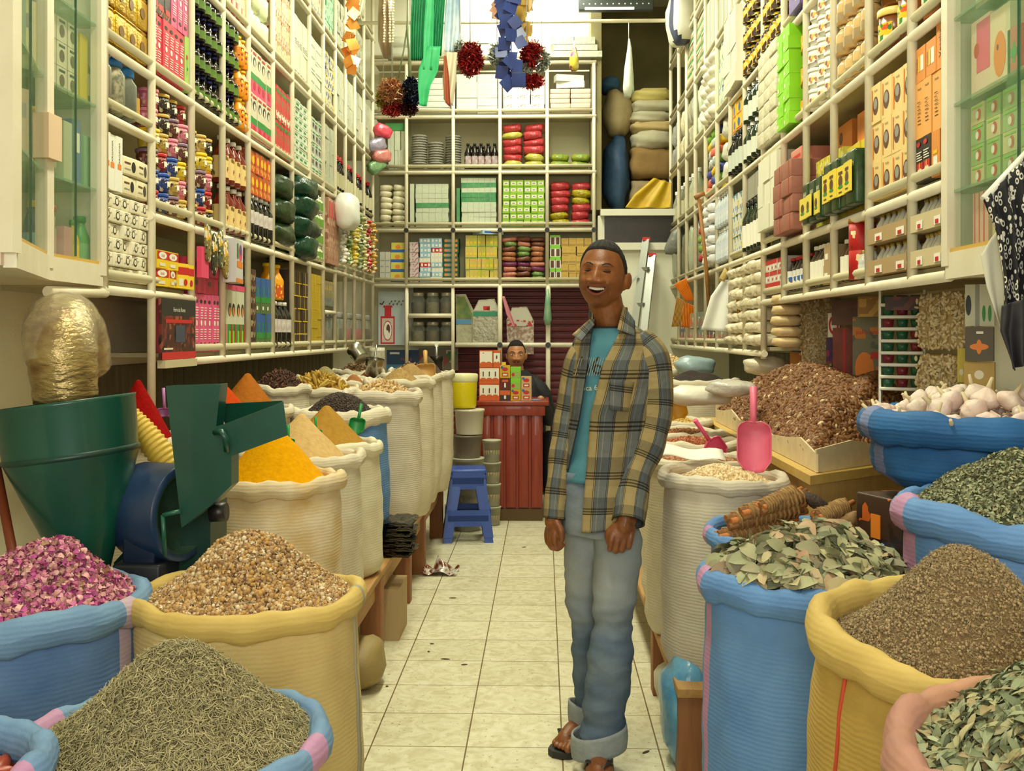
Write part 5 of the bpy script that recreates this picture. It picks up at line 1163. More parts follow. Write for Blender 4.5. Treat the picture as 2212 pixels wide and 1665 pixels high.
# tray walls
tq = [(A0.x + .025, A0.y + .05), (A1.x - .0, A1.y + .03), (1.54, 4.11), (1.54, 5.7), (A0.x + .03, 5.7)]
tray = empty('cardboard_tray'); tag(tray, 'cream cut carton tray holding the almonds', 'tray')
cardm = mat((226, 208, 168), .75, c2=(210, 190, 148), scale=20)
for i in range(5):
 a, b = Vector((*tq[i], .972)), Vector((*tq[(i + 1) % 5], .972))
 L_ = (b - a).length; n = max(2, int(L_ / .22))
 for k in range(n):
  p, q = a.lerp(b, k / n), a.lerp(b, (k + 1) / n)
  h0, h1 = .075 + .02 * math.sin(k * 2.1 + i), .075 + .02 * math.sin((k + 1) * 2.1 + i)
  nn = Vector((-(q - p).y, (q - p).x, 0)).normalized() * .006
  o = MB(); vs = [p, q, q + nn, p + nn]
  o.add(vs + [vs[0] + Vector((0, 0, h0)), vs[1] + Vector((0, 0, h1)), vs[2] + Vector((0, 0, h1)), vs[3] + Vector((0, 0, h0))], [(0, 3, 2, 1), (4, 5, 6, 7), (0, 1, 5, 4), (1, 2, 6, 5), (2, 3, 7, 6), (3, 0, 4, 7)])
  o.build('tray_flap', cardm, tray)
# almonds: heap over the pentagon
def almond_heap():
 P1 = atY(1692, 778, 4.75); P2 = atY(1965, 806, 3.95)
 def inside(x, y):
  ok = np.ones_like(x, bool); d = np.full_like(x, 9.)
  for i in range(5):
   ax, ay = tq[i]; bx, by = tq[(i + 1) % 5]
   L_ = math.hypot(bx - ax, by - ay)
   s = ((bx - ax) * (y - ay) - (by - ay) * (x - ax)) / L_
   d = np.minimum(d, s)
  return d
 def Z(x, y):
  d = np.clip(inside(x, y), 0, 1)
  q1 = np.sqrt(((x - P1.x) / .62) ** 2 + ((y - P1.y) / 1.25) ** 2); q2 = np.sqrt(((x - 1.46) / .55) ** 2 + ((y - P2.y - .3) / .8) ** 2)
  h = np.maximum((P1.z - 1.03) * np.cos(np.clip(q1, 0, 1) * PI / 2) ** 1.0, (P2.z - 1.0) * np.cos(np.clip(q2, 0, 1) * PI / 2))
  return 1.015 + np.minimum(h, d * 1.1) + .006 * np.sin(x * 31) * np.sin(y * 27)
 nx_, ny_ = 50, 90
 gx = np.linspace(A0.x, 1.56, nx_); gy = np.linspace(A0.y, 5.75, ny_)
 X, Y = np.meshgrid(gx, gy); d = inside(X, Y)
 ids = np.arange(nx_ * ny_).reshape(ny_, nx_)
 keep = (d[:-1, :-1] > .0) & (d[1:, 1:] > 0) & (d[1:, :-1] > 0) & (d[:-1, 1:] > 0)
 Q = np.stack([ids[:-1, :-1], ids[:-1, 1:], ids[1:, 1:], ids[1:, :-1]], -1)[keep]
 V = [np.column_stack([X.ravel(), Y.ravel(), Z(X, Y).ravel()])]
 T = np.concatenate([Q[:, [0, 1, 2]], Q[:, [0, 2, 3]]])
 n = 19000
 x = RNG.uniform(A0.x, 1.56, n); y = A0.y + (5.75 - A0.y) * RNG.uniform(0, 1, n) ** 1.3
 k = inside(x, y) > .012; x, y = x[k], y[k]; n = len(x)
 z = Z(x, y); e_ = .006
 N = np.column_stack([-(Z(x + e_, y) - z) / e_, -(Z(x, y + e_) - z) / e_, np.ones(n)]); N[:, :2] = np.clip(N[:, :2], -1.5, 1.5)
 R = align(N) @ rand_rot(n, .25) @ np.array([[[0, 0, 1], [0, 1, 0], [-1, 0, 0]]], float)
 N /= np.linalg.norm(N, axis=1, keepdims=True)
 W, F, pv = scatter(ALM, np.column_stack([x, y, z]) + N * RNG.uniform(-.002, .007, n)[:, None], R, RNG.normal(.0155, .0016, n))
 rn = RNG.uniform(0, .93, n); rn[RNG.uniform(0, 1, n) > .985] = 1.0
 me = np_mesh('almonds', np.concatenate([V[0], W]), [np.concatenate([T, F + len(V[0])])], [mat((92, 52, 28), .8), grain([(96, 58, 26), (112, 70, 32), (128, 82, 40), (142, 94, 48), (118, 74, 34), (134, 88, 44), (108, 66, 30), (226, 200, 150)], .6)],
     np.r_[np.zeros(len(T)), np.ones(len(F))], np.r_[np.full(len(V[0]), .5), np.repeat(rn, pv)])
 stuff('almonds', 'huge double mound of brown almonds in the cream tray', me)
almond_heap()
# counter
cw = mat((150, 50, 22), .4, c2=(126, 36, 14), scale=5, stretch=(8, 8, 1), coat=.15)
cx0, cx1 = atY(1030, 900, 8.33).x, atY(1186, 900, 8.33).x; cz = atY(1100, 866, 8.33).z
e = empty('wooden_counter', (0, 0, 0)); tag(e, 'reddish varnished wooden counter in front of the seated man', 'counter')
MB().box(cx0 + .02, cx1 - .05, 8.36, 8.85, .09, cz - .03).build('body', cw, e)
mb = MB()
for i in range(5):
 w = (cx1 - .05 - cx0 - .02) / 5; mb.rbox(cx0 + .02 + i * w + .008, cx0 + .02 + (i + 1) * w - .008, 8.335, 8.362, .1, cz - .1, .008)
mb.build('front_panel', cw, e)
MB().rbox(cx0 - .0, cx1, 8.31, 8.88, cz - .035, cz, .006).build('top', cw, e)
MB().rbox(cx0 + .01, cx1 - .03, 8.318, 8.36, cz - .11, cz - .036, .004).build('rail', cw, e)
MB().box(cx0 + .02, cx1 - .05, 8.34, 8.85, 0, .09).build('plinth', mat((92, 70, 40), .8), e)
# tea boxes on the counter
og = mat((216, 96, 36), .5)
hk = [('r', .04, .96, .3, .96, LAB), ('o', .5, .62, .12, .12, BRN), ('r', .35, .5, .45, .62, BLK), ('o', .3, .3, .2, .06, og), ('o', .7, .3, .2, .06, og)]
def cbox(px, py, w_px, h_px, Y, nm, lab, base, pr, d=.1):
 s = Y / FPX; p = atY(px, py, Y)
 o = carton(nm, w_px * s, h_px * s, d, base, pr); o.location = p; tag(o, lab, 'box', 'tea boxes stacked on the counter'); return o
Yc = 8.36
zt = cz + .001
def stackc(px, w, hs, specs, Y=Yc):
 z = zt; s = Y / FPX
 for (h, nm, lab, base, pr) in specs:
  p = atY(px, 860, Y); o = carton(nm, w * s, h * s * .99, .1, base, pr); o.location = (p.x, Y, z); o.rotation_euler = (0, 0, random.uniform(-.04, .04)); z += h * s; tag(o, lab, 'box', 'tea boxes stacked on the counter')
h3 = [('r', .03, .97, .3, .95, LAB)] + [('r', x - .03, x + .03, .45, .75, BRN) for x in (.2, .5, .8)] + [('o', x, .3, .13, .08, og) for x in (.2, .5, .8)]
stackc(1057, 44, 0, [(36, 'tea_box', 'white and orange tea box, lowest of the wide stack', og, h3), (36, 'tea_box', 'white and orange tea box, middle of the wide stack', og, h3)])
s_ = Yc / FPX
for px, w, lab in ((1050, 29, 'large white tea box with orange leaves, top of the wide stack'), (1073, 15, 'slim orange and white tea box beside the large white one')):
 o = carton('tea_box', w * s_, 36 * s_, .1, og, [('r', .04, .96, .25, .95 if w > 20 else .85, LAB), ('o', .3, .25, .2, .08, og), ('o', .7, .25, .2, .08, og)] + ([('r', .4, .6, .5, .7, BRN)] if w < 20 else [('o', .3, .85, .06, .03, PNK)])); p = atY(px, 860, Yc); o.location = (p.x, Yc, zt + 72 * s_ + .001); tag(o, lab, 'box', 'tea boxes stacked on the counter')
fr = [('o', .5, .7, .3, .16, RED), ('r', .2, .8, .12, .42, RED), ('r', .3, .7, .2, .34, IVO), ('o', .2, .85, .14, .1, BLU)]
stackc(1091, 22, 0, [(25, 'tea_box', 'orange and black tea box at the foot of the second stack', mat((60, 44, 40), .5), [('r', 0, 1, .5, .9, og), ('r', .4, .6, .15, .45, LAB)]), (24, 'tea_box', 'maroon tea box with pale dancer, second stack', mat((100, 24, 24), .5), [('r', .42, .58, .15, .55, LAB), ('r', .2, .8, .65, .85, og)]), (27, 'tea_box', 'yellow fruit tea box on top of the second stack', mat((206, 170, 30), .5), fr)])
o = carton('small_yellow_cap', .03, .022, .04, yell_p); p = atY(1088, 800, Yc); o.location = (p.x, Yc + .03, zt + 76.5 * s_); tag(o, 'tiny yellow lid on top of the second tea stack', 'lid')
stackc(1114, 22, 0, [(25, 'tea_box', 'yellow fruit tea box at the foot of the green stack', mat((206, 170, 30), .5), fr), (24, 'tea_box', 'apple green tea box, middle of the green stack', mat((150, 180, 80), .5), [('r', 0, 1, .55, 1, LIM), ('o', .25, .3, .16, .16, RED)]), (24, 'tea_box', 'apple green tea box, top of the green stack', mat((150, 180, 80), .5), [('r', 0, 1, .55, 1, LIM), ('o', .25, .3, .16, .16, RED)])])
stackc(1137, 22, 0, [(26, 'tea_box', 'beige fruit tea box, lower of the short stack', mat((206, 160, 110), .5), fr), (26, 'tea_box', 'beige fruit tea box, upper of the short stack', mat((206, 170, 120), .5), fr)])
o = MB().box(-.09, .09, -.07, .07, 0, .004).build('blue_paper', mat((120, 140, 180), .5), None, (cx1 - .16, 8.45, zt), .3); tag(o, 'blue and white paper lying on the counter corner', 'paper')
# buckets left of the counter
def bucket(px, y0, y1, w, Y, m, lab, lid=None, fill_=None, film_=False, zb=None):
 s = Y / FPX; r = w * s / 2; p = atY(px, y1, Y); z = p.z if zb is None else zb; h = (y1 - y0) * s
 e = empty('plastic_bucket', (p.x, Y, z)); tag(e, lab, 'bucket', 'stacked plastic tubs by the counter')
 MB().lathe([(r * .84, 0), (r * .86, .004), (r * .95, h * .88), (r, h * .88), (r * 1.02, h * .93), (r * .98, h * .97), (r * .93, h * .97)], 24, 0).build('body', m, e)
 if fill_: MB().lathe([(r * .845, .006), (r * .92, h * .55), (.01, h * .56)], 20, 0, cap1=False).build('contents', fill_, e)
 if lid: MB().lathe([(r * .99, h * .95), (r * 1.04, h * .95), (r * 1.04, h * .995), (r * .9, h)], 24, 0).build('lid', lid, e)
 return z + h
clr = film((206, 204, 180), .38, .25)
tubw = mat((214, 206, 182), .35)
z1 = bucket(1009, 1046, 1090, 66, 7.95, clr, 'clear lidded tub hidden low behind the blue stools', tubw, mat((160, 150, 110), .7), zb=0)
z1 = bucket(1009, 1010, 1060, 66, 7.95, clr, 'clear tub second from the floor beside the counter', tubw, mat((150, 130, 90), .7), zb=z1 + .001)
z1 = bucket(1009, 950, 1012, 72, 7.95, clr, 'clear tub of yellowish powder with domed lid', mat((190, 190, 168), .4), mat((176, 150, 70), .7), zb=z1 + .001)
z1 = bucket(1009, 900, 950, 66, 7.95, mat((120, 106, 90), .4), 'grey translucent tub under the white one', None, None, zb=z1 + .001)
z1 = bucket(1014, 848, 904, 66, 7.95, tubw, 'white tub with pale contents below the yellow bag', None, None, zb=z1 + .001)
p = atY(1001, 848, 7.95)
e = empty('yellow_bag', (p.x, 7.95, z1 + .001)); tag(e, 'bright yellow plastic lined bag on top of the tubs', 'bag')
MB().lathe([(.085, 0), (.095, .02), (.1, .18), (.1, .2)], 24, 0).build('body', mat((226, 206, 20), .35, bump=.3, bscale=20), e)
MB().lathe([(.101, .19), (.106, .2), (.106, .245), (.098, .25), (.096, .2)], 24, 0).build('rolled_rim', mat((226, 222, 170), .4), e)
z1 = 0
for y0, y1, lab in ((1085, 1125, 'clear tub on the floor touching the counter'), (1036, 1085, 'empty clear tub, second of the counter side stack'), (990, 1036, 'clear tub of pale grain, third of the counter side stack'), (942, 990, 'top clear tub of the counter side stack')):
 z1 = bucket(1062, y0, y1, 40, 8.16, clr, lab, mat((196, 192, 166), .4), mat((160, 140, 100), .7), zb=z1 + .001)
# two nested blue stools
blue_pl = mat((52, 84, 168), .35, c2=(44, 74, 156), scale=10)
def stool(p, dz, lab):
 e = empty('plastic_stool', (p.x, p.y, dz)); tag(e, lab, 'stool', 'nested blue stools')
 H = .46; a, b = .115, .172
 MB().rbox(-a - .012, a + .012, -a - .012, a + .012, H - .03, H, .012).build('seat', blue_pl, e)
 for sx in (-1, 1):
  for sy in (-1, 1):
   mb = MB()
   for k in range(1):
    q = lambda w, z, o: [(sx * w, sy * w, z), (sx * (w - o), sy * w, z), (sx * (w - o), sy * (w - .012), z), (sx * (w - .012), sy * (w - .012), z), (sx * (w - .012), sy * (w - o), z), (sx * w, sy * (w - o), z)]
    lo, hi = q(b, 0, .06), q(a, H - .02, .075)
    f = [(i, (i + 1) % 6, 6 + (i + 1) % 6, 6 + i) for i in range(6)] + [tuple(range(6))]
    mb.add(lo + hi, f)
   mb.build('leg', blue_pl, e)
 for sgn, ax in ((-1, 0), (1, 0), (-1, 1), (1, 1)):
  for z, hh in ((.11, .075), (.36, .08)):
   w = b + (a - b) * z / H
   mb = MB()
   if ax == 0: mb.box(-w + .02, w - .02, sgn * w - (.006 if sgn > 0 else -.0), sgn * w + (0 if sgn > 0 else .006), z, z + hh)
   else: mb.box(sgn * w - (.006 if sgn > 0 else 0), sgn * w + (0 if sgn > 0 else .006), -w + .02, w - .02, z, z + hh)
   mb.build('side_rail', blue_pl, e)
 return e
p = atZ(1010, 1163, 0)
s1 = stool(p, 0, 'blue plastic stool standing on the floor, under its twin'); s1.rotation_euler.z = .1
s2 = stool(p, .036, 'blue plastic stool nested on top of its twin'); s2.rotation_euler.z = .1
# black plastic bags on the bench end
bag_b = mat((22, 22, 22), .18, bump=.9, bscale=22)
p = atY(848, 1215, 5.15)
for i in range(7):
 mb = MB(); w = .105 - .004 * (i % 3)
 ph = random.uniform(0, 6)
 mb.grid(lambda u, v: ((u - .5) * 2 * w, (v - .5) * .26, .018 + .006 * math.sin(9 * u + ph) * math.sin(7 * v + ph) + .003 * math.sin(31 * u + 17 * v)), 12, 12)
 mb.grid(lambda u, v: ((.5 - u) * 2 * w, (v - .5) * .26, .002), 12, 12)
 o = mb.build('black_bag', bag_b, None, (p.x + random.uniform(-.01, .01), p.y, .392 + i * .0235), random.uniform(-.12, .12)); tag(o, 'folded black plastic bag, %s up in the bench end pile' % ORD[i], 'bag', 'pile of folded black bags')
# carton and wrapper under and beside the bench
o = carton('kraft_carton', .22, .24, .3, kraft, [('r', .1, .4, .1, .5, IVO)]); o.location = (-.62 - .16, 5.05, 0); o.rotation_euler.z = PI / 2 * .0; tag(o, 'torn kraft carton under the left bench', 'box')
mb = MB(); ph = 1.0
mb.grid(lambda u, v: ((u - .5) * .2 + .02 * math.sin(9 * v), (v - .5) * .17, .004 + .05 * abs(math.sin(5 * u + 2)) * abs(math.sin(4 * v + .5)) + (.09 * max(0, 1 - abs(u - .6) * 6) * max(0, 1 - abs(v - .5) * 3))), 14, 12)
p = atZ(948, 1238, 0); o = mb.build('foil_wrapper', mat((120, 60, 36), .2, .3, c2=(226, 220, 210), scale=26, contrast=.08)); o.location = (p.x, p.y, 0); solid(o, .001); tag(o, 'crumpled brown and white wrapper on the floor tiles', 'wrapper')
for x, y, w, rz in ((978, 1292, .042, .1), (962, 1424, .045, -.1), (933, 1391, .02, 0), (1003, 1436, .03, .2), (1132, 1182, .03, .3), (1395, 1625, .04, .8), (926, 1408, .012, 0), (836, 1483, .013, .6)):
 p = atZ(x, y, 0); o = MB().ball((0, 0, .002), (w / 2, .006, .003), 8, 5).build('dropped_crumb', mat((84, 62, 34), .8)); o.location = p; o.rotation_euler.z = rz; tag(o, 'dry brown leaf scrap dropped on the tiles', 'scrap', 'scraps on the floor tiles')
# bags stuffed under the right bench
for px, Y, w, h, m, lab in ((1478, 3.62, .2, .36, mat((60, 130, 180), .25, c2=(120, 176, 206), scale=10, bump=.7, bscale=18), 'light blue plastic bag under the right bench'), (1432, 4.0, .3, .24, mat((196, 190, 168), .5, bump=.4, bscale=14), 'grey white bag lying under the right bench')):
 p = atY(px, 1600, Y); o = pillow('stuffed_bag', w, h, .3, m, n=14, flat=.8); o.location = (p.x + (.02 if w < .25 else .12), Y - .1, 0.001); tag(o, lab, 'bag')
o = pillow('stuffed_bag', .2, .2, .3, mat((150, 128, 76), .6, bump=.5, bscale=14), n=12, flat=.8); p = atZ(800, 1500, 0); o.location = (p.x - .06, p.y - .05, .001); tag(o, 'dusty beige bag under the left bench by its leg', 'bag')

# ================================================================= scoops
def scoop(label, tip, top, w, L, m, name='plastic_scoop', hl=.5, roll=0.0, face=None):
 """tip: where the blade ends, top: end of the handle"""
 tip, top = Vector(tip), Vector(top); zax = (top - tip).normalized(); T = (top - tip).length
 fy = Vector(face or (0, -1, .25)); yax = (fy - zax * fy.dot(zax)).normalized(); xax = yax.cross(zax)
 M_ = Matrix((xax, yax, zax)).transposed().to_4x4(); M_.translation = tip
 e = empty(name); e.matrix_world = M_; tag(e, label, 'scoop')
 bl = T * (1 - hl)
 def fn(u, v):
  a = PI * (u - .5) * 1.05
  k = min(1, .55 + v * 2.2) if v < .2 else 1.0
  kk = 1 if v < .8 else math.sqrt(max(0.02, 1 - ((v - .8) / .2) ** 2))
  return (w / 2 * math.sin(a) * k * (.35 + .65 * kk), w / 2 * (.15 - math.cos(a) * .7 * kk) + .0, v * bl)
 o = MB().grid(fn, 14, 16).build('blade', m, e); solid(o, .003, 0)
 mb = MB()
 mb.tube([(0, -w * .12, bl * .97), (0, -w * .1, bl + T * hl * .3), (0, -w * .1, T)], [w * .16, w * .14, w * .17], 12, flat=.7)
 mb.build('handle', m, e)
 return e
pinks = mat((228, 112, 138), .45, c2=(220, 100, 128), scale=8)
scoop('large pink plastic scoop standing in the chickpeas', atY(1628, 1018, 3.72), atY(1629, 835, 3.80), .115, .3, pinks, hl=.42)
scoop('small pink plastic scoop lying behind the chickpea sack', atY(1558, 985, 4.1), atY(1503, 908, 4.05), .075, .2, mat((214, 76, 116), .45), hl=.55)
scoop('yellowish wooden scoop standing in the coriander', atY(920, 822, 6.72), atY(918, 757, 6.8), .12, .2, mat((196, 152, 84), .5), 'wooden_scoop', hl=.45)
grs = mat((20, 150, 70), .4)
scoop('green scoop handle rising behind the turmeric cone', atY(622, 960, 3.98), atY(622, 918, 3.98), .05, .2, grs, hl=.7)
scoop('green scoop in the cumin sack with dark blade', atY(768, 935, 4.8), atY(780, 872, 4.86), .07, .2, mat((24, 130, 66), .4), hl=.5)
scoop('green scoop handle between the ginger and cumin cones', atY(683, 940, 4.45), atY(681, 900, 4.45), .05, .2, grs, hl=.7)
scoop('mauve scoop handle standing beside the red paprika', atY(355, 900, 3.95), atY(352, 838, 3.95), .05, .2, mat((170, 110, 170), .4), hl=.7)
scoop('mustard coloured scoop half hidden behind the young man', atY(1466, 905, 4.9), atY(1455, 855, 4.9), .09, .2, mat((216, 160, 40), .4), hl=.3)
# steel measuring cans above the rear sacks
steel = mat((170, 168, 156), .25, 1.0, bump=.1, bscale=40)
def steelcan(px, py, Y, r, h, rot, lab):
 e = empty('steel_can', atY(px, py, Y)); e.rotation_euler = rot; tag(e, lab, 'can', 'steel measuring cans')
 MB().lathe([(r * .92, 0), (r, .004), (r, h * .55), (r * 1.12, h * .6), (r * 1.12, h)], 20, 0, cap1=False).build('body', steel, e)
 MB().tube([(0, r * 1.1, h * .8), (0, r * 1.5, h * .9), (0, r * 1.4, h * 1.7)], .006, 8).build('handle', steel, e)
steelcan(806, 812, 6.75, .052, .11, (.15, .12, .2), 'shiny steel can with upright handle over the rust spice')
steelcan(782, 775, 7.0, .05, .1, (-.5, -.7, 0), 'tilted steel can behind the shiny one')
o = empty('tin_can', atY(815, 790, 7.15)); tag(o, 'pale labelled tin can between the steel cans', 'can'); MB().lathe([(.05, 0), (.05, .12)], 18).build('body', mat((190, 184, 160), .4), o); MB().lathe([(.0505, .03), (.0505, .1)], 18, 0, cap0=False, cap1=False).build('label', mat((206, 200, 176), .5, c2=(150, 146, 130), scale=60), o)
o = empty('spice_grinder_cup', atY(943, 800, 7.55)); tag(o, 'small dark steel grinder with white fork on top', 'grinder'); MB().lathe([(.045, 0), (.045, .06), (.05, .065), (.05, .1)], 18).build('body', mat((50, 46, 42), .3, .8), o); MB().tube([(0, 0, .1), (0, 0, .17)], [.008, .005], 8).box(-.012, .012, -.002, .002, .165, .2).build('fork', white_p, o)
# ================================================================= spice grinder
GY = 3.0
green_m = mat((14, 78, 62), .35, c2=(10, 62, 50), scale=6, coat=.2)
green_d = mat((8, 58, 46), .4, c2=(8, 46, 38), scale=6)
navy = mat((34, 58, 92), .4, c2=(24, 44, 74), scale=8)
e = empty('spice_grinder', (0, 0, 0)); tag(e, 'green and blue electric spice grinder with big cone hopper', 'grinder')
# hopper
b0, t0 = atY(192, 1275, GY - .05), atY(141, 866, GY - .05)
ax = (t0 - b0); H = ax.length
Mh = ax.to_track_quat('Z', 'Y').to_matrix().to_4x4(); Mh.translation = b0
R_ = 146 * (GY - .05) / FPX
prof = [(R_ * .24, 0), (R_ * .30, H * .06), (R_ * .955, H * .70), (R_ * .96, H * .72), (R_, H * .985), (R_ * 1.01, H), (R_ * .97, H), (R_ * .93, H * .74)]
MB().lathe(prof, 48, 0, cap1=False, mtx=Mh).build('hopper', green_m, e)
MB().lathe([(R_ * .965, H * .705), (R_ * .985, H * .71), (R_ * .985, H * .725), (R_ * .965, H * .735)], 48, 0, cap0=False, cap1=False, mtx=Mh).build('hopper_seam', green_d, e)
# feed chute: outline in the picture plane, extruded away from the viewer
def outline(pts, Y, depth, name, m, parent, open_top=False, th=.004):
 fr = [atY(x, y, Y) for x, y in pts]; bk = [p + Vector((0, depth, 0)) for p in fr]
 n = len(pts); mb = MB()
 fs = [tuple(range(n)), tuple(range(n, 2 * n))[::-1]] + [(i, n + i, n + (i + 1) % n, (i + 1) % n) for i in range(n) if not (open_top and i in open_top)]
 mb.add(fr + bk, fs)
 o = mb.build(name, m, parent); return o
o = outline([(358, 834), (392, 1140), (455, 1092), (500, 1048), (500, 985), (467, 920), (476, 830)], GY - .08, .07, 'feed_chute', green_m, e, open_top=(6,)); solid(o, .004)
fr = [atY(x, y, GY - .085) for x, y in ((467, 922), (500, 985), (622, 940), (612, 868))]; bk = [atY(476, 872, GY + .06), atY(500, 962, GY + .04), atY(621, 938, GY - .07), atY(612, 865, GY - .07)]
mb = MB(); mb.add(fr + bk, [(0, 1, 2, 3), (7, 6, 5, 4), (1, 5, 6, 2), (2, 6, 7, 3)]); o = mb.build('side_trough', green_m, e); solid(o, .004)
MB().tube([atY(464, 934, GY - .11), atY(478, 932, GY - .13), atY(487, 945, GY - .13), atY(490, 974, GY - .11)], .008, 8).build('handle', green_m, e)
# blue mill casing
c = atY(372, 1105, GY + .03)
Mm = Vector((.93, -.37, .0)).to_track_quat('Z', 'Y').to_matrix().to_4x4(); Mm.translation = c
R2 = .135
MB().lathe([(R2 * .98, -.11), (R2, -.1), (R2, .04), (R2 * .98, .045), (R2 * .86, .045)], 40, 0, cap1=False, mtx=Mm).build('mill_casing', navy, e)
MB().lathe([(R2 * .86, .045), (R2 * .82, .046), (R2 * .8, .0), (.01, .0)], 40, 0, cap0=False, mtx=Mm).build('casing_ring', mat((24, 62, 46), .5, c2=(14, 44, 34), scale=20), e)
p0, p1 = atY(282, 1130, GY), atY(350, 1212, GY)
MB().rbox(p0.x, p1.x, GY - .06, GY + .06, p1.z, p0.z, .006).build('pedestal', mat((20, 34, 60), .4), e)
p0, p1 = atY(272, 1060, GY - .02), atY(290, 1120, GY - .02)
MB().rbox(p0.x, p1.x, GY - .05, GY, p1.z, p0.z, .005).build('switch_box', navy, e)
p0, p1 = atY(262, 1208, GY - .02), atY(366, 1300, GY - .02)
MB().rbox(p0.x, p1.x, GY - .09, GY + .1, .0, p0.z, .01).build('motor_base', mat((18, 22, 34), .45), e)
outline([(246, 1215), (250, 1400), (452, 1400), (455, 1092), (392, 1140), (350, 1100)], GY + .06, .16, 'stand_panel', green_d, e)
MB().tube([atY(352, 1113, GY - .12), atY(388, 1104, GY - .12)], .006, 8).tube([atY(352, 1113, GY - .12), atY(356, 1200, GY - .1)], .006, 8).build('latch_rod', mat((30, 90, 70), .35), e)
a, b = atY(455, 1107, GY), atY(490, 1105, GY)
MB().tube([a, b], .026, 14).build('knob', mat((30, 28, 28), .4), e)
# corrugated hose
a, b = atY(262, 892, GY + .12), atY(372, 1012, GY + .12)
pts = []; rs = []
for i in range(61):
 t = i / 60; q = a.lerp(b, t); q.z += .012 * math.sin(t * PI); pts.append(q); rs.append(.038 + .003 * math.sin(i * 2 * PI / 4))
MB().tube(pts, rs, 18).build('corrugated_hose', mat((206, 170, 60), .45), e)
# wrapped duct above the hopper
wrapm = mat((190, 170, 112), .16, .5, c2=(116, 80, 40), scale=9, bump=.9, bscale=26, stretch=(1, 1, 2.6))
d = empty('wrapped_duct'); tag(d, 'foil duct wrapped in clear plastic bending above the hopper', 'duct')
Yd = GY + .0
pa = [atY(142, 868, Yd), atY(138, 800, Yd), atY(130, 745, Yd), atY(128, 712, Yd + .06), atY(140, 700, Yd + .16), atY(164, 730, Yd + .24), atY(176, 790, Yd + .30)]
k = Yd / FPX
sp = []
for i in range(len(pa) - 1):
 for t in (0, .25, .5, .75): sp.append(pa[i].lerp(pa[i + 1], t))
sp.append(pa[-1])
for _ in range(2): sp = [sp[0]] + [(sp[i - 1] + sp[i] * 2 + sp[i + 1]) / 4 for i in range(1, len(sp) - 1)] + [sp[-1]]
rr = [(66 + 12 * math.sin(i / len(sp) * PI) + 1.5 * math.sin(i * 2.1)) * k for i in range(len(sp))]
MB().tube(sp, rr, 28).build('duct', wrapm, d)
MB().tube(sp[6:], [x * 1.03 for x in rr[6:]], 28, caps=False).build('plastic_wrap', film((236, 230, 206), .03, .06, .9, 34, .10), d)
# broom stick leaning at the far left
o = MB().tube([atY(-8, 1010, 2.9), atY(40, 1260, 2.75), atY(48, 1340, 2.7)], .013, 10).build('broom_stick', mat((120, 54, 28), .5)); tag(o, 'reddish wooden stick leaning beside the green hopper', 'stick')

# ================================================================= glass cabinets
frame_m = mat((232, 224, 200), .45, c2=(220, 210, 184), scale=8); frame_p = mat((226, 204, 188), .5); wood_y = mat((206, 166, 80), .5)
paneg = film((150, 190, 140), .07, .05, edge=.10); edgeg = mat((20, 60, 50), .1)
def cabinet(label, plan, wallx, z0, z1, shelves, strip=True, name='glass_cabinet'):
 e = empty(name); tag(e, label, 'cabinet')
 poly = [(wallx, plan[0][1])] + plan + [(wallx, plan[-1][1])]
 for z in (z0, z1):
  o = prism(poly, z, z + .03).build('board', frame_m, e)
 for z in shelves:
  o = prism([(x + (.03 if x < 0 else -.03) * (0 if abs(x - wallx) < .01 else -1 if False else 0), y) for x, y in poly], z, z + .008).build('glass_shelf', film((150, 190, 150), .3, .05, edge=.3), e)
 for i, (x, y) in enumerate(plan):
  MB().box(x - .018, x + .018, y - .022, y + .022, z0 + .03, z1).build('post', frame_m, e)
 sx = sorted((plan[0][0] if wallx > 0 else plan[-1][0], wallx)); ys = max(p[1] for p in plan) + .006
 MB().box(sx[0] + .004, sx[1], ys, ys + .012, z0 + .03, z1).build('side_panel', frame_m, e)
 for i in range(len(plan) - 1):
  a, b = Vector((*plan[i], 0)), Vector((*plan[i + 1], 0))
  MB().bar(a + Vector((0, 0, z0 + .03)), b + Vector((0, 0, z0 + .03)), .03, .07).build('bottom_rail', frame_m, e)
  if strip: MB().bar(a + Vector((0, 0, z0 + .07)), b + Vector((0, 0, z0 + .07)), .02, .012).build('wood_strip', wood_y, e)
  d_ = (b - a); n_ = Vector((d_.y, -d_.x, 0)).normalized()
  for k, (t0_, t1_) in enumerate(((.0, .54), (.46, 1.0))):
   p, q = a.lerp(b, t0_) + n_ * (.006 * (k - .5)), a.lerp(b, t1_) + n_ * (.006 * (k - .5))
   mb = MB().bar(p + Vector((0, 0, (z0 + z1) / 2)), q + Vector((0, 0, (z0 + z1) / 2)), .004, z1 - z0 - .1)
   mb.build('glass_pane', paneg, e)
  mb = MB().bar(a.lerp(b, .54) + Vector((0, 0, z0 + .08)), a.lerp(b, .54) + Vector((0, 0, z1)), .006, .006); mb.build('pane_edge', edgeg, e)
 return e
C1, C2, C3 = (-1.272, 2.57), (-1.456, 3.15), (XL, LY[0] - .03)
cab = cabinet('cream framed glass cabinet above the grinder, angled to the street', [C1, C2, C3], WL + .005, 1.585, 3.0, (1.89, 2.165, 2.43))
MB().box(WL + .01, C1[0] - .012, 2.55, 2.575, 1.585, 3.0).build('end_panel', frame_p, cab)
MB().box(C2[0] - .012, C2[0] + .035, C2[1] - .05, C2[1] + .035, 1.93, 2.06).build('lock', mat((226, 196, 164), .5), cab)
ca2 = cabinet('cream framed glass cabinet beside the scarf on the right', [(XR, RY[0] - .01), (XR + .0, 2.2)], WR - .005, 1.575, 3.0, (1.80, 2.03, 2.26))
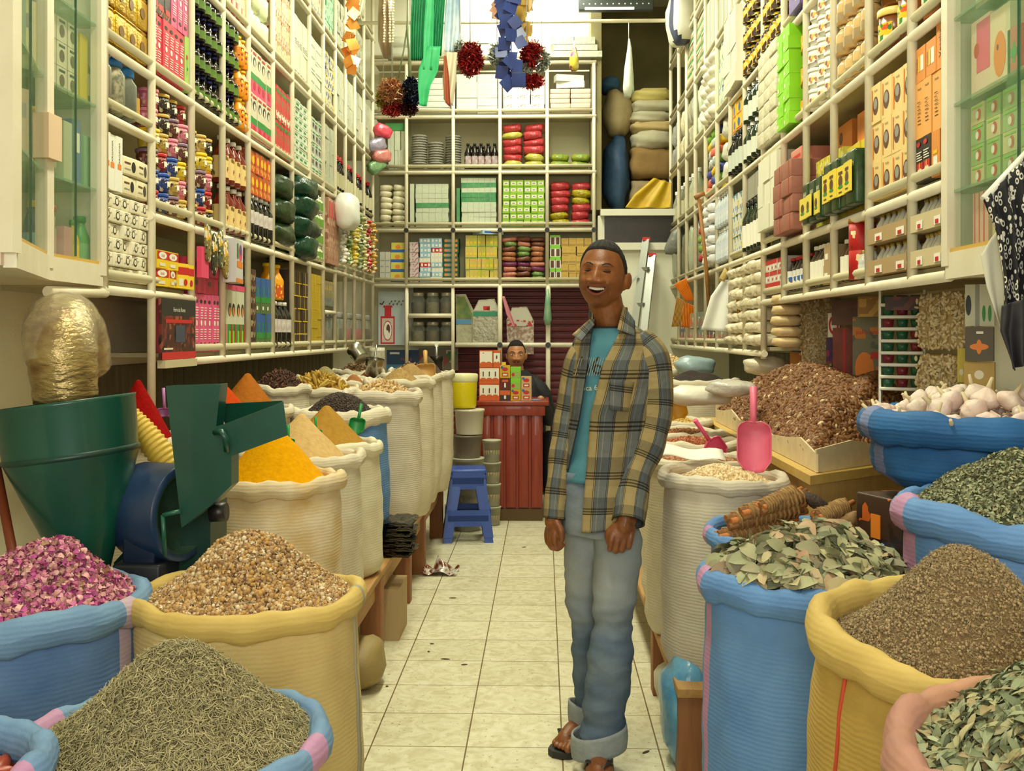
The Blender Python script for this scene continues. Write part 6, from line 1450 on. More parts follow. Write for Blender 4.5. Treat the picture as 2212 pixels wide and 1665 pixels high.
MB().box(XR - .012, WR - .012, 2.165, 2.18, 1.575, 3.0).build('end_panel', frame_p, ca2)
# goods behind glass, left
def lput(o, s, z, off=.03, rz=0): o.location = (XL - off, s, z); o.rotation_euler = (0, 0, PI / 2 + rz); return o
def cabrow(z, items):
 for s, o, lab, cat in items: lput(o, s, z); tag(o, lab, cat, 'goods inside the left glass cabinet')
lor = mat((216, 208, 176), .5)
for i in range(4):
 for j in range(3):
  o = carton('cream_box', .07, .075, .08, lor, [('o', .5, .45, .26, .26, BRN), ('r', .2, .8, .8, .9, BLK)]); lput(o, 3.2 + i * .078, 2.176 + j * .077, .03); tag(o, 'cream box with dark round print behind glass, %s along, row %s' % (ORD[i], ORD[j]), 'box', 'cream boxes in the glass cabinet')
cabrow(2.176, [(3.52, carton('yellow_tube_box', .06, .22, .05, mat((216, 196, 60), .5)), 'tall yellow green box in the upper glass cabinet', 'box'), (3.57, bottle('grey_bottle', .03, .2, grey_p, orange_p, label_p), 'grey bottle with orange cap in the glass cabinet', 'bottle')])
cabrow(1.9, [(3.22, bottle('orange_bottle', .032, .2, mat((226, 150, 40), .3), yell_p, mat((206, 120, 30), .5), .6), 'orange bottle with round top in the glass cabinet', 'bottle'), (3.31, bottle('grey_jar_bottle', .04, .2, mat((150, 156, 130), .4), red_p, mat((170, 170, 140), .5), .8), 'grey green bottle with red cap behind glass', 'bottle'), (3.40, carton('pale_box', .06, .19, .06, mat((190, 196, 160), .5)), 'pale narrow box behind glass', 'box'), (3.47, carton('blue_box', .05, .21, .06, mat((90, 120, 170), .5), [('r', .2, .8, .5, .8, WHT)]), 'blue and white box behind glass', 'box'), (3.55, carton('mint_box', .06, .17, .06, mat((150, 190, 150), .5)), 'mint coloured box behind glass', 'box')])
cabrow(1.62, [(3.22, bottle('blue_label_bottle', .028, .2, mat((90, 100, 130), .3), yell_p, mat((150, 190, 220), .5), .5), 'bottle with yellow cap and blue label, cabinet floor', 'bottle'), (3.31, bottle('red_cap_jar', .042, .2, mat((170, 160, 140), .3), red_p, mat((206, 150, 150), .5), .8), 'jar bottle with red cap, cabinet floor', 'bottle'), (3.40, carton('pink_pouch', .06, .14, .05, mat((206, 150, 150), .5)), 'pink pouch on the cabinet floor', 'pouch'), (3.48, bottle('yellow_bottle', .022, .17, mat((206, 176, 50), .3), green_p, yell_p), 'thin yellow bottle on the cabinet floor', 'bottle'), (3.56, bottle('green_bottle', .032, .19, mat((90, 160, 90), .3), green_p, mat((120, 180, 120), .5), .5), 'green bottle on the cabinet floor', 'bottle')])
for i in range(3):
 o = carton('lime_yellow_box', .11, .09, .08, mat((196, 190, 40), .5) if i < 2 else mat((110, 170, 60), .5), [('r', .2, .8, .4, .6, BRN)]); lput(o, 3.24 + i * .12, 1.795 - .0, .1); o.location.z = 1.899; tag(o, 'yellow green flat box standing behind the bottles, %s along' % ORD[i], 'box', 'yellow green boxes in the glass cabinet')
for i in range(4):
 o = carton('side_box', .09, .2, .06, mat([(206, 206, 176), (160, 180, 150), (190, 170, 140), (206, 196, 150)][i], .5), [('r', .2, .8, .6, .8, GRY)]); o.location = (-1.375 - i * .033, 2.76 + i * .1, 2.176 if i % 2 else 1.9); o.rotation_euler = (0, 0, PI / 2 - .35); tag(o, 'tall pale box behind the angled pane, %s from the street' % ORD[i], 'box', 'boxes behind the angled pane')
# goods behind glass, right
def rput(o, s, z, off=.03, rz=0): o.location = (XR + off, s, z); o.rotation_euler = (0, 0, -PI / 2 + rz); return o
g3 = mat((150, 180, 110), .5)
for i in range(5):
 for j in range(4):
  o = carton('tea_tin_box', .085, .052, .08, g3 if (i + j) % 3 else mat((200, 196, 140), .5), [('o', .6, .45, .18, .3, RED), ('o', .5, .45, .12, .2, LAB), ('r', .1, .9, .82, .9, LIM)]); rput(o, 2.88 - i * .1, 1.81 + j * .053, .03); tag(o, 'pale green box with red dot, %s column, %s row behind glass' % (ORD[i], ORD[j]), 'box', 'green boxes in the right glass cabinet')
for s, o, z, lab, cat in ((2.86, carton('pink_lipped_box', .12, .2, .05, mat((226, 200, 176), .5), [('r', .3, 1, .3, .95, PNK), ('o', .3, .6, .14, .1, RED)]), 2.04, 'pink cosmetic box in the right glass cabinet', 'box'), (2.74, carton('face_box', .12, .19, .05, mat((226, 206, 170), .5), [('o', .5, .4, .3, .3, ORG), ('o', .4, .5, .05, .04, BRN)]), 2.04, 'box with pale face picture in the right cabinet', 'box'), (2.66, carton('red_cross_box', .07, .12, .06, mat((206, 60, 70), .5), [('r', .4, .6, .3, .7, GRN), ('r', .25, .75, .42, .58, GRN)]), 2.04, 'red box with green cross in the right cabinet', 'box'), (2.55, bottle('silver_jar', .045, .17, mat((196, 196, 176), .3, .3), grey_p, label_p, .8), 2.04, 'silvery jar in the right glass cabinet', 'bottle'), (2.44, bottle('silver_jar', .04, .19, mat((180, 180, 160), .3, .3), white_p, label_p, .7), 2.04, 'second silvery jar in the right glass cabinet', 'bottle'),
      (2.84, carton('pale_wood_box', .1, .2, .05, mat((206, 190, 140), .5)), 2.27, 'tan box on the top glass shelf', 'box'), (2.7, bottle('dark_flask', .05, .2, mat((70, 80, 60), .3), grey_p, mat((120, 130, 100), .5), .6), 2.27, 'dark green flask on the top glass shelf', 'bottle'), (2.52, bottle('pale_flask', .04, .2, mat((170, 176, 150), .3), white_p, label_p, .6), 2.27, 'pale flask on the top glass shelf', 'bottle'),
      (2.86, carton('pink_curtain_box', .1, .18, .04, mat((226, 180, 160), .5), [('r', x, x + .06, 0, 1, PNK) for x in (.1, .4, .7)]), 1.61, 'pink striped box low in the right cabinet', 'box'), (2.74, carton('flower_box', .09, .17, .04, mat((206, 196, 150), .5), [('o', .5, .6, .3, .2, ORG)]), 1.61, 'box with orange flower low in the right cabinet', 'box'), (2.63, carton('sky_box', .08, .15, .04, mat((90, 170, 206), .5)), 1.61, 'sky blue box low in the right cabinet', 'box'), (2.5, carton('cream_tall_box', .1, .18, .04, mat((216, 206, 170), .5)), 1.61, 'cream tall box low in the right cabinet', 'box')):
 rput(o, s, z); tag(o, lab, cat, 'goods inside the right glass cabinet')
# ================================================================= garlic, cinnamon, crates
gm = mat((226, 214, 196), .6, c2=(206, 176, 170), scale=26, contrast=.2, bump=.3, bscale=80)
gm2 = mat((218, 184, 174), .6, c2=(230, 214, 198), scale=26, bump=.3, bscale=80)
stemm = mat((206, 188, 150), .8)
def garlic(k):
 e = empty('garlic_bulb')
 nl = 7 + k % 3
 def fn(p):
  a = math.atan2(p[1], p[0])
  q = 1 + .2 * abs(math.sin(nl * a / 2 + k)) ** .6 * (1 - abs(p[2]) ** 2) - .1
  z = p[2]
  if z > .55: q *= 1 - (z - .55) * 1.1; z += (z - .55) * .9
  return Vector((p[0] * q, p[1] * q, z))
 MB().ball((0, 0, .022), (.031, .031, .022), 28, 14, 0, None, fn).build('bulb', gm2 if k % 3 == 2 else gm, e)
 MB().tube([(0, 0, .044), (.002, .001, .056), (.006, .003, .074)], [.0075, .005, .0035], 8).build('stalk', stemm, e)
 return e
protos = [garlic(k) for k in range(6)]
gc, gr = GARLIC
gpos = []
for ring, n, z in ((.88, 20, 0), (.62, 13, .022), (.34, 7, .045), (.0, 1, .06), (.5, 8, .055)):
 for i in range(n): gpos.append((ring, 2 * PI * i / n + random.uniform(-.1, .1), z))
used = set()
for i, (q, a, z) in enumerate(gpos):
 k = i % 6
 o = protos[k] if k not in used else dup(protos[k]); used.add(k)
 o.location = (gc[0] + q * gr * math.cos(a) * .98, gc[1] + q * gr * math.sin(a) * .98, 1.178 + z + random.uniform(-.004, .008))
 o.rotation_euler = (random.uniform(-1.1, 1.1), random.uniform(-1.1, 1.1), random.uniform(0, 6))
 s = random.uniform(.9, 1.2); o.scale = (s, s, s)
 tag(o, 'papery white and pink garlic bulb heaped in the dark blue sack', 'garlic', 'garlic bulbs in the blue sack')
# cinnamon bundles and ginger
barkm = mat((160, 112, 60), .7, c2=(112, 72, 36), scale=40, bump=.4, bscale=80)
cutm = mat((206, 130, 66), .7, c2=(180, 104, 50), scale=30)
twine = mat((176, 140, 84), .8, c2=(120, 84, 44), scale=60)
def bundle(lab, a, b, r, n=7):
 a, b = Vector(a), Vector(b); d = (b - a); L_ = d.length
 M_ = d.to_track_quat('Z', 'Y').to_matrix().to_4x4(); M_.translation = a
 e = empty('cinnamon_bundle'); e.matrix_world = M_; tag(e, lab, 'cinnamon', 'tied bark bundles')
 for i in range(n):
  t = 2 * PI * i / n; x, y = (r * .6 * math.cos(t), r * .6 * math.sin(t)) if i else (0, 0)
  MB().tube([(x, y, random.uniform(-.01, .01)), (x * 1.05, y * 1.05, L_ / 2), (x, y, L_ + random.uniform(-.012, .012))], r * .36, 7).build('bark_stick', cutm if i % 2 else barkm, e)
 mb = MB(); pts = []; rs = []
 N_ = 90
 for i in range(N_ + 1):
  t = i / N_; al = t * 2 * PI * 13
  pts.append((r * 1.02 * math.cos(al), r * 1.02 * math.sin(al), L_ * (.1 + .8 * t))); rs.append(.0042 + .0012 * math.sin(i * 1.3))
 mb.tube(pts, rs, 6).build('twine', twine, e)
 MB().lathe([(r * .97, L_ * .09), (r * .99, L_ * .5), (r * .97, L_ * .91)], 14).build('bark_wrap', barkm, e)
 return e
cc, cr_, cz_ = CINN
Yq = cc[1]
for a, b, r, lab in (((1552, 1164), (1712, 1128), .027, 'bark bundle lying lowest along the blue sack rim'), ((1572, 1130), (1735, 1092), .027, 'bark bundle second from the rim, wound in twine'), ((1600, 1112), (1748, 1068), .024, 'bark bundle third from the rim, twine wound'), ((1640, 1100), (1722, 1060), .022, 'short bark bundle at the back of the blue sack'), ((1760, 1122), (1830, 1090), .024, 'thick cut bark piece beside the ginger')):
 i = (a, b)
 bundle(lab, atY(a[0], a[1], Yq - .07), atY(b[0], b[1], Yq + .02), r)
mb = MB(); p = [atY(1724, 1060, Yq + .02), atY(1758, 1082, Yq - .02), atY(1800, 1108, Yq - .03)]
o = mb.tube(p, [.008, .02, .013], 10).build('dried_root', mat((70, 50, 36), .8, c2=(46, 34, 26), scale=60, bump=.8, bscale=90)); tag(o, 'dark hairy dried root across the bark bundles', 'root')
gin = mat((150, 116, 66), .7, c2=(120, 88, 48), scale=30, bump=.4, bscale=60)
for px, py, s, lab in ((1838, 1130, 1.0, 'knobbly ginger root by the bark bundles'), (1880, 1146, 1.15, 'second ginger root nearest the mint sack')):
 p = atY(px, py, Yq - .03); mb = MB()
 for dx, dz, r in ((-.03, .0, .02), (0, .008, .024), (.028, -.004, .021), (.05, .006, .015), (.01, .026, .013), (-.02, -.012, .016)):
  mb.ball((dx * s, random.uniform(-.01, .01), dz * s), (r * s * 1.15, r * s, r * s), 12, 8)
 o = mb.build('ginger_root', gin, None, p); mod(o, 'REMESH', mode='VOXEL', voxel_size=.005); mod(o, 'SMOOTH', factor=.6, iterations=4); tag(o, lab, 'ginger')
heap('bark_chips', 'bark chips filling the blue sack under the bundles', cc, cr_ * .92, cz_ - .05, cz_ - .02, 'round', mat((120, 80, 44), .9), [(t_needle(1, .12, .02), 200, .05, .3, grain([(150, 104, 56), (112, 72, 38), (190, 130, 70)]), .01)])
# fruit crates under the garlic
crm = printed((62, 40, 28), [(84, 54, 34), (44, 28, 20), (190, 90, 30)], 26, amount=.3)
for i, (z, lab, m) in enumerate(((.80, 'brown fruit crate directly under the garlic sack', crm), (.62, 'brown fruit crate second under the garlic sack', crm), (.40, 'yellow printed crate under the brown ones', mat((206, 180, 80), .6, c2=(190, 160, 66), scale=10)))):
 e = empty('fruit_crate', (1.17, 3.02, z)); e.rotation_euler.z = .35; tag(e, lab, 'crate', 'stacked fruit crates')
 h = .185 if i < 2 else .21
 mb = MB().rbox(-.25, .25, -.17, .17, 0, h - .005, .006)
 mb.build('body', m, e)
 if i < 2:
  for x in (-.2, .0, .2): MB().box(x - .02, x + .02, -.173, -.1705, h * .35, h * .7).build('handle_hole', orange_p, e)
  for y in (-.1, .08): MB().box(-.253, -.2505, y - .02, y + .02, h * .35, h * .7).build('handle_hole', orange_p, e)
 else: MB().text('Ecal', .07, -.1, -.1715, h * .5).build('printed_word', mat((120, 60, 40), .6), e)
MB().rbox(-.24, .24, -.17, .17, 0, .399, .006).build('crate_base', crm, e).location.z = -.4

# ================================================================= goods under the right shelf
def facing(o, x, y, z, rz): o.location = (x, y, z); o.rotation_euler = (0, 0, rz); return o
beanp = mat((206, 184, 130), .5, c2=(226, 210, 166), scale=30)
def bean_pack(w, h, d):
 n = int(w * h * 9000)
 V, F, L0 = [], [], 0
 e = empty('bean_pack')
 MB().rbox(-w / 2 * .96, w / 2 * .96, .012, d, 0, h, .02).build('bag', mat((190, 164, 110), .5), e)
 P = np.column_stack([RNG.uniform(-w / 2 * .95, w / 2 * .95, n), RNG.uniform(.002, .014, n), RNG.uniform(.005, h - .005, n)])
 W, FF, pv = scatter(t_ball(7, 5, (.55, .45, 1)), P, rand_rot(n, 2), RNG.normal(.0095, .0012, n))
 o = bpy.data.objects.new('beans', np_mesh('beans', W, [FF], [grain([(206, 180, 130), (226, 206, 160), (236, 222, 186)], .45)], None, np.repeat(RNG.uniform(0, 1, n), pv))); COL.objects.link(o); o.parent = e; o['kind'] = 'stuff'
 return e
RZ_ = -PI / 2 + .75
for (px, py, Y, w, h, lab) in ((2012, 735, 3.72, .12, .17, 'first'), (2042, 735, 3.60, .12, .17, 'second'), (2072, 732, 3.48, .12, .17, 'third')):
 p = atY(px, 728, Y); o = bean_pack(w, .19, .06); facing(o, p.x, Y, 1.37, RZ_); tag(o, 'tall clear pack of white beans, upper row, %s from the cup strips' % lab, 'bag', 'hanging white bean packs')
 o = bean_pack(w, .19, .06); facing(o, p.x, Y, 1.165, RZ_); tag(o, 'tall clear pack of white beans, lower row, %s from the cup strips' % lab, 'bag', 'hanging white bean packs')
o = bean_pack(.2, .34, .08); p = atY(1762, 735, 5.3); facing(o, p.x, 5.3, 1.26, RZ_); tag(o, 'long clear bag of small white beans above the almonds', 'bag')
# strips of colour cups
cupg = [mat((30, 90, 60), .4), mat((120, 30, 44), .4)]
p = atY(1948, 720, 3.95)
e = empty('cup_strip_rack', (p.x, 3.95, 1.22)); e.rotation_euler.z = RZ_ + .35; tag(e, 'white slotted rack of red and green cups below the shelf', 'rack')
for r_ in range(8):
 MB().rbox(-.075, .075, -.012, .03, r_ * .043, r_ * .043 + .012, .004).build('slat', white_p, e)
 for c_ in range(3):
  MB().lathe([(.017, .013), (.021, .04)], 12, 0, (-.048 + c_ * .048, .01, r_ * .043)).build('cup', cupg[(r_ * 2 + c_ * (1 + r_ % 2)) % 3 % 2], e)
for x in (-.076, .076): MB().box(x - .004, x + .004, .0, .03, -.05, .36).build('side', white_p, e)
def card(px0, px1, py0, py1, Y, nm, lab, base, pr, cat='packet', d=.03, rz=None):
 a, b = atY(px0, py1, Y), atY(px1, py0, Y)
 o = carton(nm, (b.x - a.x) / math.cos(PI / 2 + (rz if rz is not None else RZ_) - PI / 2), b.z - a.z, d, base, pr); facing(o, (a.x + b.x) / 2, Y, a.z, rz if rz is not None else RZ_); tag(o, lab, cat); return o
RF = -.5
card(1846, 1902, 684, 836, 4.5, 'spice_packet', 'spice packet with large orange oval printed pak brand', printed((120, 116, 90), [(150, 140, 110), (90, 96, 80), (206, 120, 40)], 30, amount=.3), [('o', .4, .26, .32, .24, ORG), ('t', 'pakbrand', .5, .78, .085, RED), ('r', .6, .9, .4, .5, RED)], rz=RF)
card(1902, 1917, 672, 820, 4.4, 'blue_strip', 'slim blue packet between the spice packet and cups', mat((40, 84, 150), .4), [], rz=RF)
card(1802, 1846, 708, 826, 4.8, 'red_packet', 'tall dull red packet left of the spice packet', mat((150, 70, 56), .5, c2=(120, 56, 50), scale=14), [('r', .45, .55, 0, 1, RED)], rz=RF)
card(1790, 1812, 676, 728, 4.9, 'round_sign', 'white card with red ring above the purple boxes', white_p, [('o', .5, .5, .44, .4, RED), ('o', .5, .5, .28, .26, WHT)], 'card', .01, rz=RF)
card(1786, 1806, 730, 784, 4.95, 'purple_box', 'small purple and red boxes beside the bean bag', printed((70, 36, 90), [(150, 40, 80), (30, 26, 50)], 30), [], 'box', rz=RF)
card(1708, 1736, 748, 800, 5.6, 'orange_packet', 'orange packet behind the almond peak', mat((206, 130, 30), .4), [], rz=RF)
card(1800, 1850, 648, 702, 4.75, 'brown_tub_pack', 'brownish tub pack hanging under the shelf', mat((110, 74, 56), .4, c2=(80, 50, 40), scale=20), [], rz=RF)
card(1712, 1748, 664, 760, 5.5, 'dark_packet', 'dark packet hanging beside the cream rolls', printed((90, 80, 70), [(50, 60, 90), (150, 70, 50)], 24), [], rz=RF)
card(1856, 1900, 640, 684, 4.3, 'printed_carton', 'yellow and orange cartons close under the shelf', printed((150, 110, 40), [(190, 150, 60), (90, 50, 30)], 24), [], 'box', rz=RF)
card(1918, 1990, 640, 670, 3.9, 'dark_tray', 'dark tray of cups tucked under the shelf', printed((70, 50, 50), [(110, 60, 60), (50, 60, 60)], 24), [], 'box', rz=RF)
card(2090, 2142, 614, 704, 3.25, 'white_flower_box', 'white box with thin flower drawings by the wall end', mat((206, 206, 180), .5), [('r', .35, .5, 0, 1, GRY), ('o', .12, .5, .1, .25, BLK), ('o', .65, .3, .06, .2, GRN), ('o', .85, .3, .06, .2, GRN)], 'box', rz=RF)
card(2090, 2140, 706, 780, 3.22, 'dark_card_box', 'dark grey box with orange star by the wall end', mat((80, 72, 60), .5, c2=(96, 86, 66), scale=8), [('o', .5, .42, .34, .1, ORG), ('o', .5, .42, .1, .22, ORG), ('r', .4, .65, .8, .87, LAB)], 'box', rz=RF)
card(2070, 2088, 752, 826, 3.35, 'yellow_card', 'narrow yellow packet beside the white beans', mat((206, 186, 60), .45), [('o', .4, .3, .2, .1, IVO)], rz=RF)
card(2088, 2142, 782, 880, 3.26, 'ochre_packet', 'ochre packet standing behind the garlic', mat((196, 164, 84), .5, c2=(176, 144, 70), scale=10), [('o', .5, .72, .16, .1, IVO)], rz=RF)
# plastic bags on the far right sacks
for px, py, Y, w, h, m, lab in ((1510, 855, 4.9, .3, .09, mat((216, 212, 196), .4, bump=.5, bscale=16), 'white plastic bag lying on the far right sacks'), (1580, 838, 4.7, .22, .07, mat((196, 190, 180), .2, bump=.9, bscale=24), 'clear crinkled bag against the almond tray'), (1500, 790, 6.9, .26, .12, mat((150, 172, 176), .3, bump=.5, bscale=14), 'pale blue plastic bag at the far right'), (1656, 790, 5.75, .22, .1, mat((216, 206, 180), .3, bump=.8, bscale=20), 'clear bag behind the almond peak')):
 p = atY(px, py, Y); o = pillow('plastic_bag', w, h, .24, m, n=14, flat=.8); o.location = (p.x, Y - .1, p.z - h / 2); tag(o, lab, 'bag')
for xl, xr, ym, Y, zb in ((1420, 1592, 822, 6.5, .30),):
 c, r, z = px_sack(xl, xr, ym, Y)
 sack('sack of dark spice at the far end of the right row', c, r, zb, z, WHITE_S, WHITE_S, .02)
 heap('dark_spice', 'dark brown spice at the far end of the right row', c, r * .92, z - .03, z + .05, 'round', mat((50, 34, 26), .9, c2=(34, 24, 20), scale=60))
c, r, z = px_sack(1392, 1500, 800, 7.2)
sack('sack of pale pulses beside the young man, far right', c, r, 0, z, WHITE_S, WHITE_S, .02)
heap('pale_pulses', 'pale pulses in the sack beside the young man', c, r * .92, z - .03, z + .1, 'dome', mat((206, 176, 116), .8), [(BALL, 500, .008, 1, grain([(206, 176, 116), (226, 200, 150)]), .003)])

c = atY(1500, 980, 4.05)
o = MB().grid(lambda u, v: (c.x - .15 + .24 * u, c.y - .16 + .08 * v, c.z + .012 + .03 * v - .02 * u + .006 * math.sin(9 * u)), 10, 6).build('white_paper', white_p); solid(o, .002); tag(o, 'folded white paper lying on the sack behind the chickpeas', 'paper')
# ================================================================= hung from the right shelf
def cloth(name, pts_l, pts_r, m, lab, cat, fold=.02, waves=5, nu=24, th=.002, group=None, back=0.0):
 """cloth hanging between a left and a right edge line"""
 L_ = [Vector(p) for p in pts_l]; R__ = [Vector(p) for p in pts_r]
 def at(P, v):
  k = v * (len(P) - 1); i = min(int(k), len(P) - 2); return P[i].lerp(P[i + 1], k - i)
 def fn(u, v):
  a, b = at(L_, v), at(R__, v); q = a.lerp(b, u); d = (b - a)
  n = Vector((d.y, -d.x, 0)); n = n.normalized() if n.length > 1e-6 else Vector((0, -1, 0))
  return q + n * fold * math.sin(u * waves * 2 * PI + 1.5 * v) * (.4 + .6 * v)
 o = MB().grid(fn, nu, 20).build(name, m); solid(o, th, 0)
 tag(o, lab, cat, group); return o
Yw = 6.55
cloth('cloth_bag', [atY(1560, 605, Yw), atY(1535, 640, Yw), atY(1514, 712, Yw)], [atY(1592, 602, Yw), atY(1590, 640, Yw), atY(1584, 717, Yw)], mat((240, 240, 232), .7, bump=.15, bscale=30), 'white cloth bag hanging in front of the right shelf', 'bag', .012, 1.5)
o = MB().tube([atY(1558, 606, Yw), atY(1580, 572, Yw + .05), atY(1606, 562, Yw + .05)], [.02, .03, .02], 10).build('straw_tuft', mat((206, 180, 110), .8, bump=.8, bscale=60)); tag(o, 'tuft of straw coloured fibre above the white cloth bag', 'fibre')
om = mat((232, 140, 30), .4, c2=(216, 116, 16), scale=14, bump=.2); om2 = mat((206, 160, 80), .5, c2=(190, 140, 60), scale=14)
for i, (a0, a1, b0, b1, m, lab) in enumerate((((1456, 612), (1482, 600), (1492, 690), (1500, 690), om, 'folded orange bag sheaf hanging in the right corner'), ((1462, 640), (1480, 650), (1450, 706), (1474, 704), om2, 'tan folded bag sheaf behind the orange one'), ((1474, 650), (1500, 660), (1472, 706), (1500, 708), om, 'orange pleated sheaf end hanging lower'))):
 Yo = 8.3; cloth('orange_sheaf', [atY(*a0, Yo), atY(*b0, Yo)] if i else [atY(1456, 614, Yo), atY(1480, 650, Yo)], [atY(*a1, Yo), atY(*b1, Yo)] if i else [atY(1482, 600, Yo), atY(1500, 650, Yo)], m, lab, 'bag', .015, 8, 40, group='orange bag sheaves')
Yo = 6.2
cloth('orange_sheaf', [atY(1604, 572, Yo), atY(1602, 626, Yo), atY(1606, 690, Yo)], [atY(1608, 570, Yo), atY(1626, 612, Yo), atY(1614, 690, Yo)], om, 'slim orange sheaf hanging beside the white cloth bag', 'bag', .012, 5, 30, group='orange bag sheaves')
cloth('orange_sheaf', [atY(1590, 640, Yo), atY(1592, 688, Yo)], [atY(1602, 640, Yo), atY(1604, 692, Yo)], om2, 'tan strip beside the slim orange sheaf', 'bag', .01, 3, 20, group='orange bag sheaves')
Yc_ = 7.0
o = MB().tube([atY(1510, 430, Yc_), atY(1524, 560, Yc_), atY(1533, 680, Yc_)], .012, 10).tube([atY(1501, 428, Yc_), atY(1512, 421, Yc_), atY(1522, 418, Yc_)], .016, 10).build('walking_cane', mat((170, 116, 56), .5, c2=(140, 90, 40), scale=20)); tag(o, 'wooden cane with crook hanging on the right shelf', 'cane')
# scarf
def scarf_mat():
 m, N, L, b = _new('scarf_print'); b.inputs['Roughness'].default_value = .8
 tc = N.new('ShaderNodeTexCoord'); mp = N.new('ShaderNodeMapping'); mp.inputs['Scale'].default_value = (1, 1, .6); L.new(tc.outputs['Object'], mp.inputs[0])
 vo = N.new('ShaderNodeTexVoronoi'); vo.inputs['Scale'].default_value = 92; L.new(mp.outputs[0], vo.inputs['Vector'])
 cr = N.new('ShaderNodeValToRGB'); cr.color_ramp.interpolation = 'CONSTANT'; e = cr.color_ramp.elements
 e[0].color = rgb((24, 22, 26)); e[1].position = .22; e[1].color = rgb((214, 210, 196)); x = e.new(.42); x.color = rgb((30, 28, 32))
 L.new(vo.outputs['Distance'], cr.inputs[0]); L.new(cr.outputs[0], b.inputs['Base Color']); return m
Ys = 2.42
sc_m = scarf_mat()
cloth('patterned_scarf', [atY(2124, 432, Ys), atY(2150, 500, Ys), atY(2164, 600, Ys), atY(2166, 700, Ys)], [atY(2225, 330, Ys), atY(2240, 480, Ys), atY(2240, 600, Ys), atY(2240, 660, Ys)], sc_m, 'black and white paisley scarf hanging at the right edge', 'scarf', .022, 3, 40)
cloth('scarf_lining', [atY(2118, 550, Ys + .03), atY(2130, 620, Ys + .03), atY(2158, 710, Ys + .03)], [atY(2152, 500, Ys + .03), atY(2166, 600, Ys + .03), atY(2172, 712, Ys + .03)], mat((206, 202, 180), .8), 'plain pale cloth strip hanging behind the scarf', 'cloth', .008, 1)
cloth('black_scarf', [atY(2164, 660, Ys - .05), atY(2158, 715, Ys - .05), atY(2186, 800, Ys - .05)], [atY(2230, 640, Ys - .05), atY(2240, 720, Ys - .05), atY(2222, 782, Ys - .05)], mat((22, 20, 26), .7, c2=(44, 40, 46), scale=20), 'dark folded scarf end below the paisley one', 'scarf', .014, 2)
o = MB().tube([atX(2062, 470, XR).lerp(atY(2124, 430, Ys), 1), atY(2225, 322, Ys + .03)], .008, 8).tube([atY(2225, 322, Ys + .03), Vector((XR - .004, 2.35, atY(2225, 322, Ys).z))], .008, 8).build('hanging_rod', white_p); tag(o, 'thin white rod carrying the scarf on the right', 'rod')

# ================================================================= alcove: bulk sacks
def bulk(px0, px1, py0, py1, Y, m, lab, d=.4, flat=.55, rz=0, m2=None):
 a, b = atY(px0, py1, Y), atY(px1, py0, Y)
 o = pillow('bulk_sack', b.x - a.x, b.z - a.z, d, m, n=16, flat=flat, m2=m2); o.location = ((a.x + b.x) / 2, Y - .1, a.z); o.rotation_euler.z = rz; tag(o, lab, 'sack', 'bulk sacks in the alcove'); return o
bw = [mat((196, 190, 160), .7, c2=(176, 168, 136), scale=10, bump=.3), mat((206, 190, 110), .7, bump=.3), mat((150, 118, 66), .8, c2=(130, 100, 54), scale=10, bump=.4)]
bulk(1304, 1362, 292, 450, 9.75, mat((52, 84, 116), .6, c2=(40, 66, 96), scale=12, bump=.7, bscale=14), 'tall navy blue bulk sack standing in the alcove', .45, .7)
bulk(1302, 1366, 190, 296, 9.8, mat((176, 160, 116), .8, c2=(160, 142, 98), scale=10, bump=.4), 'large leaning beige bulk sack on the navy one', .4, .8, .0)
bulk(1296, 1340, 168, 200, 9.95, mat((60, 100, 140), .7), 'small blue bundle on top of the beige sack', .3)
zs = [(386, 450, mat((150, 130, 96), .8, bump=.4), 'brownish bulk sack at the foot of the stack', 1362), (316, 388, bw[2], 'brown paper bulk sack third from the foot', 1360), (282, 320, bw[0], 'grey white bulk sack with printed band, mid stack', 1364), (262, 286, mat((190, 166, 110), .8, bump=.4), 'thin straw coloured bulk sack in the stack', 1364), (240, 264, bw[0], 'white bulk sack, third from the stack top', 1360), (216, 242, bw[0], 'white bulk sack with blue seam, second from stack top', 1364), (192, 219, bw[1], 'yellowish bulk sack on top of the stack', 1366)]
for y0, y1, m, lab, x0 in zs: bulk(x0, 1452, y0, y1 + 3, 9.75, m, lab, .4, .4)
cloth('yellow_cloth', [atY(1412, 384, 9.45), atY(1370, 420, 9.42), atY(1350, 449, 9.42)], [atY(1450, 395, 9.45), atY(1450, 430, 9.42), atY(1448, 449, 9.42)], mat((206, 176, 30), .5, c2=(190, 150, 20), scale=8), 'yellow plastic sheet draped at the alcove floor', 'sheet', .03, 2)
o = pillow('grey_bag', .14, .24, .1, mat((120, 122, 112), .3, bump=.9, bscale=20), n=12, flat=.8); p = atY(1446, 548, 8.9); o.location = (p.x, 8.9, p.z); o.rotation_euler.y = .5; tag(o, 'crumpled grey plastic bag hanging at the shelf corner by the ladder', 'bag')
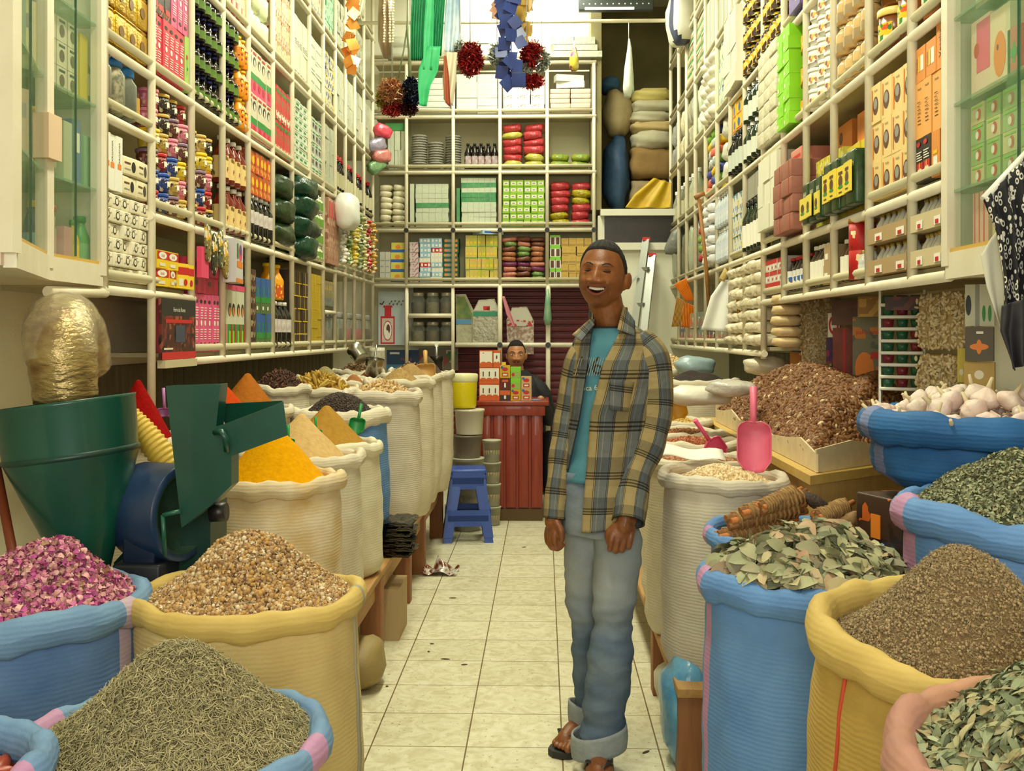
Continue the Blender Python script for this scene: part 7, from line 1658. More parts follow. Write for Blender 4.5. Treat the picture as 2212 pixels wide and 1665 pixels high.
# ladder
alm = mat((176, 178, 170), .35, .7)
e = empty('ladder', (0, 0, 0)); tag(e, 'folded aluminium ladder with red tips leaning on the rear wall', 'ladder')
Yl = 9.1
for (xa, ya, xb, yb, dy) in ((1396, 518, 1372, 700, 0), (1409, 552, 1392, 710, -.06)):
 t, bq = atY(xa, ya, Yl + dy + .22), atY(xb, yb, Yl + dy); d = bq - t; bq = t + d * ((t.z - .02) / -d.z)
 MB().bar(t, bq, .062, .03).build('rail', alm, e)
 MB().bar(t + Vector((0, 0, .02)), t - d.normalized() * -.01, .064, .034).build('tip', red_p, e)
mb = MB().bar(atY(1362, 612, Yl + .1), atY(1378, 596, Yl + .1), .02, .02); mb.build('brace', alm, e)
for k in range(6):
 t, bq = atY(1396, 518, Yl + .22), atY(1372, 700, Yl); d = bq - t
 q = t + d * (.35 + k * .42)
 if q.z > .1: MB().bar(q + Vector((0, .0, 0)), q + Vector((.045, -.06, 0)), .025, .025).build('rung', alm, e)

# ================================================================= lower rear wall: poster, jars, packs, pipes
a, b = atY(818, 745, 9.5), atY(879, 630, 9.5)
P_ = carton('poster', b.x - a.x, b.z - a.z, .012, mat((196, 206, 206), .5, c2=(170, 186, 190), scale=4), [('r', .08, .58, .02, .54, RED), ('r', .13, .53, .05, .50, mat((206, 196, 180), .5)), ('r', .22, .46, .54, .72, RED), ('r', .18, .50, .70, .74, RED), ('o', .33, .27, .16, .19, RED), ('o', .33, .27, .14, .17, LAB), ('o', .35, .30, .07, .09, BRN), ('o', .30, .22, .07, .06, LAB)], 0)
# brush lettering along the top of the poster
w, h = b.x - a.x, b.z - a.z
mb = MB()
for k, s in enumerate(((.40, .78, .05), (.47, .80, .04), (.53, .77, .05), (.6, .81, .05), (.67, .78, .05), (.74, .80, .05), (.82, .77, .05), (.88, .81, .05))):
 x, z, q = s; pts = [(-w / 2 + (x - q / 2) * w, -.003, z * h), (-w / 2 + x * w, -.003, (z + .03 * (1 if k % 2 else -1)) * h), (-w / 2 + (x + q / 2) * w, -.003, (z + .01) * h)]
 mb.tube(pts, .003, 5)
mb.tube([(-w * .44, -.003, .78 * h), (-w * .36, -.003, .76 * h), (-w * .3, -.003, .82 * h)], .005, 6)
mb.build('lettering', black_p, P_)
P_.location = ((a.x + b.x) / 2, 9.48, a.z); tag(P_, 'pale blue poster with red perfume bottle and brush lettering', 'poster')
a, b = atY(836, 800, 9.62), atY(905, 756, 9.62)
o = carton('blue_poster', b.x - a.x, b.z - a.z, .01, mat((40, 70, 110), .5), [('t', 'Herbal', .62, .55, .2, mat((206, 80, 60), .5)), ('r', 0, 1, 0, .3, mat((70, 130, 180), .5)), ('r', .1, .4, .8, .9, WHT)]); o.location = ((a.x + b.x) / 2, 9.6, a.z); tag(o, 'dark blue printed poster low behind the rear sacks', 'poster')
a, b = atY(905, 800, 9.64), atY(990, 752, 9.64)
o = carton('mixed_poster', b.x - a.x, b.z - a.z, .01, printed((110, 100, 80), [(150, 60, 50), (60, 110, 60), (190, 180, 150)], 14), []); o.location = ((a.x + b.x) / 2, 9.62, a.z); tag(o, 'multicoloured printed sheet beside the dark blue poster', 'poster')
e = empty('jar_shelf'); tag(e, 'small cream wall shelf holding two rows of glass jars', 'shelf')
sx0, sx1 = atY(884, 700, 9.4).x, atY(976, 700, 9.4).x
for py in (682, 742):
 z = atY(930, py, 9.4).z
 MB().tube([(sx0, 9.38, z), (sx1, 9.38, z)], .02, 8).build('rail', pipe, e); MB().box(sx0, sx1, 9.38, 9.7, z - .012, z + .012).build('shelf_board', board, e)
z0 = atY(930, 742, 9.4).z - .02
for x in (sx0 - .02, sx1 + .01): MB().tube([(x, 9.39, z0 - .3), (x, 9.39, 1.84)], .016, 8).build('upright', pipe, e)
MB().box(sx0, sx1, 9.70, 9.72, z0, 1.84).build('back_panel', mat((110, 100, 76), .8), e)
cm = [mat((96, 70, 46), .8, c2=(70, 50, 34), scale=40), mat((150, 130, 90), .8, c2=(96, 90, 60), scale=40), mat((80, 60, 40), .8, c2=(120, 90, 56), scale=40)]
for r_, py in enumerate((682, 742)):
 for k in range(3):
  o = jar('round_jar', .062, .19 if r_ == 0 else .175, mat((170, 166, 146), .3, .3), cm[(k + r_) % 3], fillh=.55); o.location = (sx0 + .07 + k * .125, 9.42, atY(930, py, 9.4).z + .0125)
  tag(o, 'round glass jar of dried goods, %s shelf, %s from the poster' % (['upper', 'lower'][r_], ORD[k]), 'jar', 'round jars behind the sacks')
# pipe grid before the red shutter
e = empty('pipe_grid'); tag(e, 'white pipe grid crossing in front of the red shutter', 'frame')
for px, z0_ in ((1080, 1.0), (1184, .25)):
 x = atY(px, 700, YB).x; MB().tube([(x, YB, z0_), (x, YB, 1.84)], .021, 10).build('upright', pipe, e); MB().lathe([(.024, 0), (.024, .006)], 12, 0, mtx=Matrix.Translation((x, YB - .02, atY(px, 745, YB).z)) @ Matrix.Rotation(PI / 2, 4, 'X')).build('joint', black_p, e)
zq = atY(1100, 745, YB).z; MB().tube([(atY(984, 745, YB).x, YB + .0, zq), (BX[-1], YB, zq)], .021, 10).build('rail', pipe, e)
for x in BX[1:]:
 MB().lathe([(.021, 0), (.021, .008)], 12, 0, mtx=Matrix.Translation((x, YB - .014, BZ[1])) @ Matrix.Rotation(PI / 2, 4, 'X')).build('joint', black_p, sb)
# bag shaped packs hung on the shutter
def hung(pts, Y, m, lab, extra=(), d=.05, name='hanging_pack'):
 fr = [atY(x, y, Y) for x, y in pts]; bk = [p + Vector((0, d, 0)) for p in fr]; n = len(pts)
 e = empty(name, (0, 0, 0)); tag(e, lab, 'packet', 'packs hung before the shutter')
 mb = MB(); mb.add(fr + bk, [tuple(range(n))[::-1], tuple(range(n, 2 * n))] + [(i, (i + 1) % n, n + (i + 1) % n, n + i) for i in range(n)]); mb.build('pack', m, e)
 for nm, q, mm in extra:
  g = [atY(x, y, Y - .004) for x, y in q]; mb = MB(); mb.add(g, [tuple(range(len(g)))[::-1]]); mb.build(nm, mm, e)
 return e
silv = mat((176, 172, 146), .25, .3, c2=(150, 146, 120), scale=16, bump=.7, bscale=26)
hung([(1021, 745), (1022, 672), (1034, 648), (1068, 645), (1079, 672), (1080, 745)], 9.42, silv, 'silver wrapped house shaped pack with green band', [('band', [(1022, 673), (1078, 673), (1078, 683), (1022, 683)], mat((40, 140, 100), .4)), ('flap', [(1024, 671), (1035, 650), (1066, 648), (1076, 671)], mat((206, 202, 180), .4)), ('badge', [(1044, 661), (1058, 661), (1058, 670), (1044, 670)], red_p)])
hung([(986, 745), (984, 635), (1006, 635), (1024, 672), (1022, 745)], 9.46, mat((150, 146, 110), .3, c2=(190, 186, 150), scale=14, bump=.6), 'clear and green printed pack left of the silver one', [('band', [(985, 690), (1018, 690), (1018, 700), (985, 700)], mat((80, 140, 180), .4)), ('green_top', [(986, 688), (986, 640), (1003, 640), (1020, 678), (1018, 688)], mat((60, 110, 70), .5, c2=(150, 150, 60), scale=14))])
hung([(1096, 765), (1094, 690), (1106, 664), (1138, 662), (1153, 692), (1153, 765)], 9.44, mat((150, 120, 100), .3, c2=(206, 190, 170), scale=40, contrast=.1, bump=.5), 'clear pack of reddish sachets behind the seated man', [('flap', [(1096, 690), (1107, 666), (1137, 664), (1151, 692)], mat((206, 202, 180), .4)), ('band', [(1096, 690), (1151, 692), (1151, 704), (1096, 704)], printed((200, 196, 176), [(190, 40, 50)], 50, amount=.3))])
cloth('pink_ribbon', [atY(1084, 640, 9.35), atY(1094, 680, 9.35), atY(1110, 708, 9.35)], [atY(1090, 640, 9.35), atY(1102, 672, 9.35), atY(1114, 706, 9.35)], mat((214, 130, 140), .5), 'pink ribbon hanging on the pipe before the shutter', 'ribbon', .004, 1, 6)
o = MB().tube([atY(1183, 624, 9.33), atY(1183, 655, 9.33), atY(1183, 690, 9.33), atY(1182, 702, 9.33)], [.01, .025, .036, .02], 12).build('hanging_bag', mat((160, 190, 156), .3, c2=(110, 170, 130), scale=20, bump=.6)); tag(o, 'slim pale green bag tied to the white pipe', 'bag')

# ================================================================= hanging above the aisle
e = empty('ceiling_rod'); tag(e, 'white pipe spanning the aisle before the alcove', 'rod')
zr = atY(1360, 45, 8.4).z
MB().tube([(XL, 8.4, zr), (XR, 8.4, zr)], .0145, 10).build('pipe', pipe, e)
for y in (5.9, 7.0, 7.8):
 o = MB().tube([(XL, y, 1.42 + .325 * y), (XR, y, 1.42 + .325 * y)], .0145, 10).build('hanging_rod', pipe); tag(o, 'white pipe high across the aisle for hanging goods, %s from the street' % {5.9: 'nearest', 7.0: 'middle', 7.8: 'farthest'}[y], 'rod')
o = MB().tube([atY(1358, 47, 8.4), atY(1358, 84, 8.4)], .003, 6).build('hook', white_p)
e = empty('hanging_bag'); tag(e, 'clear plastic bag of white goods hanging before the alcove', 'bag'); o.parent = e
def hb(pts, m, nm, par): MB().tube([atY(x, y, 8.4) for x, y, r in pts], [r * 8.4 / FPX for x, y, r in pts], 16, flat=.6).build(nm, m, par)
hb([(1359, 84, 3), (1360, 105, 8), (1358, 150, 16), (1357, 190, 19), (1355, 210, 12)], mat((206, 216, 196), .25, c2=(226, 230, 216), scale=14, bump=.8, bscale=24), 'bag', e)
hb([(1364, 136, 4), (1365, 160, 6), (1366, 200, 7)], mat((70, 150, 90), .4, c2=(206, 216, 200), scale=20), 'green_print', e)
e = empty('sweet_bag'); tag(e, 'small clear bag of pink and yellow sweets on a blue string', 'bag')
MB().tube([atY(1240, 45, 8.4), atY(1240, 90, 8.4)], .003, 6).build('string', mat((90, 140, 190), .5), e)
hb([(1240, 88, 2), (1241, 100, 5), (1240, 125, 16), (1240, 145, 18), (1241, 152, 12)], printed((214, 196, 60), [(190, 70, 110), (226, 210, 150), (170, 60, 100)], 26, amount=.6), 'sweets', e)
# green elastic ribbons
grn = mat((20, 140, 84), .5, c2=(14, 116, 68), scale=14)
grn2 = mat((60, 190, 120), .5, c2=(40, 170, 104), scale=14)
Yg = 6.95
def rib(x0t, x1t, x0b, x1b, yb, m, lab, yt=-12, dy=0, f=.012, w=4): return cloth('green_ribbon', [atY(x0t, yt, Yg + dy), atY((x0t + x0b) / 2 - 2, (yt + yb) / 2, Yg + dy), atY(x0b, yb, Yg + dy)], [atY(x1t, yt, Yg + dy), atY((x1t + x1b) / 2, (yt + yb) / 2, Yg + dy), atY(x1b, yb, Yg + dy)], m, lab, 'ribbon', f, w, 24, group='bundle of green ribbons')
rib(890, 922, 888, 916, 130, grn, 'dark green pleated ribbon at the front of the bundle', f=.02, w=6)
rib(920, 938, 914, 934, 150, grn2, 'bright green broad ribbon down the bundle centre', dy=-.03, f=.006, w=1)
rib(936, 962, 930, 954, 120, grn, 'dark green ribbon folds on the far side of the bundle', f=.02, w=5)
cloth('green_ribbon', [atY(924, 100, Yg - .03), atY(904, 150, Yg - .03), atY(903, 190, Yg - .03), atY(906, 228, Yg - .03)], [atY(952, 100, Yg - .03), atY(946, 155, Yg - .03), atY(930, 185, Yg - .03), atY(922, 230, Yg - .03)], grn2, 'long bright green ribbon tail hanging lowest', 'ribbon', .006, 1, 12, group='bundle of green ribbons')
cloth('white_bag', [atY(964, -12, Yg + .1), atY(960, 60, Yg + .1), atY(960, 112, Yg + .1)], [atY(994, -12, Yg + .1), atY(996, 60, Yg + .1), atY(990, 114, Yg + .1)], mat((216, 228, 236), .5, c2=(160, 190, 216), scale=6, contrast=.1), 'white bag with blue lines beside the green ribbons', 'bag', .02, 2)
cloth('cream_ribbon', [atY(964, 112, Yg + .05), atY(956, 170, Yg + .05), atY(958, 215, Yg + .05)], [atY(988, 114, Yg + .05), atY(984, 180, Yg + .05), atY(978, 228, Yg + .05)], mat((226, 214, 186), .5), 'cream ribbon loop under the white bag', 'ribbon', .02, 1.5)
cloth('brown_ribbon', [atY(959, 120, Yg + .02), atY(958, 160, Yg + .02), atY(962, 222, Yg + .02)], [atY(964, 120, Yg + .02), atY(970, 165, Yg + .02), atY(974, 232, Yg + .02)], mat((170, 90, 60), .5), 'rusty ribbon twisted behind the cream loop', 'ribbon', .012, 1)
# tinsel
def tinsel(px, py, rx, ry, cols, lab, Y=7.05, n=1500, ln=.05):
 c = atY(px, py, Y); k = Y / FPX
 d = RNG.normal(0, 1, (n, 3)); d /= np.linalg.norm(d, axis=1, keepdims=True); q = RNG.uniform(.4, 1, (n, 1)) ** .5
 P = d * q * np.array([rx * k, rx * k * .8, ry * k])
 W, F, pv = scatter((np.array([(-.5, -.09, 0), (.5, -.03, 0), (.5, .03, .06), (-.5, .09, 0)]), np.array([(0, 1, 2), (0, 2, 3)])), P, rand_rot(n, 3), RNG.uniform(.6, 1.3, n) * ln)
 m = grain(cols, .22); m.node_tree.nodes['Principled BSDF'].inputs['Metallic'].default_value = .6
 o = bpy.data.objects.new('tinsel', np_mesh('tinsel', W, [F], [m], None, np.repeat(RNG.uniform(0, 1, n), pv), False)); COL.objects.link(o); o.location = c
 e = MB().tube([c + Vector((0, 0, ry * k * .4)), Vector((c.x, 7.0 if Y < 7.5 else 7.8, 1.42 + .325 * (7.0 if Y < 7.5 else 7.8)))], .0025, 5).build('cord', grey_p, o); e.matrix_parent_inverse = Matrix.Translation(-c)
 tag(o, lab, 'tinsel', 'tinsel bunches above the aisle'); return o
redt = [(130, 20, 24), (190, 40, 40), (90, 14, 20), (220, 90, 80)]; silt = [(150, 156, 140), (206, 210, 196), (110, 120, 104), (230, 232, 220)]
tinsel(1016, 128, 27, 36, redt, 'red tinsel bunch hanging beside the cream ribbon'); tinsel(994, 112, 10, 22, silt, 'small silver tinsel beside the red bunch', n=400)
tinsel(1074, 120, 16, 24, silt, 'silver tinsel bunch left of the blue squares', n=600); tinsel(1150, 120, 24, 30, redt, 'red tinsel bunch right of the blue squares', n=900); tinsel(1170, 130, 14, 26, silt, 'grey silver tinsel right of the red bunch', n=500); tinsel(1150, 176, 22, 14, redt, 'lowest red tinsel ring below the blue squares', n=600); tinsel(1138, 150, 10, 18, silt, 'small silver tinsel under the blue squares', n=300)
tinsel(846, 202, 30, 32, [(190, 110, 70), (226, 170, 120), (150, 76, 44), (240, 206, 160)], 'copper tinsel ball at the rear left', Y=7.8, n=1100); tinsel(828, 215, 14, 18, [(150, 140, 50), (190, 180, 80), (110, 100, 40)], 'olive gold tinsel beside the copper ball', Y=7.8, n=400); tinsel(848, 236, 22, 14, redt, 'red tinsel below the copper ball', Y=7.8, n=500)
tinsel(888, 200, 20, 34, [(16, 18, 34), (40, 46, 80), (10, 10, 16), (90, 100, 130)], 'navy tinsel ball at the rear left', Y=7.8, n=900); tinsel(882, 236, 20, 12, [(50, 14, 18), (80, 20, 26), (30, 10, 12)], 'dark maroon tinsel under the navy ball', Y=7.8, n=400)
o = MB().tube([atY(881, -44, 7.8), atY(880, 55, 7.8), atY(872, 110, 7.8), atY(860, 168, 7.8)], .006, 6).tube([atY(880, 55, 7.8), atY(884, 110, 7.8), atY(886, 200, 7.8)], .012, 6).build('tied_cord', mat((120, 130, 90), .5)); tag(o, 'twisted cords dropping to the copper and navy tinsel', 'cord')
# garlands of foil squares
def squares(px, ys, Y, m, lab, w=.05, spread=10):
 mb = MB(); i = 0
 for y in ys:
  for k in range(2):
   c = atY(px + random.uniform(-spread, spread), y + random.uniform(-6, 6), Y + random.uniform(-.05, .05)); R_ = Matrix.Rotation(random.uniform(-.7, .7), 3, 'Z') @ Matrix.Rotation(random.uniform(-.9, .9), 3, 'Y') @ Matrix.Rotation(random.uniform(-.4, .4), 3, 'X')
   h = w * random.uniform(.8, 1.15)
   mb.add([c + R_ @ Vector(v) for v in ((-h, -.002, -h), (h, -.002, -h), (h, -.002, h), (-h, -.002, h), (-h, .002, -h), (h, .002, -h), (h, .002, h), (-h, .002, h))], [(0, 1, 2, 3), (7, 6, 5, 4), (0, 4, 5, 1), (1, 5, 6, 2), (2, 6, 7, 3), (3, 7, 4, 0)])
 top = atY(px, ys[0] - 20, Y); top.z = max(top.z, 1.42 + .325 * Y)
 mb.tube([top, atY(px, ys[-1], Y)], .004, 5)
 o = mb.build('square_garland', m); tag(o, lab, 'garland'); return o
squares(1104, range(-8, 195, 17), 6.9, mat((50, 70, 140), .35, c2=(36, 46, 96), scale=8), 'garland of dark blue squares hanging over the aisle', .042, 24)
squares(1134, range(-8, 92, 16), 7.1, mat((206, 170, 84), .35, c2=(180, 140, 60), scale=8), 'garland of golden squares behind the blue one', .045, 16)
squares(757, range(-8, 156, 17), 5.9, mat((214, 120, 40), .2, .5, c2=(240, 176, 90), scale=10), 'garland of copper orange squares on the left', .028, 8)
squares(1074, range(8, 50, 14), 7.2, mat((226, 206, 170), .4, c2=(206, 120, 90), scale=10), 'short pale patterned garland left of the blue squares', .035, 8)
e = empty('bead_pack'); tag(e, 'brown backed pack of pearl strings hanging top left', 'packet')
Yp = 6.6
hb2 = lambda pts, m, nm: MB().tube([atY(x, y, Yp) for x, y, r in pts], [r * Yp / FPX for x, y, r in pts], 16, flat=.5).build(nm, m, e)
hb2([(834, -14, 28), (832, 40, 31), (832, 90, 30), (836, 122, 18)], mat((150, 130, 96), .3, c2=(120, 96, 66), scale=12, bump=.4), 'pack')
for px in (830, 842, 849):
 mb = MB()
 for y in range(-6, 92, 6): mb.ball(atY(px + random.uniform(-1, 1), y, Yp - .095), .008, 8, 6)
 mb.build('pearl_string', mat((226, 216, 190), .2, coat=.5), e)
cloth('clear_sleeve', [atY(768, -12, 6.4), atY(766, 40, 6.4)], [atY(792, -12, 6.4), atY(780, 42, 6.4)], mat((190, 196, 170), .2, c2=(216, 220, 200), scale=14, bump=.6), 'crinkled pale foil sleeve at the top left', 'foil', .01, 3)
# dark perforated lamp panel near the ceiling
a, b = atY(1250, 22, 8.9), atY(1412, -40, 8.9)
e = empty('ceiling_panel'); tag(e, 'dark panel with white dots hanging by the ceiling', 'panel')
MB().rbox(a.x, b.x, 8.9, 8.98, a.z, b.z, .01).build('body', mat((60, 66, 64), .4), e)
mb = MB()
for i in range(12):
 for j in range(3): mb.disc((a.x + .04 + i * (b.x - a.x - .08) / 11, 8.898, a.z + .05 + j * .05), .006, .006, 0, 8)
mb.build('dot_pattern', white_p, e)
MB().box(a.x + .05, a.x + .45, 8.892, 8.902, a.z + .003, a.z + .02).build('light_strip', mat((250, 250, 236), .4, emit=2.0), e)
MB().tube([((a.x + b.x) / 2, 8.94, b.z), ((a.x + b.x) / 2, 8.94, 4.62)], .01, 6).build('hanger', white_p, e)
# small things on the left corner shelf
for k, (px, py, c) in enumerate(((828, 280, (190, 40, 60)), (822, 310, (120, 110, 130)), (832, 335, (170, 90, 80)), (824, 355, (90, 130, 80)))):
 p = atY(px, py, 9.2); o = pillow('foil_pack', .17, .11, .08, mat(c, .2, .2, c2=tuple(min(255, x + 70) for x in c), scale=16, bump=.7, bscale=30), n=9, flat=.45); o.rotation_euler = (0, random.uniform(-.7, .7), .6); o.location = (p.x, 9.2, p.z - .06); tag(o, 'shiny foil pack in the rear left corner, %s from the top' % ORD[k], 'packet', 'foil packs in the corner')
# clear bag under left shelf rear, hose scale etc.
# ================================================================= people
def plaid():
 m, N, L, b = _new('plaid_shirt'); b.inputs['Roughness'].default_value = .85; b.inputs['Specular IOR Level'].default_value = .15
 uv = N.new('ShaderNodeUVMap'); sx = N.new('ShaderNodeSeparateXYZ'); L.new(uv.outputs[0], sx.inputs[0])
 def ramp(src, period, stops, interp='CONSTANT'):
  d = N.new('ShaderNodeMath'); d.operation = 'DIVIDE'; d.inputs[1].default_value = period; L.new(src, d.inputs[0])
  f = N.new('ShaderNodeMath'); f.operation = 'FRACT'; L.new(d.outputs[0], f.inputs[0])
  c = N.new('ShaderNodeValToRGB'); c.color_ramp.interpolation = interp; e = c.color_ramp.elements
  e[0].position = 0; e[0].color = rgb(stops[0][1]); e[1].position = stops[1][0]; e[1].color = rgb(stops[1][1])
  for p, k in stops[2:]: x = e.new(p); x.color = rgb(k)
  L.new(f.outputs[0], c.inputs[0]); return c.outputs[0]
 T, G, D, W_ = (156, 140, 102), (104, 110, 114), (72, 66, 62), (146, 140, 126)
 a = ramp(sx.outputs[0], .100, [(0, T), (.40, D), (.425, T), (.455, D), (.48, G), (.60, W_), (.62, G), (.88, D), (.905, G), (.935, D), (.96, T)])
 h = ramp(sx.outputs[1], .098, [(0, (255, 250, 240)), (.30, (206, 206, 206)), (.62, (120, 116, 112)), (.655, (210, 206, 200)), (.70, (116, 112, 110)), (.735, (210, 206, 200)), (.78, (120, 116, 112)), (.815, (245, 240, 230))])
 mx = N.new('ShaderNodeMix'); mx.data_type = 'RGBA'; mx.blend_type = 'MULTIPLY'; mx.inputs[0].default_value = 1
 L.new(a, mx.inputs[6]); L.new(h, mx.inputs[7])
 L.new(mx.outputs[2], b.inputs['Base Color'])
 tc = N.new('ShaderNodeTexCoord'); nz = N.new('ShaderNodeTexNoise'); nz.inputs['Scale'].default_value = 16; nz.inputs['Detail'].default_value = 3; L.new(tc.outputs['Object'], nz.inputs['Vector'])
 bp = N.new('ShaderNodeBump'); bp.inputs['Strength'].default_value = .5; bp.inputs['Distance'].default_value = .02; L.new(nz.outputs['Fac'], bp.inputs['Height']); L.new(bp.outputs[0], b.inputs['Normal'])
 return m
def sstep(a, b, x): t = max(0, min(1, (x - a) / (b - a))); return t * t * (3 - 2 * t)
def gau(x, s): return math.exp(-(x / s) ** 2)
def mouth(X, smile):
 zm = -.055 + (X / .03) ** 2 * .0085
 op = .0088 * smile * max(0, 1 - (X / .036) ** 2)
 return zm, op
def head_verts(smile=1.0, nose=1.0, wide=1.0):
 mb = MB(); nu, nv = 150, 110
 def fn(u, v):
  a = 2 * PI * u; t = PI * v
  x, y, z = math.sin(t) * math.sin(a), -math.sin(t) * math.cos(a), -math.cos(t)
  jaw = sstep(.2, 1.0, -z)
  X = x * .0765 * wide * (1 - .05 * jaw) * (1 + .03 * gau(z - .3, .4) + .07 * gau(z + .42, .3))
  X = math.copysign(abs(X / .0765) ** .93 * .0765, X)
  Y = y * (.094 if y < 0 else .098) * (1 - (.62 * sstep(.15, 1, -z) if y > 0 else .06 * jaw))
  Z = z * .118
  if y < 0:
   f = sstep(0, .45, -y)
   d = 0
   k = sstep(.034, -.026, Z)
   d += nose * (.004 + .023 * k) * gau(X, .010 + .010 * k) * sstep(-.040, -.028, Z) * sstep(.042, .022, Z)
   for s in (-1, 1):
    d += nose * .016 * gau(X - s * .022, .011) * gau(Z + .027, .010)
    d += -.013 * gau(X - s * .032, .018) * gau(Z - .013, .011)
    d += .0075 * gau(X - s * .032, .016) * gau(Z - .017, .005) + .007 * gau(X - s * .033, .017) * gau(Z - .004, .0045)
    d += .006 * gau(X - s * .030, .022) * gau(Z - .032, .007)
    d += .013 * smile * gau(X - s * .046, .018) * gau(Z + .028, .018)
    d += -.007 * smile * gau(abs(X) - .040 + (Z + .05) * .3, .0045) * gau(Z + .046, .018)
   zm, op = mouth(X, smile)
   w = sstep(.046, .034, abs(X))
   d += w * .0075 * (gau(Z - zm - op - .005, .0055) + 1.25 * gau(Z - zm + op + .0065, .0075))
   d += .004 * gau(X, .034) * gau(Z + .058, .024)
   if op > 0: d -= .021 * sstep(op + .0012, op - .0016, abs(Z - zm)) * sstep(.037, .033, abs(X))
   d += .007 * gau(X, .020) * gau(Z + .098, .012)
   Y -= d * f
  return (X, Y, Z)
 mb.grid(fn, nu, nv, closed=True)
 for s in (-1, 1):
  mb.ball((s * .0755 * wide, .012 if s > 0 else .04, -.016), (.013, .021, .031), 16, 12, 0, Matrix.Rotation(s * -.35, 4, 'Z'))
  mb.ball((s * .090 * wide if s > 0 else -.07, .018 if s > 0 else .045, -.012), (.007, .021, .030), 14, 10, 0, Matrix.Rotation(s * -.35, 4, 'Z'))
 return mb
def skin_mat(c, c2):
 return mat(c, .42, c2=c2, scale=26, bump=.12, bscale=160, sub=.08)
def limb(mb, pts, rs, n=14, flat=1.0):
 """a tapering limb with rounded ends, resampled smoothly"""
 P, R_ = [Vector(p) for p in pts], list(rs); Q, S = [], []
 for i in range(len(P) - 1):
  for k in range(5):
   t = k / 5; p0, p1, p2, p3 = P[max(i - 1, 0)], P[i], P[i + 1], P[min(i + 2, len(P) - 1)]
   Q.append(.5 * ((2 * p1) + (p2 - p0) * t + (2 * p0 - 5 * p1 + 4 * p2 - p3) * t * t + (3 * p1 - p0 - 3 * p2 + p3) * t ** 3)); S.append(R_[i] * (1 - t) + R_[i + 1] * t)
 Q.append(P[-1]); S.append(R_[-1])
 mb.tube(Q, S, n, flat=flat); mb.ball(Q[0], S[0] * .98, n, 8); mb.ball(Q[-1], S[-1] * .98, n, 8)
def body_object(mb, head, Mh, name, parent, mats, smile, vox=.003):
 mb.add([Mh @ Vector(v) for v in head.v], head.f)
 t = mb.build('t', mats[0]); mod(t, 'REMESH', mode='VOXEL', voxel_size=vox); mod(t, 'SMOOTH', factor=.5, iterations=3)
 bpy.context.view_layer.update()
 me = bpy.data.meshes.new_from_object(t.evaluated_get(bpy.context.evaluated_depsgraph_get()))
 bpy.data.objects.remove(t)
 me.name = name; me.materials.clear()
 for m in mats: me.materials.append(m)
 inv = Mh.inverted()
 mi = []
 for p in me.polygons:
  q = inv @ p.center; k = 0
  if q.y < -.03 and abs(q.x) < .042 and -.085 < q.z < -.025:
   zm, op = mouth(q.x, smile); d = q.z - zm
   wl = .0085 * max(0, 1 - (q.x / .042) ** 2)
   if abs(d) < op - .0005: k = 2
   elif -op - wl * 1.25 < d < op + wl: k = 1
  mi.append(k)
 me.polygons.foreach_set('material_index', mi); me.polygons.foreach_set('use_smooth', [True] * len(mi))
 o = bpy.data.objects.new(name, me); COL.objects.link(o); o.parent = parent
 return o
def face_parts(parent, Mh, hair_m, hairline, smile, eye_open, brow_m, head, teeth=True, wide=1.0):
 # hair: a cap following the skull
 hb = MB(); nu, nv = 90, 40
 def fn(u, v):
  a = 2 * PI * u; fr = math.cos(a)                      # fr=1 at the face
  zmin = hairline(fr)
  t0 = math.acos(max(-1, min(1, -zmin))); t = t0 + (PI - t0) * v
  x, y, z = math.sin(t) * math.sin(a), -math.sin(t) * math.cos(a), -math.cos(t)
  g = .002 + .0045 * sstep(0, .12, v) + .0012 * math.sin(37 * u * 6.28) * math.sin(v * 60)
  if v < .01: g = -.004
  X = math.copysign(abs(x) ** .93, x) * (.0765 * wide * (1 + .03 * gau(z - .3, .4)) + g) * (1 - .10 * sstep(.2, 1, -z)); Y = y * ((.094 if y < 0 else .098) * (1 - (.62 * sstep(.15, 1, -z) if y > 0 else 0)) + g); return Mh @ Vector((X, Y, z * (.118 + g)))
 hb.grid(fn, nu, nv, closed=True).build('hair', hair_m, parent)
 def surf(x, z):
  q = math.sqrt(max(.05, 1 - (x / .0765) ** 2 - (z / .118) ** 2)); return -.094 * q
 for s in (-1, 1):
  y = surf(.032, .012) + .0035
  eb = MB()
  eb.ball(Mh @ Vector((s * .032, y - .0005, .0105)), (.0145, .006, .0022 + .0042 * eye_open), 14, 8, 0)
  eb.build('eye', mat((206, 196, 180), .2) if eye_open > .5 else mat((34, 20, 15), .7), parent)
  if eye_open > .5: MB().ball(Mh @ Vector((s * .032, y - .0045, .011)), (.0048, .003, .0046), 10, 6).build('iris', mat((30, 20, 16), .15), parent)
  pts = [Mh @ Vector((s * x, surf(x, z) - .0035, z)) for x, z in ((.015, .030), (.026, .035), (.038, .036), (.050, .029))]
  MB().tube(pts, [.0014, .0034, .0034, .0012], 8).build('eyebrow', brow_m, parent)
 if teeth:
  tb = MB()
  for i in range(-5, 5):
   x = (i + .5) * .0066; zm, op = mouth(x, smile); zt_ = zm + op - .001
   h = min(.0085 - .0006 * abs(i + .5), op * 1.35)
   if h < .0016: continue
   y = surf(x, zm) + .006 + 6 * x * x
   M2 = Mh @ Matrix.Translation((x, y, zt_ - h / 2)); vs = MB().rbox(-.0034, .0034, -.002, .003, -h / 2, h / 2 + .002, min(.0012, h * .3))
   tb.add([M2 @ Vector(v) for v in vs.v], vs.f, 0, True)
  tb.build('teeth', mat((226, 216, 190), .25), parent)
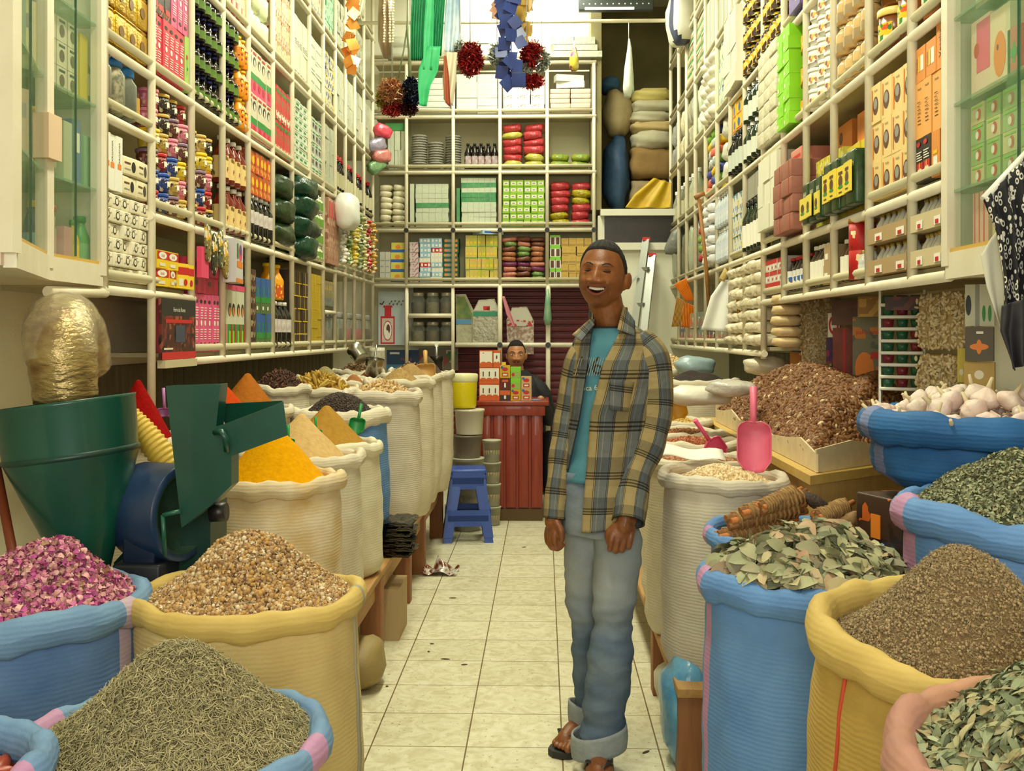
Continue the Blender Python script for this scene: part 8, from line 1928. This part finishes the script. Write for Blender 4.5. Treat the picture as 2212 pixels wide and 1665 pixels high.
# ---------------------------------------------------------------- the smiling young man
Y0 = 3.63; S0 = Y0 / FPX
def q(x, y, Y=Y0): return atY(x, y, Y)
man = empty('person'); man.location = (0, 0, 0)
tag(man, 'smiling person in open plaid shirt and jeans standing in the aisle', 'person')
SK = skin_mat((142, 86, 44), (114, 64, 33)); LIP = mat((132, 66, 52), .4); MOUTH = mat((40, 12, 12), .4)
Mh = Matrix.Translation(q(1301, 595, 3.62)) @ Matrix.Rotation(math.radians(-15), 4, 'Z') @ Matrix.Rotation(math.radians(-1), 4, 'X') @ Matrix.Rotation(math.radians(5), 4, 'Y') @ Matrix.Scale(.955, 4)
hd = head_verts(1.0, 1.15)
b = MB()
limb(b, [Mh @ Vector((0, .022, -.05)), q(1316, 690, 3.66), q(1322, 728, 3.68)], [.058, .056, .056], 20)
# torso and hips under the clothes
limb(b, [q(1324, 770, 3.66), q(1322, 870, 3.66), q(1308, 980, 3.66), q(1292, 1080, 3.65)], [.07, .09, .085, .085], 18, .8)
AL = [q(1396, 762, 3.64), q(1416, 870, 3.64), q(1402, 950, 3.62), q(1360, 1120, 3.50)]
AR = [q(1254, 768, 3.66), q(1228, 880, 3.68), q(1214, 960, 3.68), q(1198, 1112, 3.62)]
limb(b, AL, [.036, .04, .036, .026]); limb(b, AR, [.03, .034, .030, .024])
limb(b, [q(1324, 1100, 3.63), q(1325, 1345, 3.57), q(1302, 1580, 3.56), q(1297, 1622, 3.585)], [.06, .04, .034, .036])
limb(b, [q(1262, 1100, 3.68), q(1262, 1330, 3.72), q(1263, 1530, 3.81), q(1258, 1562, 3.82)], [.06, .034, .026, .032])
# hands
def hand(c, W, Dn, Bk, knuckles, ln, curl, thumb, r=.0098):
 """c: wrist; W: across the palm; Dn: towards the fingers; Bk: away from the back of the hand"""
 c, W, Dn, Bk = Vector(c), Vector(W).normalized(), Vector(Dn).normalized(), Vector(Bk).normalized()
 limb(b, [c, c + Dn * .025], [.027, .03], 12, .75)
 pm = Matrix((W, Bk, Dn)).transposed().to_4x4()
 b.ball(c + Dn * .048, (.043, .0165, .046), 18, 12, 0, pm)
 for k, (w, l) in enumerate(zip((-.031, -.0105, .0105, .030), ln)):
  root = c + W * w + Dn * (.078 - .004 * abs(k - 1.4)) - Bk * .004
  p1 = root + Dn * l * .40 + Bk * .006; p2 = p1 + Dn * l * .30 * (1 - curl) + Bk * l * .34 * curl * 1.3; p3 = p2 - Dn * l * .22 * curl + Bk * l * .24
  limb(b, [root - Dn * .02, root, p1, p2, p3], [r, r * 1.12, r, r * .92, r * .74], 10)
 t0 = c + W * thumb * .034 + Dn * .022
 limb(b, [t0 - W * thumb * .012, t0 + W * thumb * .010 + Dn * .026 + Bk * .010, t0 + W * thumb * .006 + Dn * .052 + Bk * .018, t0 - W * thumb * .004 + Dn * .070 + Bk * .02], [.014, .0125, .011, .0085], 10)
hand(q(1351, 1118, 3.49), (1, .15, .04), (-.20, -.06, -1), (.1, 1, -.05), None, (.062, .070, .068, .056), .8, -1)
hand(q(1197, 1110, 3.60), (.42, -1, 0), (-.10, -.05, -1), (1, .42, -.05), None, (.066, .074, .07, .06), .55, 1)
# feet in flip-flops
def foot(heel, toe, parent_mb):
 heel, toe = Vector(heel), Vector(toe); d = (toe - heel).normalized(); s = Vector((-d.y, d.x, 0)); L_ = (toe - heel).length
 limb(parent_mb, [heel + Vector((0, 0, .05)) + d * .02, heel + d * L_ * .4 + Vector((0, 0, .055)), heel + d * L_ * .72 + Vector((0, 0, .042))], [.034, .036, .034], 14)
 for k, (w, e_) in enumerate(((-.036, .80), (-.019, .90), (-.003, .93), (.014, .95), (.034, .98))):
  r = .009 if k < 4 else .0135
  limb(parent_mb, [heel + d * L_ * .62 + s * w * .8 + Vector((0, 0, .042)), heel + d * L_ * e_ + s * w + Vector((0, 0, .032 + r * .3))], [r * 1.5, r], 10)
 return heel, d, s, L_
def flipflop(heel, d, s, L_, lab, inner):
 e = empty('flip_flop'); e['label'] = lab; e.parent = man
 out = [(-.05, .036), (.0, .044), (.3, .036), (.55, .044), (.78, .052), (.95, .044), (1.04, .018)]
 ring = [heel + d * L_ * t + s * w for t, w in out] + [heel + d * L_ * t - s * w for t, w in out[::-1]]
 n = len(ring); mb = MB(); mb.add([p + Vector((0, 0, .002)) for p in ring] + [p + Vector((0, 0, .024)) for p in ring], [tuple(range(n))[::-1], tuple(range(n, 2 * n))] + [(i, (i + 1) % n, n + (i + 1) % n, n + i) for i in range(n)]); mb.build('sole', mat((34, 30, 30), .6), e)
 c = heel + d * L_ * .82 + s * .012 + Vector((0, 0, .03))
 mb = MB()
 for w in (-.046, .046): mb.tube([heel + d * L_ * .46 + s * w * .9 + Vector((0, 0, .026)), heel + d * L_ * .60 + s * w * .75 + Vector((0, 0, .066)), c + d * -.012 + Vector((0, 0, .035)), c], [.008, .010, .009, .006], 10, flat=.5)
 mb.build('strap', mat((44, 38, 38), .45), e)
f1 = foot(Vector((atZ(1297, 1655, 0).x, 3.63, .0)), Vector((atZ(1292, 1655, 0).x - .012, 3.37, .0)), b)
hr = atY(1262, 1590, 3.84); f2 = foot((hr.x, 3.84, 0), (atY(1206, 1600, 3.66).x, 3.665, 0), b)
ob = body_object(b, hd, Mh, 'body', man, [SK, LIP, MOUTH], 1.0, .0028)
flipflop(*f1, 'black flip-flop on the forward foot', 1); flipflop(*f2, 'black flip-flop on the rear foot', 1)
HAIR = mat((22, 18, 16), .8, c2=(36, 30, 26), scale=120, bump=.8, bscale=260)
face_parts(man, Mh, HAIR, lambda fr: .60 + .12 * fr if fr > .35 else (.60 - .85 * (.35 - fr) / .6 if fr > -.25 else -.25 - .1 * (-.25 - fr)), 1.0, .08, mat((46, 30, 20), .9), hd)
# t-shirt
def rings(tab, Y=Y0):
 """level table rows: y, centre x, half width, depth, Y"""
 def at(v):
  k = v * (len(tab) - 1); i = min(int(k), len(tab) - 2); t = k - i
  return [tab[i][j] * (1 - t) + tab[i + 1][j] * t for j in range(5)]
 return at
tee = rings([(708, 1310, 37, .072, 3.665), (722, 1313, 52, .088, 3.665), (745, 1320, 76, .105, 3.665), (790, 1322, 86, .11, 3.665), (880, 1320, 84, .118, 3.665), (980, 1308, 80, .112, 3.665), (1036, 1297, 85, .124, 3.66)])
def tfn(u, v):
 y, cx, hw, dp, Y = tee(v); a = 2 * PI * u; c = atY(cx, y, Y)
 w = 1 + .012 * math.sin(9 * a + v * 7) * v + .02 * math.sin(v * 46 + 3 * math.sin(2 * a)) * sstep(.6, 1, v)
 return (c.x + hw * S0 * math.sin(a) * w, c.y - dp * math.cos(a) * w, c.z)
TEE = mat((80, 136, 152), .85, c2=(68, 122, 140), scale=14, bump=.25, bscale=22)
t = MB().grid(tfn, 60, 40, closed=True).build('t_shirt', TEE, man); solid(t, .003)
rb = MB(); rb.tube([tfn(i / 40, 0.005) for i in range(41)], .0055, 8); rb.build('neck_band', mat((30, 32, 40), .8), t)
def tee_front(x, y, off=.004):
 for k in range(61):
  v = k / 60
  if tee(v)[0] >= y: break
 yy, cx, hw, dp, Y = tee(v); a = math.asin(max(-.95, min(.95, (x - cx) / hw))); p = Vector(tfn((a / (2 * PI)) % 1, v))
 return p + Vector((0, -off - .006, 0))
for s, x, y, size, m in (('5', 1262, 790, .085, black_p), ('6', 1286, 788, .085, black_p), ('oca 6', 1270, 828, .026, mat((206, 200, 170), .6))):
 p = tee_front(x, y); R_ = Matrix.Translation(p) @ Matrix.Rotation(math.radians(-24), 4, 'Z') @ Matrix.Rotation(PI / 2, 4, 'X') @ Matrix.Rotation(.06, 4, 'Z')
 g = MB().text(s, size, 0, 0, 0, 0, 0, R_)
 g.build('lettering', m, t)
 if len(s) == 1:
  g2 = MB()
  for k in range(-3, 4):
   c = R_ @ Vector((k * .0085 - .002, 0, .0012)); u_ = (R_.to_3x3() @ Vector((.35, 1, 0))).normalized()
   g2.bar(c - u_ * .030, c + u_ * .030, .0022, .0008)
  g2.build('stripe', mat((206, 200, 180), .6), t)
# plaid shirt: open sheet round the back, sleeves, collar, pocket
PL = plaid()
sh = rings([(690, 1314, 38, .074, 3.67), (706, 1318, 56, .08, 3.67), (722, 1322, 76, .09, 3.67), (742, 1325, 88, .105, 3.67), (800, 1326, 95, .134, 3.665), (900, 1321, 93, .142, 3.665), (1000, 1310, 90, .142, 3.66), (1070, 1303, 89, .15, 3.655), (1130, 1298, 90, .158, 3.65)])
oR = [(690, 1341), (716, 1334), (785, 1298), (857, 1281), (888, 1272), (996, 1265), (1130, 1254)]
oL = [(690, 1284), (720, 1276), (800, 1264), (900, 1249), (980, 1232), (1050, 1219), (1130, 1213)]
def ip(tab, y): return float(np.interp(y, [p[0] for p in tab], [p[1] for p in tab]))
def sfn(u, v):
 y, cx, hw, dp, Y = sh(v)
 aR = math.asin(max(-.98, min(.98, (ip(oR, y) - cx) / hw))); aL = math.asin(max(-.985, min(.98, (ip(oL, y) - cx) / hw)))
 a = aR + (2 * PI + aL - aR) * u; c = atY(cx, y, Y)
 flare = 1 + .03 * math.sin(5 * a + 4 * v) * v + .008 * math.sin(11 * a + 9 * v)
 lift = .012 * (gau(u, .05) + gau(1 - u, .05))
 return (c.x + hw * S0 * math.sin(a) * flare, c.y - (dp + lift) * math.cos(a) * flare, c.z + .006 * math.sin(3 * a) * sstep(.9, 1, v))
def suv(u, v): return ((u * .88 + .01), v * .72)
o = MB().grid(sfn, 90, 60, uv=suv).build('plaid_shirt', PL, man); solid(o, .003)
shirt = o
def sleeve(pts, rs, nm, flat=1.0, uo=0.0):
 P = [Vector(p) for p in pts]; Q, S = [], []
 for i in range(len(P) - 1):
  for k in range(9):
   t = k / 9; p0, p1, p2, p3 = P[max(i - 1, 0)], P[i], P[i + 1], P[min(i + 2, len(P) - 1)]
   Q.append(.5 * ((2 * p1) + (p2 - p0) * t + (2 * p0 - 5 * p1 + 4 * p2 - p3) * t * t + (3 * p1 - p0 - 3 * p2 + p3) * t ** 3)); S.append(rs[i] * (1 - t) + rs[i + 1] * t)
 Q.append(P[-1]); S.append(rs[-1]); n = len(Q)
 def fn(u, v):
  k = min(int(round(v * (n - 1))), n - 1); d = (Q[min(k + 1, n - 1)] - Q[max(k - 1, 0)]).normalized(); a = d.cross(Vector((0, 1, 0))).normalized(); c = d.cross(a); t = 2 * PI * u
  w = S[k] * (1 + .05 * math.sin(v * 30 + 2 * math.sin(t)) * sstep(.35, .6, v) + .02 * math.sin(3 * t + 9 * v))
  return Q[k] + a * (w * math.cos(t)) + c * (w * flat * math.sin(t))
 o = MB().grid(fn, 36, n - 1, closed=True, uv=lambda u, v: (u * .42 + uo, v * .66)).build(nm, PL, shirt); solid(o, .003); return o
sleeve([q(1372, 742, 3.66), q(1404, 778, 3.64), q(1414, 870, 3.62), q(1402, 945, 3.60), q(1372, 1030, 3.56), q(1357, 1128, 3.49)], [.062, .066, .062, .060, .050, .056], 'sleeve')
sleeve([q(1276, 748, 3.67), q(1251, 785, 3.66), q(1232, 880, 3.67), q(1217, 960, 3.66), q(1205, 1040, 3.63), q(1198, 1120, 3.61)], [.05, .052, .048, .044, .038, .042], 'sleeve', uo=.05)
def flap(pts, nm, Y, m=PL, nx=5):
 g = [atY(x, y, Y + dy) for x, y, dy in pts]; mb = MB()
 mb.grid(lambda u, v: g[0].lerp(g[1], u).lerp(g[3].lerp(g[2], u), v) + Vector((0, -.006 * math.sin(PI * u), 0)), 8, 8, uv=lambda u, v: (u * .06 + .03, v * .1 + .02))
 o = mb.build(nm, m, shirt); solid(o, .004); return o
flap([(1346, 660, .02), (1370, 694, .0), (1371, 726, -.03), (1333, 712, -.05)], 'collar', 3.60)
flap([(1276, 690, -.0), (1285, 702, -.045), (1256, 738, -.06), (1237, 724, -.02)], 'collar', 3.60)
cb = MB(); cb.grid(lambda u, v: (lambda a: Vector(atY(1314, 690 - 26 * v + 12 * (1 - math.cos(a)) * .0, 3.67)) + Vector((44 * S0 * math.sin(a) * (1 - .05 * v), -.082 * math.cos(a), .0)))(PI * .32 + u * PI * 1.36), 24, 4, uv=lambda u, v: (u * .3, v * .05 + .02)); o = cb.build('collar_band', PL, shirt); solid(o, .004)
mb = MB(); g = [atY(x, y, 3.505) for x, y in ((1318, 818), (1372, 826), (1366, 892), (1316, 884))]
mb.grid(lambda u, v: g[0].lerp(g[1], u).lerp(g[3].lerp(g[2], u), v) + Vector((0, .045 * (u - .1) ** 2, 0)), 8, 6, uv=lambda u, v: (u * .085 + .047, .14 + v * .1)); o = mb.build('pocket', PL, shirt); solid(o, .003, 0)
# jeans: hips and two legs grown together
def denim():
 m = mat((62, 82, 110), .85, c2=(120, 132, 142), scale=6, bump=.6, bscale=13, contrast=.32, spec=.15, stretch=(1, 1, 1.6)); N, L = m.node_tree.nodes, m.node_tree.links
 b = N['Principled BSDF']; src = b.inputs['Base Color'].links[0].from_socket
 tc = N.new('ShaderNodeTexCoord'); sx = N.new('ShaderNodeSeparateXYZ'); L.new(tc.outputs['Object'], sx.inputs[0])
 cr = N.new('ShaderNodeValToRGB'); e = cr.color_ramp.elements; e[0].position = .42; e[0].color = (0, 0, 0, 1); e[1].position = .95; e[1].color = (0, 0, 0, 1); x = e.new(.58); x.color = (.75, .75, .75, 1); x = e.new(.74); x.color = (.7, .7, .7, 1)
 L.new(sx.outputs[2], cr.inputs[0]); mx = N.new('ShaderNodeMix'); mx.data_type = 'RGBA'; mx.inputs[7].default_value = rgb((158, 162, 160)); L.new(cr.outputs[0], mx.inputs[0]); L.new(src, mx.inputs[6]); L.new(mx.outputs[2], b.inputs['Base Color']); return m
DEN = denim()
j = MB()
def leg(rows, m=None):
 Q = [atY(x, y, Y) for x, y, hw, Y in rows]; R2 = [hw * S0 for x, y, hw, Y in rows]; P, S = [], []
 for i in range(len(Q) - 1):
  for k in range(8):
   t = k / 8; P.append(Q[i].lerp(Q[i + 1], t)); S.append(R2[i] * (1 - t) + R2[i + 1] * t)
 P.append(Q[-1]); S.append(R2[-1])
 n = len(P)
 S = [s * (1 + .022 * math.sin(i * 1.15) * (.4 + gau(i - n * .45, 5) + 1.2 * gau(i - n * .95, 5)) + .012 * math.sin(i * 2.3 + 1)) for i, s in enumerate(S)]
 j.tube(P, S, 26, flat=1.0)
leg([(1330, 1075, 52, 3.63), (1336, 1200, 51, 3.60), (1326, 1292, 47, 3.58), (1325, 1345, 41, 3.57), (1320, 1410, 46, 3.56), (1313, 1480, 49, 3.56), (1304, 1560, 45, 3.56), (1298, 1596, 48, 3.56)])
leg([(1262, 1075, 50, 3.68), (1258, 1200, 42, 3.69), (1260, 1300, 36, 3.70), (1262, 1370, 30, 3.72), (1263, 1450, 27, 3.76), (1262, 1538, 26, 3.80)])
hips = [(1022, 1293, 78, .105, 3.66), (1060, 1292, 80, .115, 3.655), (1110, 1292, 83, .125, 3.65), (1150, 1294, 84, .12, 3.65)]
hf = rings(hips)
def hfn(u, v):
 y, cx, hw, dp, Y = hf(v); a = 2 * PI * u; c = atY(cx, y, Y); return (c.x + hw * S0 * math.sin(a), c.y - dp * math.cos(a), c.z)
o0 = len(j.v); j.grid(hfn, 40, 12, closed=True); n0 = len(j.v)
j.f.append([o0 + i for i in range(40)]); j.m.append(0); j.sm.append(True); j.f.append([n0 - 40 + i for i in range(40)][::-1]); j.m.append(0); j.sm.append(True)
t = j.build('t', DEN); mod(t, 'REMESH', mode='VOXEL', voxel_size=.0055); mod(t, 'SMOOTH', factor=.6, iterations=6)
bpy.context.view_layer.update(); me = bpy.data.meshes.new_from_object(t.evaluated_get(bpy.context.evaluated_depsgraph_get())); bpy.data.objects.remove(t)
nrm = [v.normal.copy() for v in me.vertices]
for v, vn in zip(me.vertices, nrm):
 p = v.co.copy(); d = .0075 * noise.noise(Vector((p.x * 7, p.y * 7, p.z * 17))) + .0035 * noise.noise(Vector((p.x * 16 + p.z * 9, p.y * 16, p.z * 30)))
 v.co = p + vn * d * (1 + 1.2 * gau(p.z - .47, .08) + gau(p.z - .16, .08))
me.materials.clear(); me.materials.append(DEN); me.polygons.foreach_set('use_smooth', [True] * len(me.polygons))
jeans = bpy.data.objects.new('jeans', me); COL.objects.link(jeans); jeans.parent = man
wb = MB().grid(lambda u, v: (lambda p: Vector((p[0], p[1], p[2])))(hfn(u, 0)) + Vector((0, 0, .01 - .04 * v)) + Vector(((hfn(u, 0)[0] - q(1293, 1022, 3.66).x) * .03, (hfn(u, 0)[1] - 3.66) * .03, 0)), 48, 2, closed=True).build('waistband', mat((104, 120, 138), .85), jeans); solid(wb, .003)
CUF = mat((150, 156, 156), .85, c2=(130, 138, 142), scale=20, bump=.3, bscale=60)
for (x, y, hw, Y, tl) in ((1294, 1598, 54, 3.56, .04), (1262, 1543, 32, 3.80, -.03)):
 c = atY(x, y, Y); r = hw * S0
 o = MB().grid(lambda u, v: (c.x + r * (1 + .06 * math.sin(4 * PI * u)) * math.sin(2 * PI * u) * (1 + .04 * math.sin(PI * v)), c.y - r * math.cos(2 * PI * u), c.z + (.036 - .072 * v) + tl * .5 * math.sin(2 * PI * u)), 36, 6, closed=True).build('cuff', CUF, jeans); solid(o, .006)
# ---------------------------------------------------------------- the man behind the counter
m2 = empty('person'); tag(m2, 'person with short dark hair and black jacket behind the counter', 'person')
SK2 = skin_mat((204, 146, 102), (184, 124, 82)); YS = 9.05
Mh2 = Matrix.Translation(atY(1115, 766, YS)) @ Matrix.Rotation(math.radians(3), 4, 'Z') @ Matrix.Rotation(math.radians(6), 4, 'X')
hd2 = head_verts(.42, .95, .95)
b = MB()
limb(b, [Mh2 @ Vector((0, .02, -.06)), atY(1118, 812, YS + .02)], [.05, .065], 16)
limb(b, [atY(1124, 850, YS + .02), atY(1126, 980, YS + .04), atY(1126, 1000, YS + .05)], [.10, .11, .11], 14, .8)
limb(b, [atY(1160, 838, YS + .02), atY(1180, 890, YS), atY(1168, 862, 8.72)], [.045, .04, .03]); limb(b, [atY(1088, 838, YS + .02), atY(1070, 890, YS), atY(1100, 880, 8.95)], [.045, .04, .03])
body_object(b, hd2, Mh2, 'body', m2, [SK2, mat((150, 84, 70), .4), MOUTH], .42, .004)
face_parts(m2, Mh2, HAIR, lambda fr: .56 + .12 * fr if fr > .35 else (.60 - .8 * (.35 - fr) / .6 if fr > -.25 else -.26), .42, .52, mat((30, 22, 18), .8), hd2, wide=.95)
JK = mat((22, 22, 26), .7, c2=(34, 34, 38), scale=12, bump=.5, bscale=20)
jr = rings([(800, 1118, 20, .07, YS + .02), (812, 1120, 32, .085, YS + .02), (828, 1124, 48, .10, YS + .02), (860, 1126, 52, .13, YS + .02), (960, 1128, 50, .14, YS + .03), (1045, 1130, 50, .15, YS + .05)])
def jf(u, v):
 y, cx, hw, dp, Y = jr(v); a = 2 * PI * u; c = atY(cx, y, Y); k = Y / FPX; return (c.x + hw * k * math.sin(a) * (1 + .02 * math.sin(7 * a + 9 * v)), c.y - dp * math.cos(a), c.z)
jk = MB().grid(jf, 40, 24, closed=True).build('jacket', JK, m2); solid(jk, .004)
for pts, rs in (([(1150, 828, YS + .02), (1172, 850, YS), (1186, 905, YS - .02), (1172, 868, 8.74)], [.07, .068, .06, .045]), ([(1096, 830, YS + .02), (1076, 860, YS), (1068, 905, YS), (1096, 890, 8.96)], [.07, .066, .058, .045])):
 mb = MB(); limb(mb, [atY(*p) for p in pts], rs); mb.build('sleeve', JK, jk)
tr = MB()
for pts in (([(1140, 1030, YS + .05), (1184, 950, 8.86), (1190, 1060, 8.80), (1190, 1092, 8.78)]), ([(1112, 1030, YS + .05), (1120, 970, 8.95), (1120, 1080, 8.97), (1120, 1090, 8.97)])): limb(tr, [atY(*p) for p in pts], [.1, .08, .06, .05])
tr.build('trousers', mat((24, 24, 28), .8), m2)
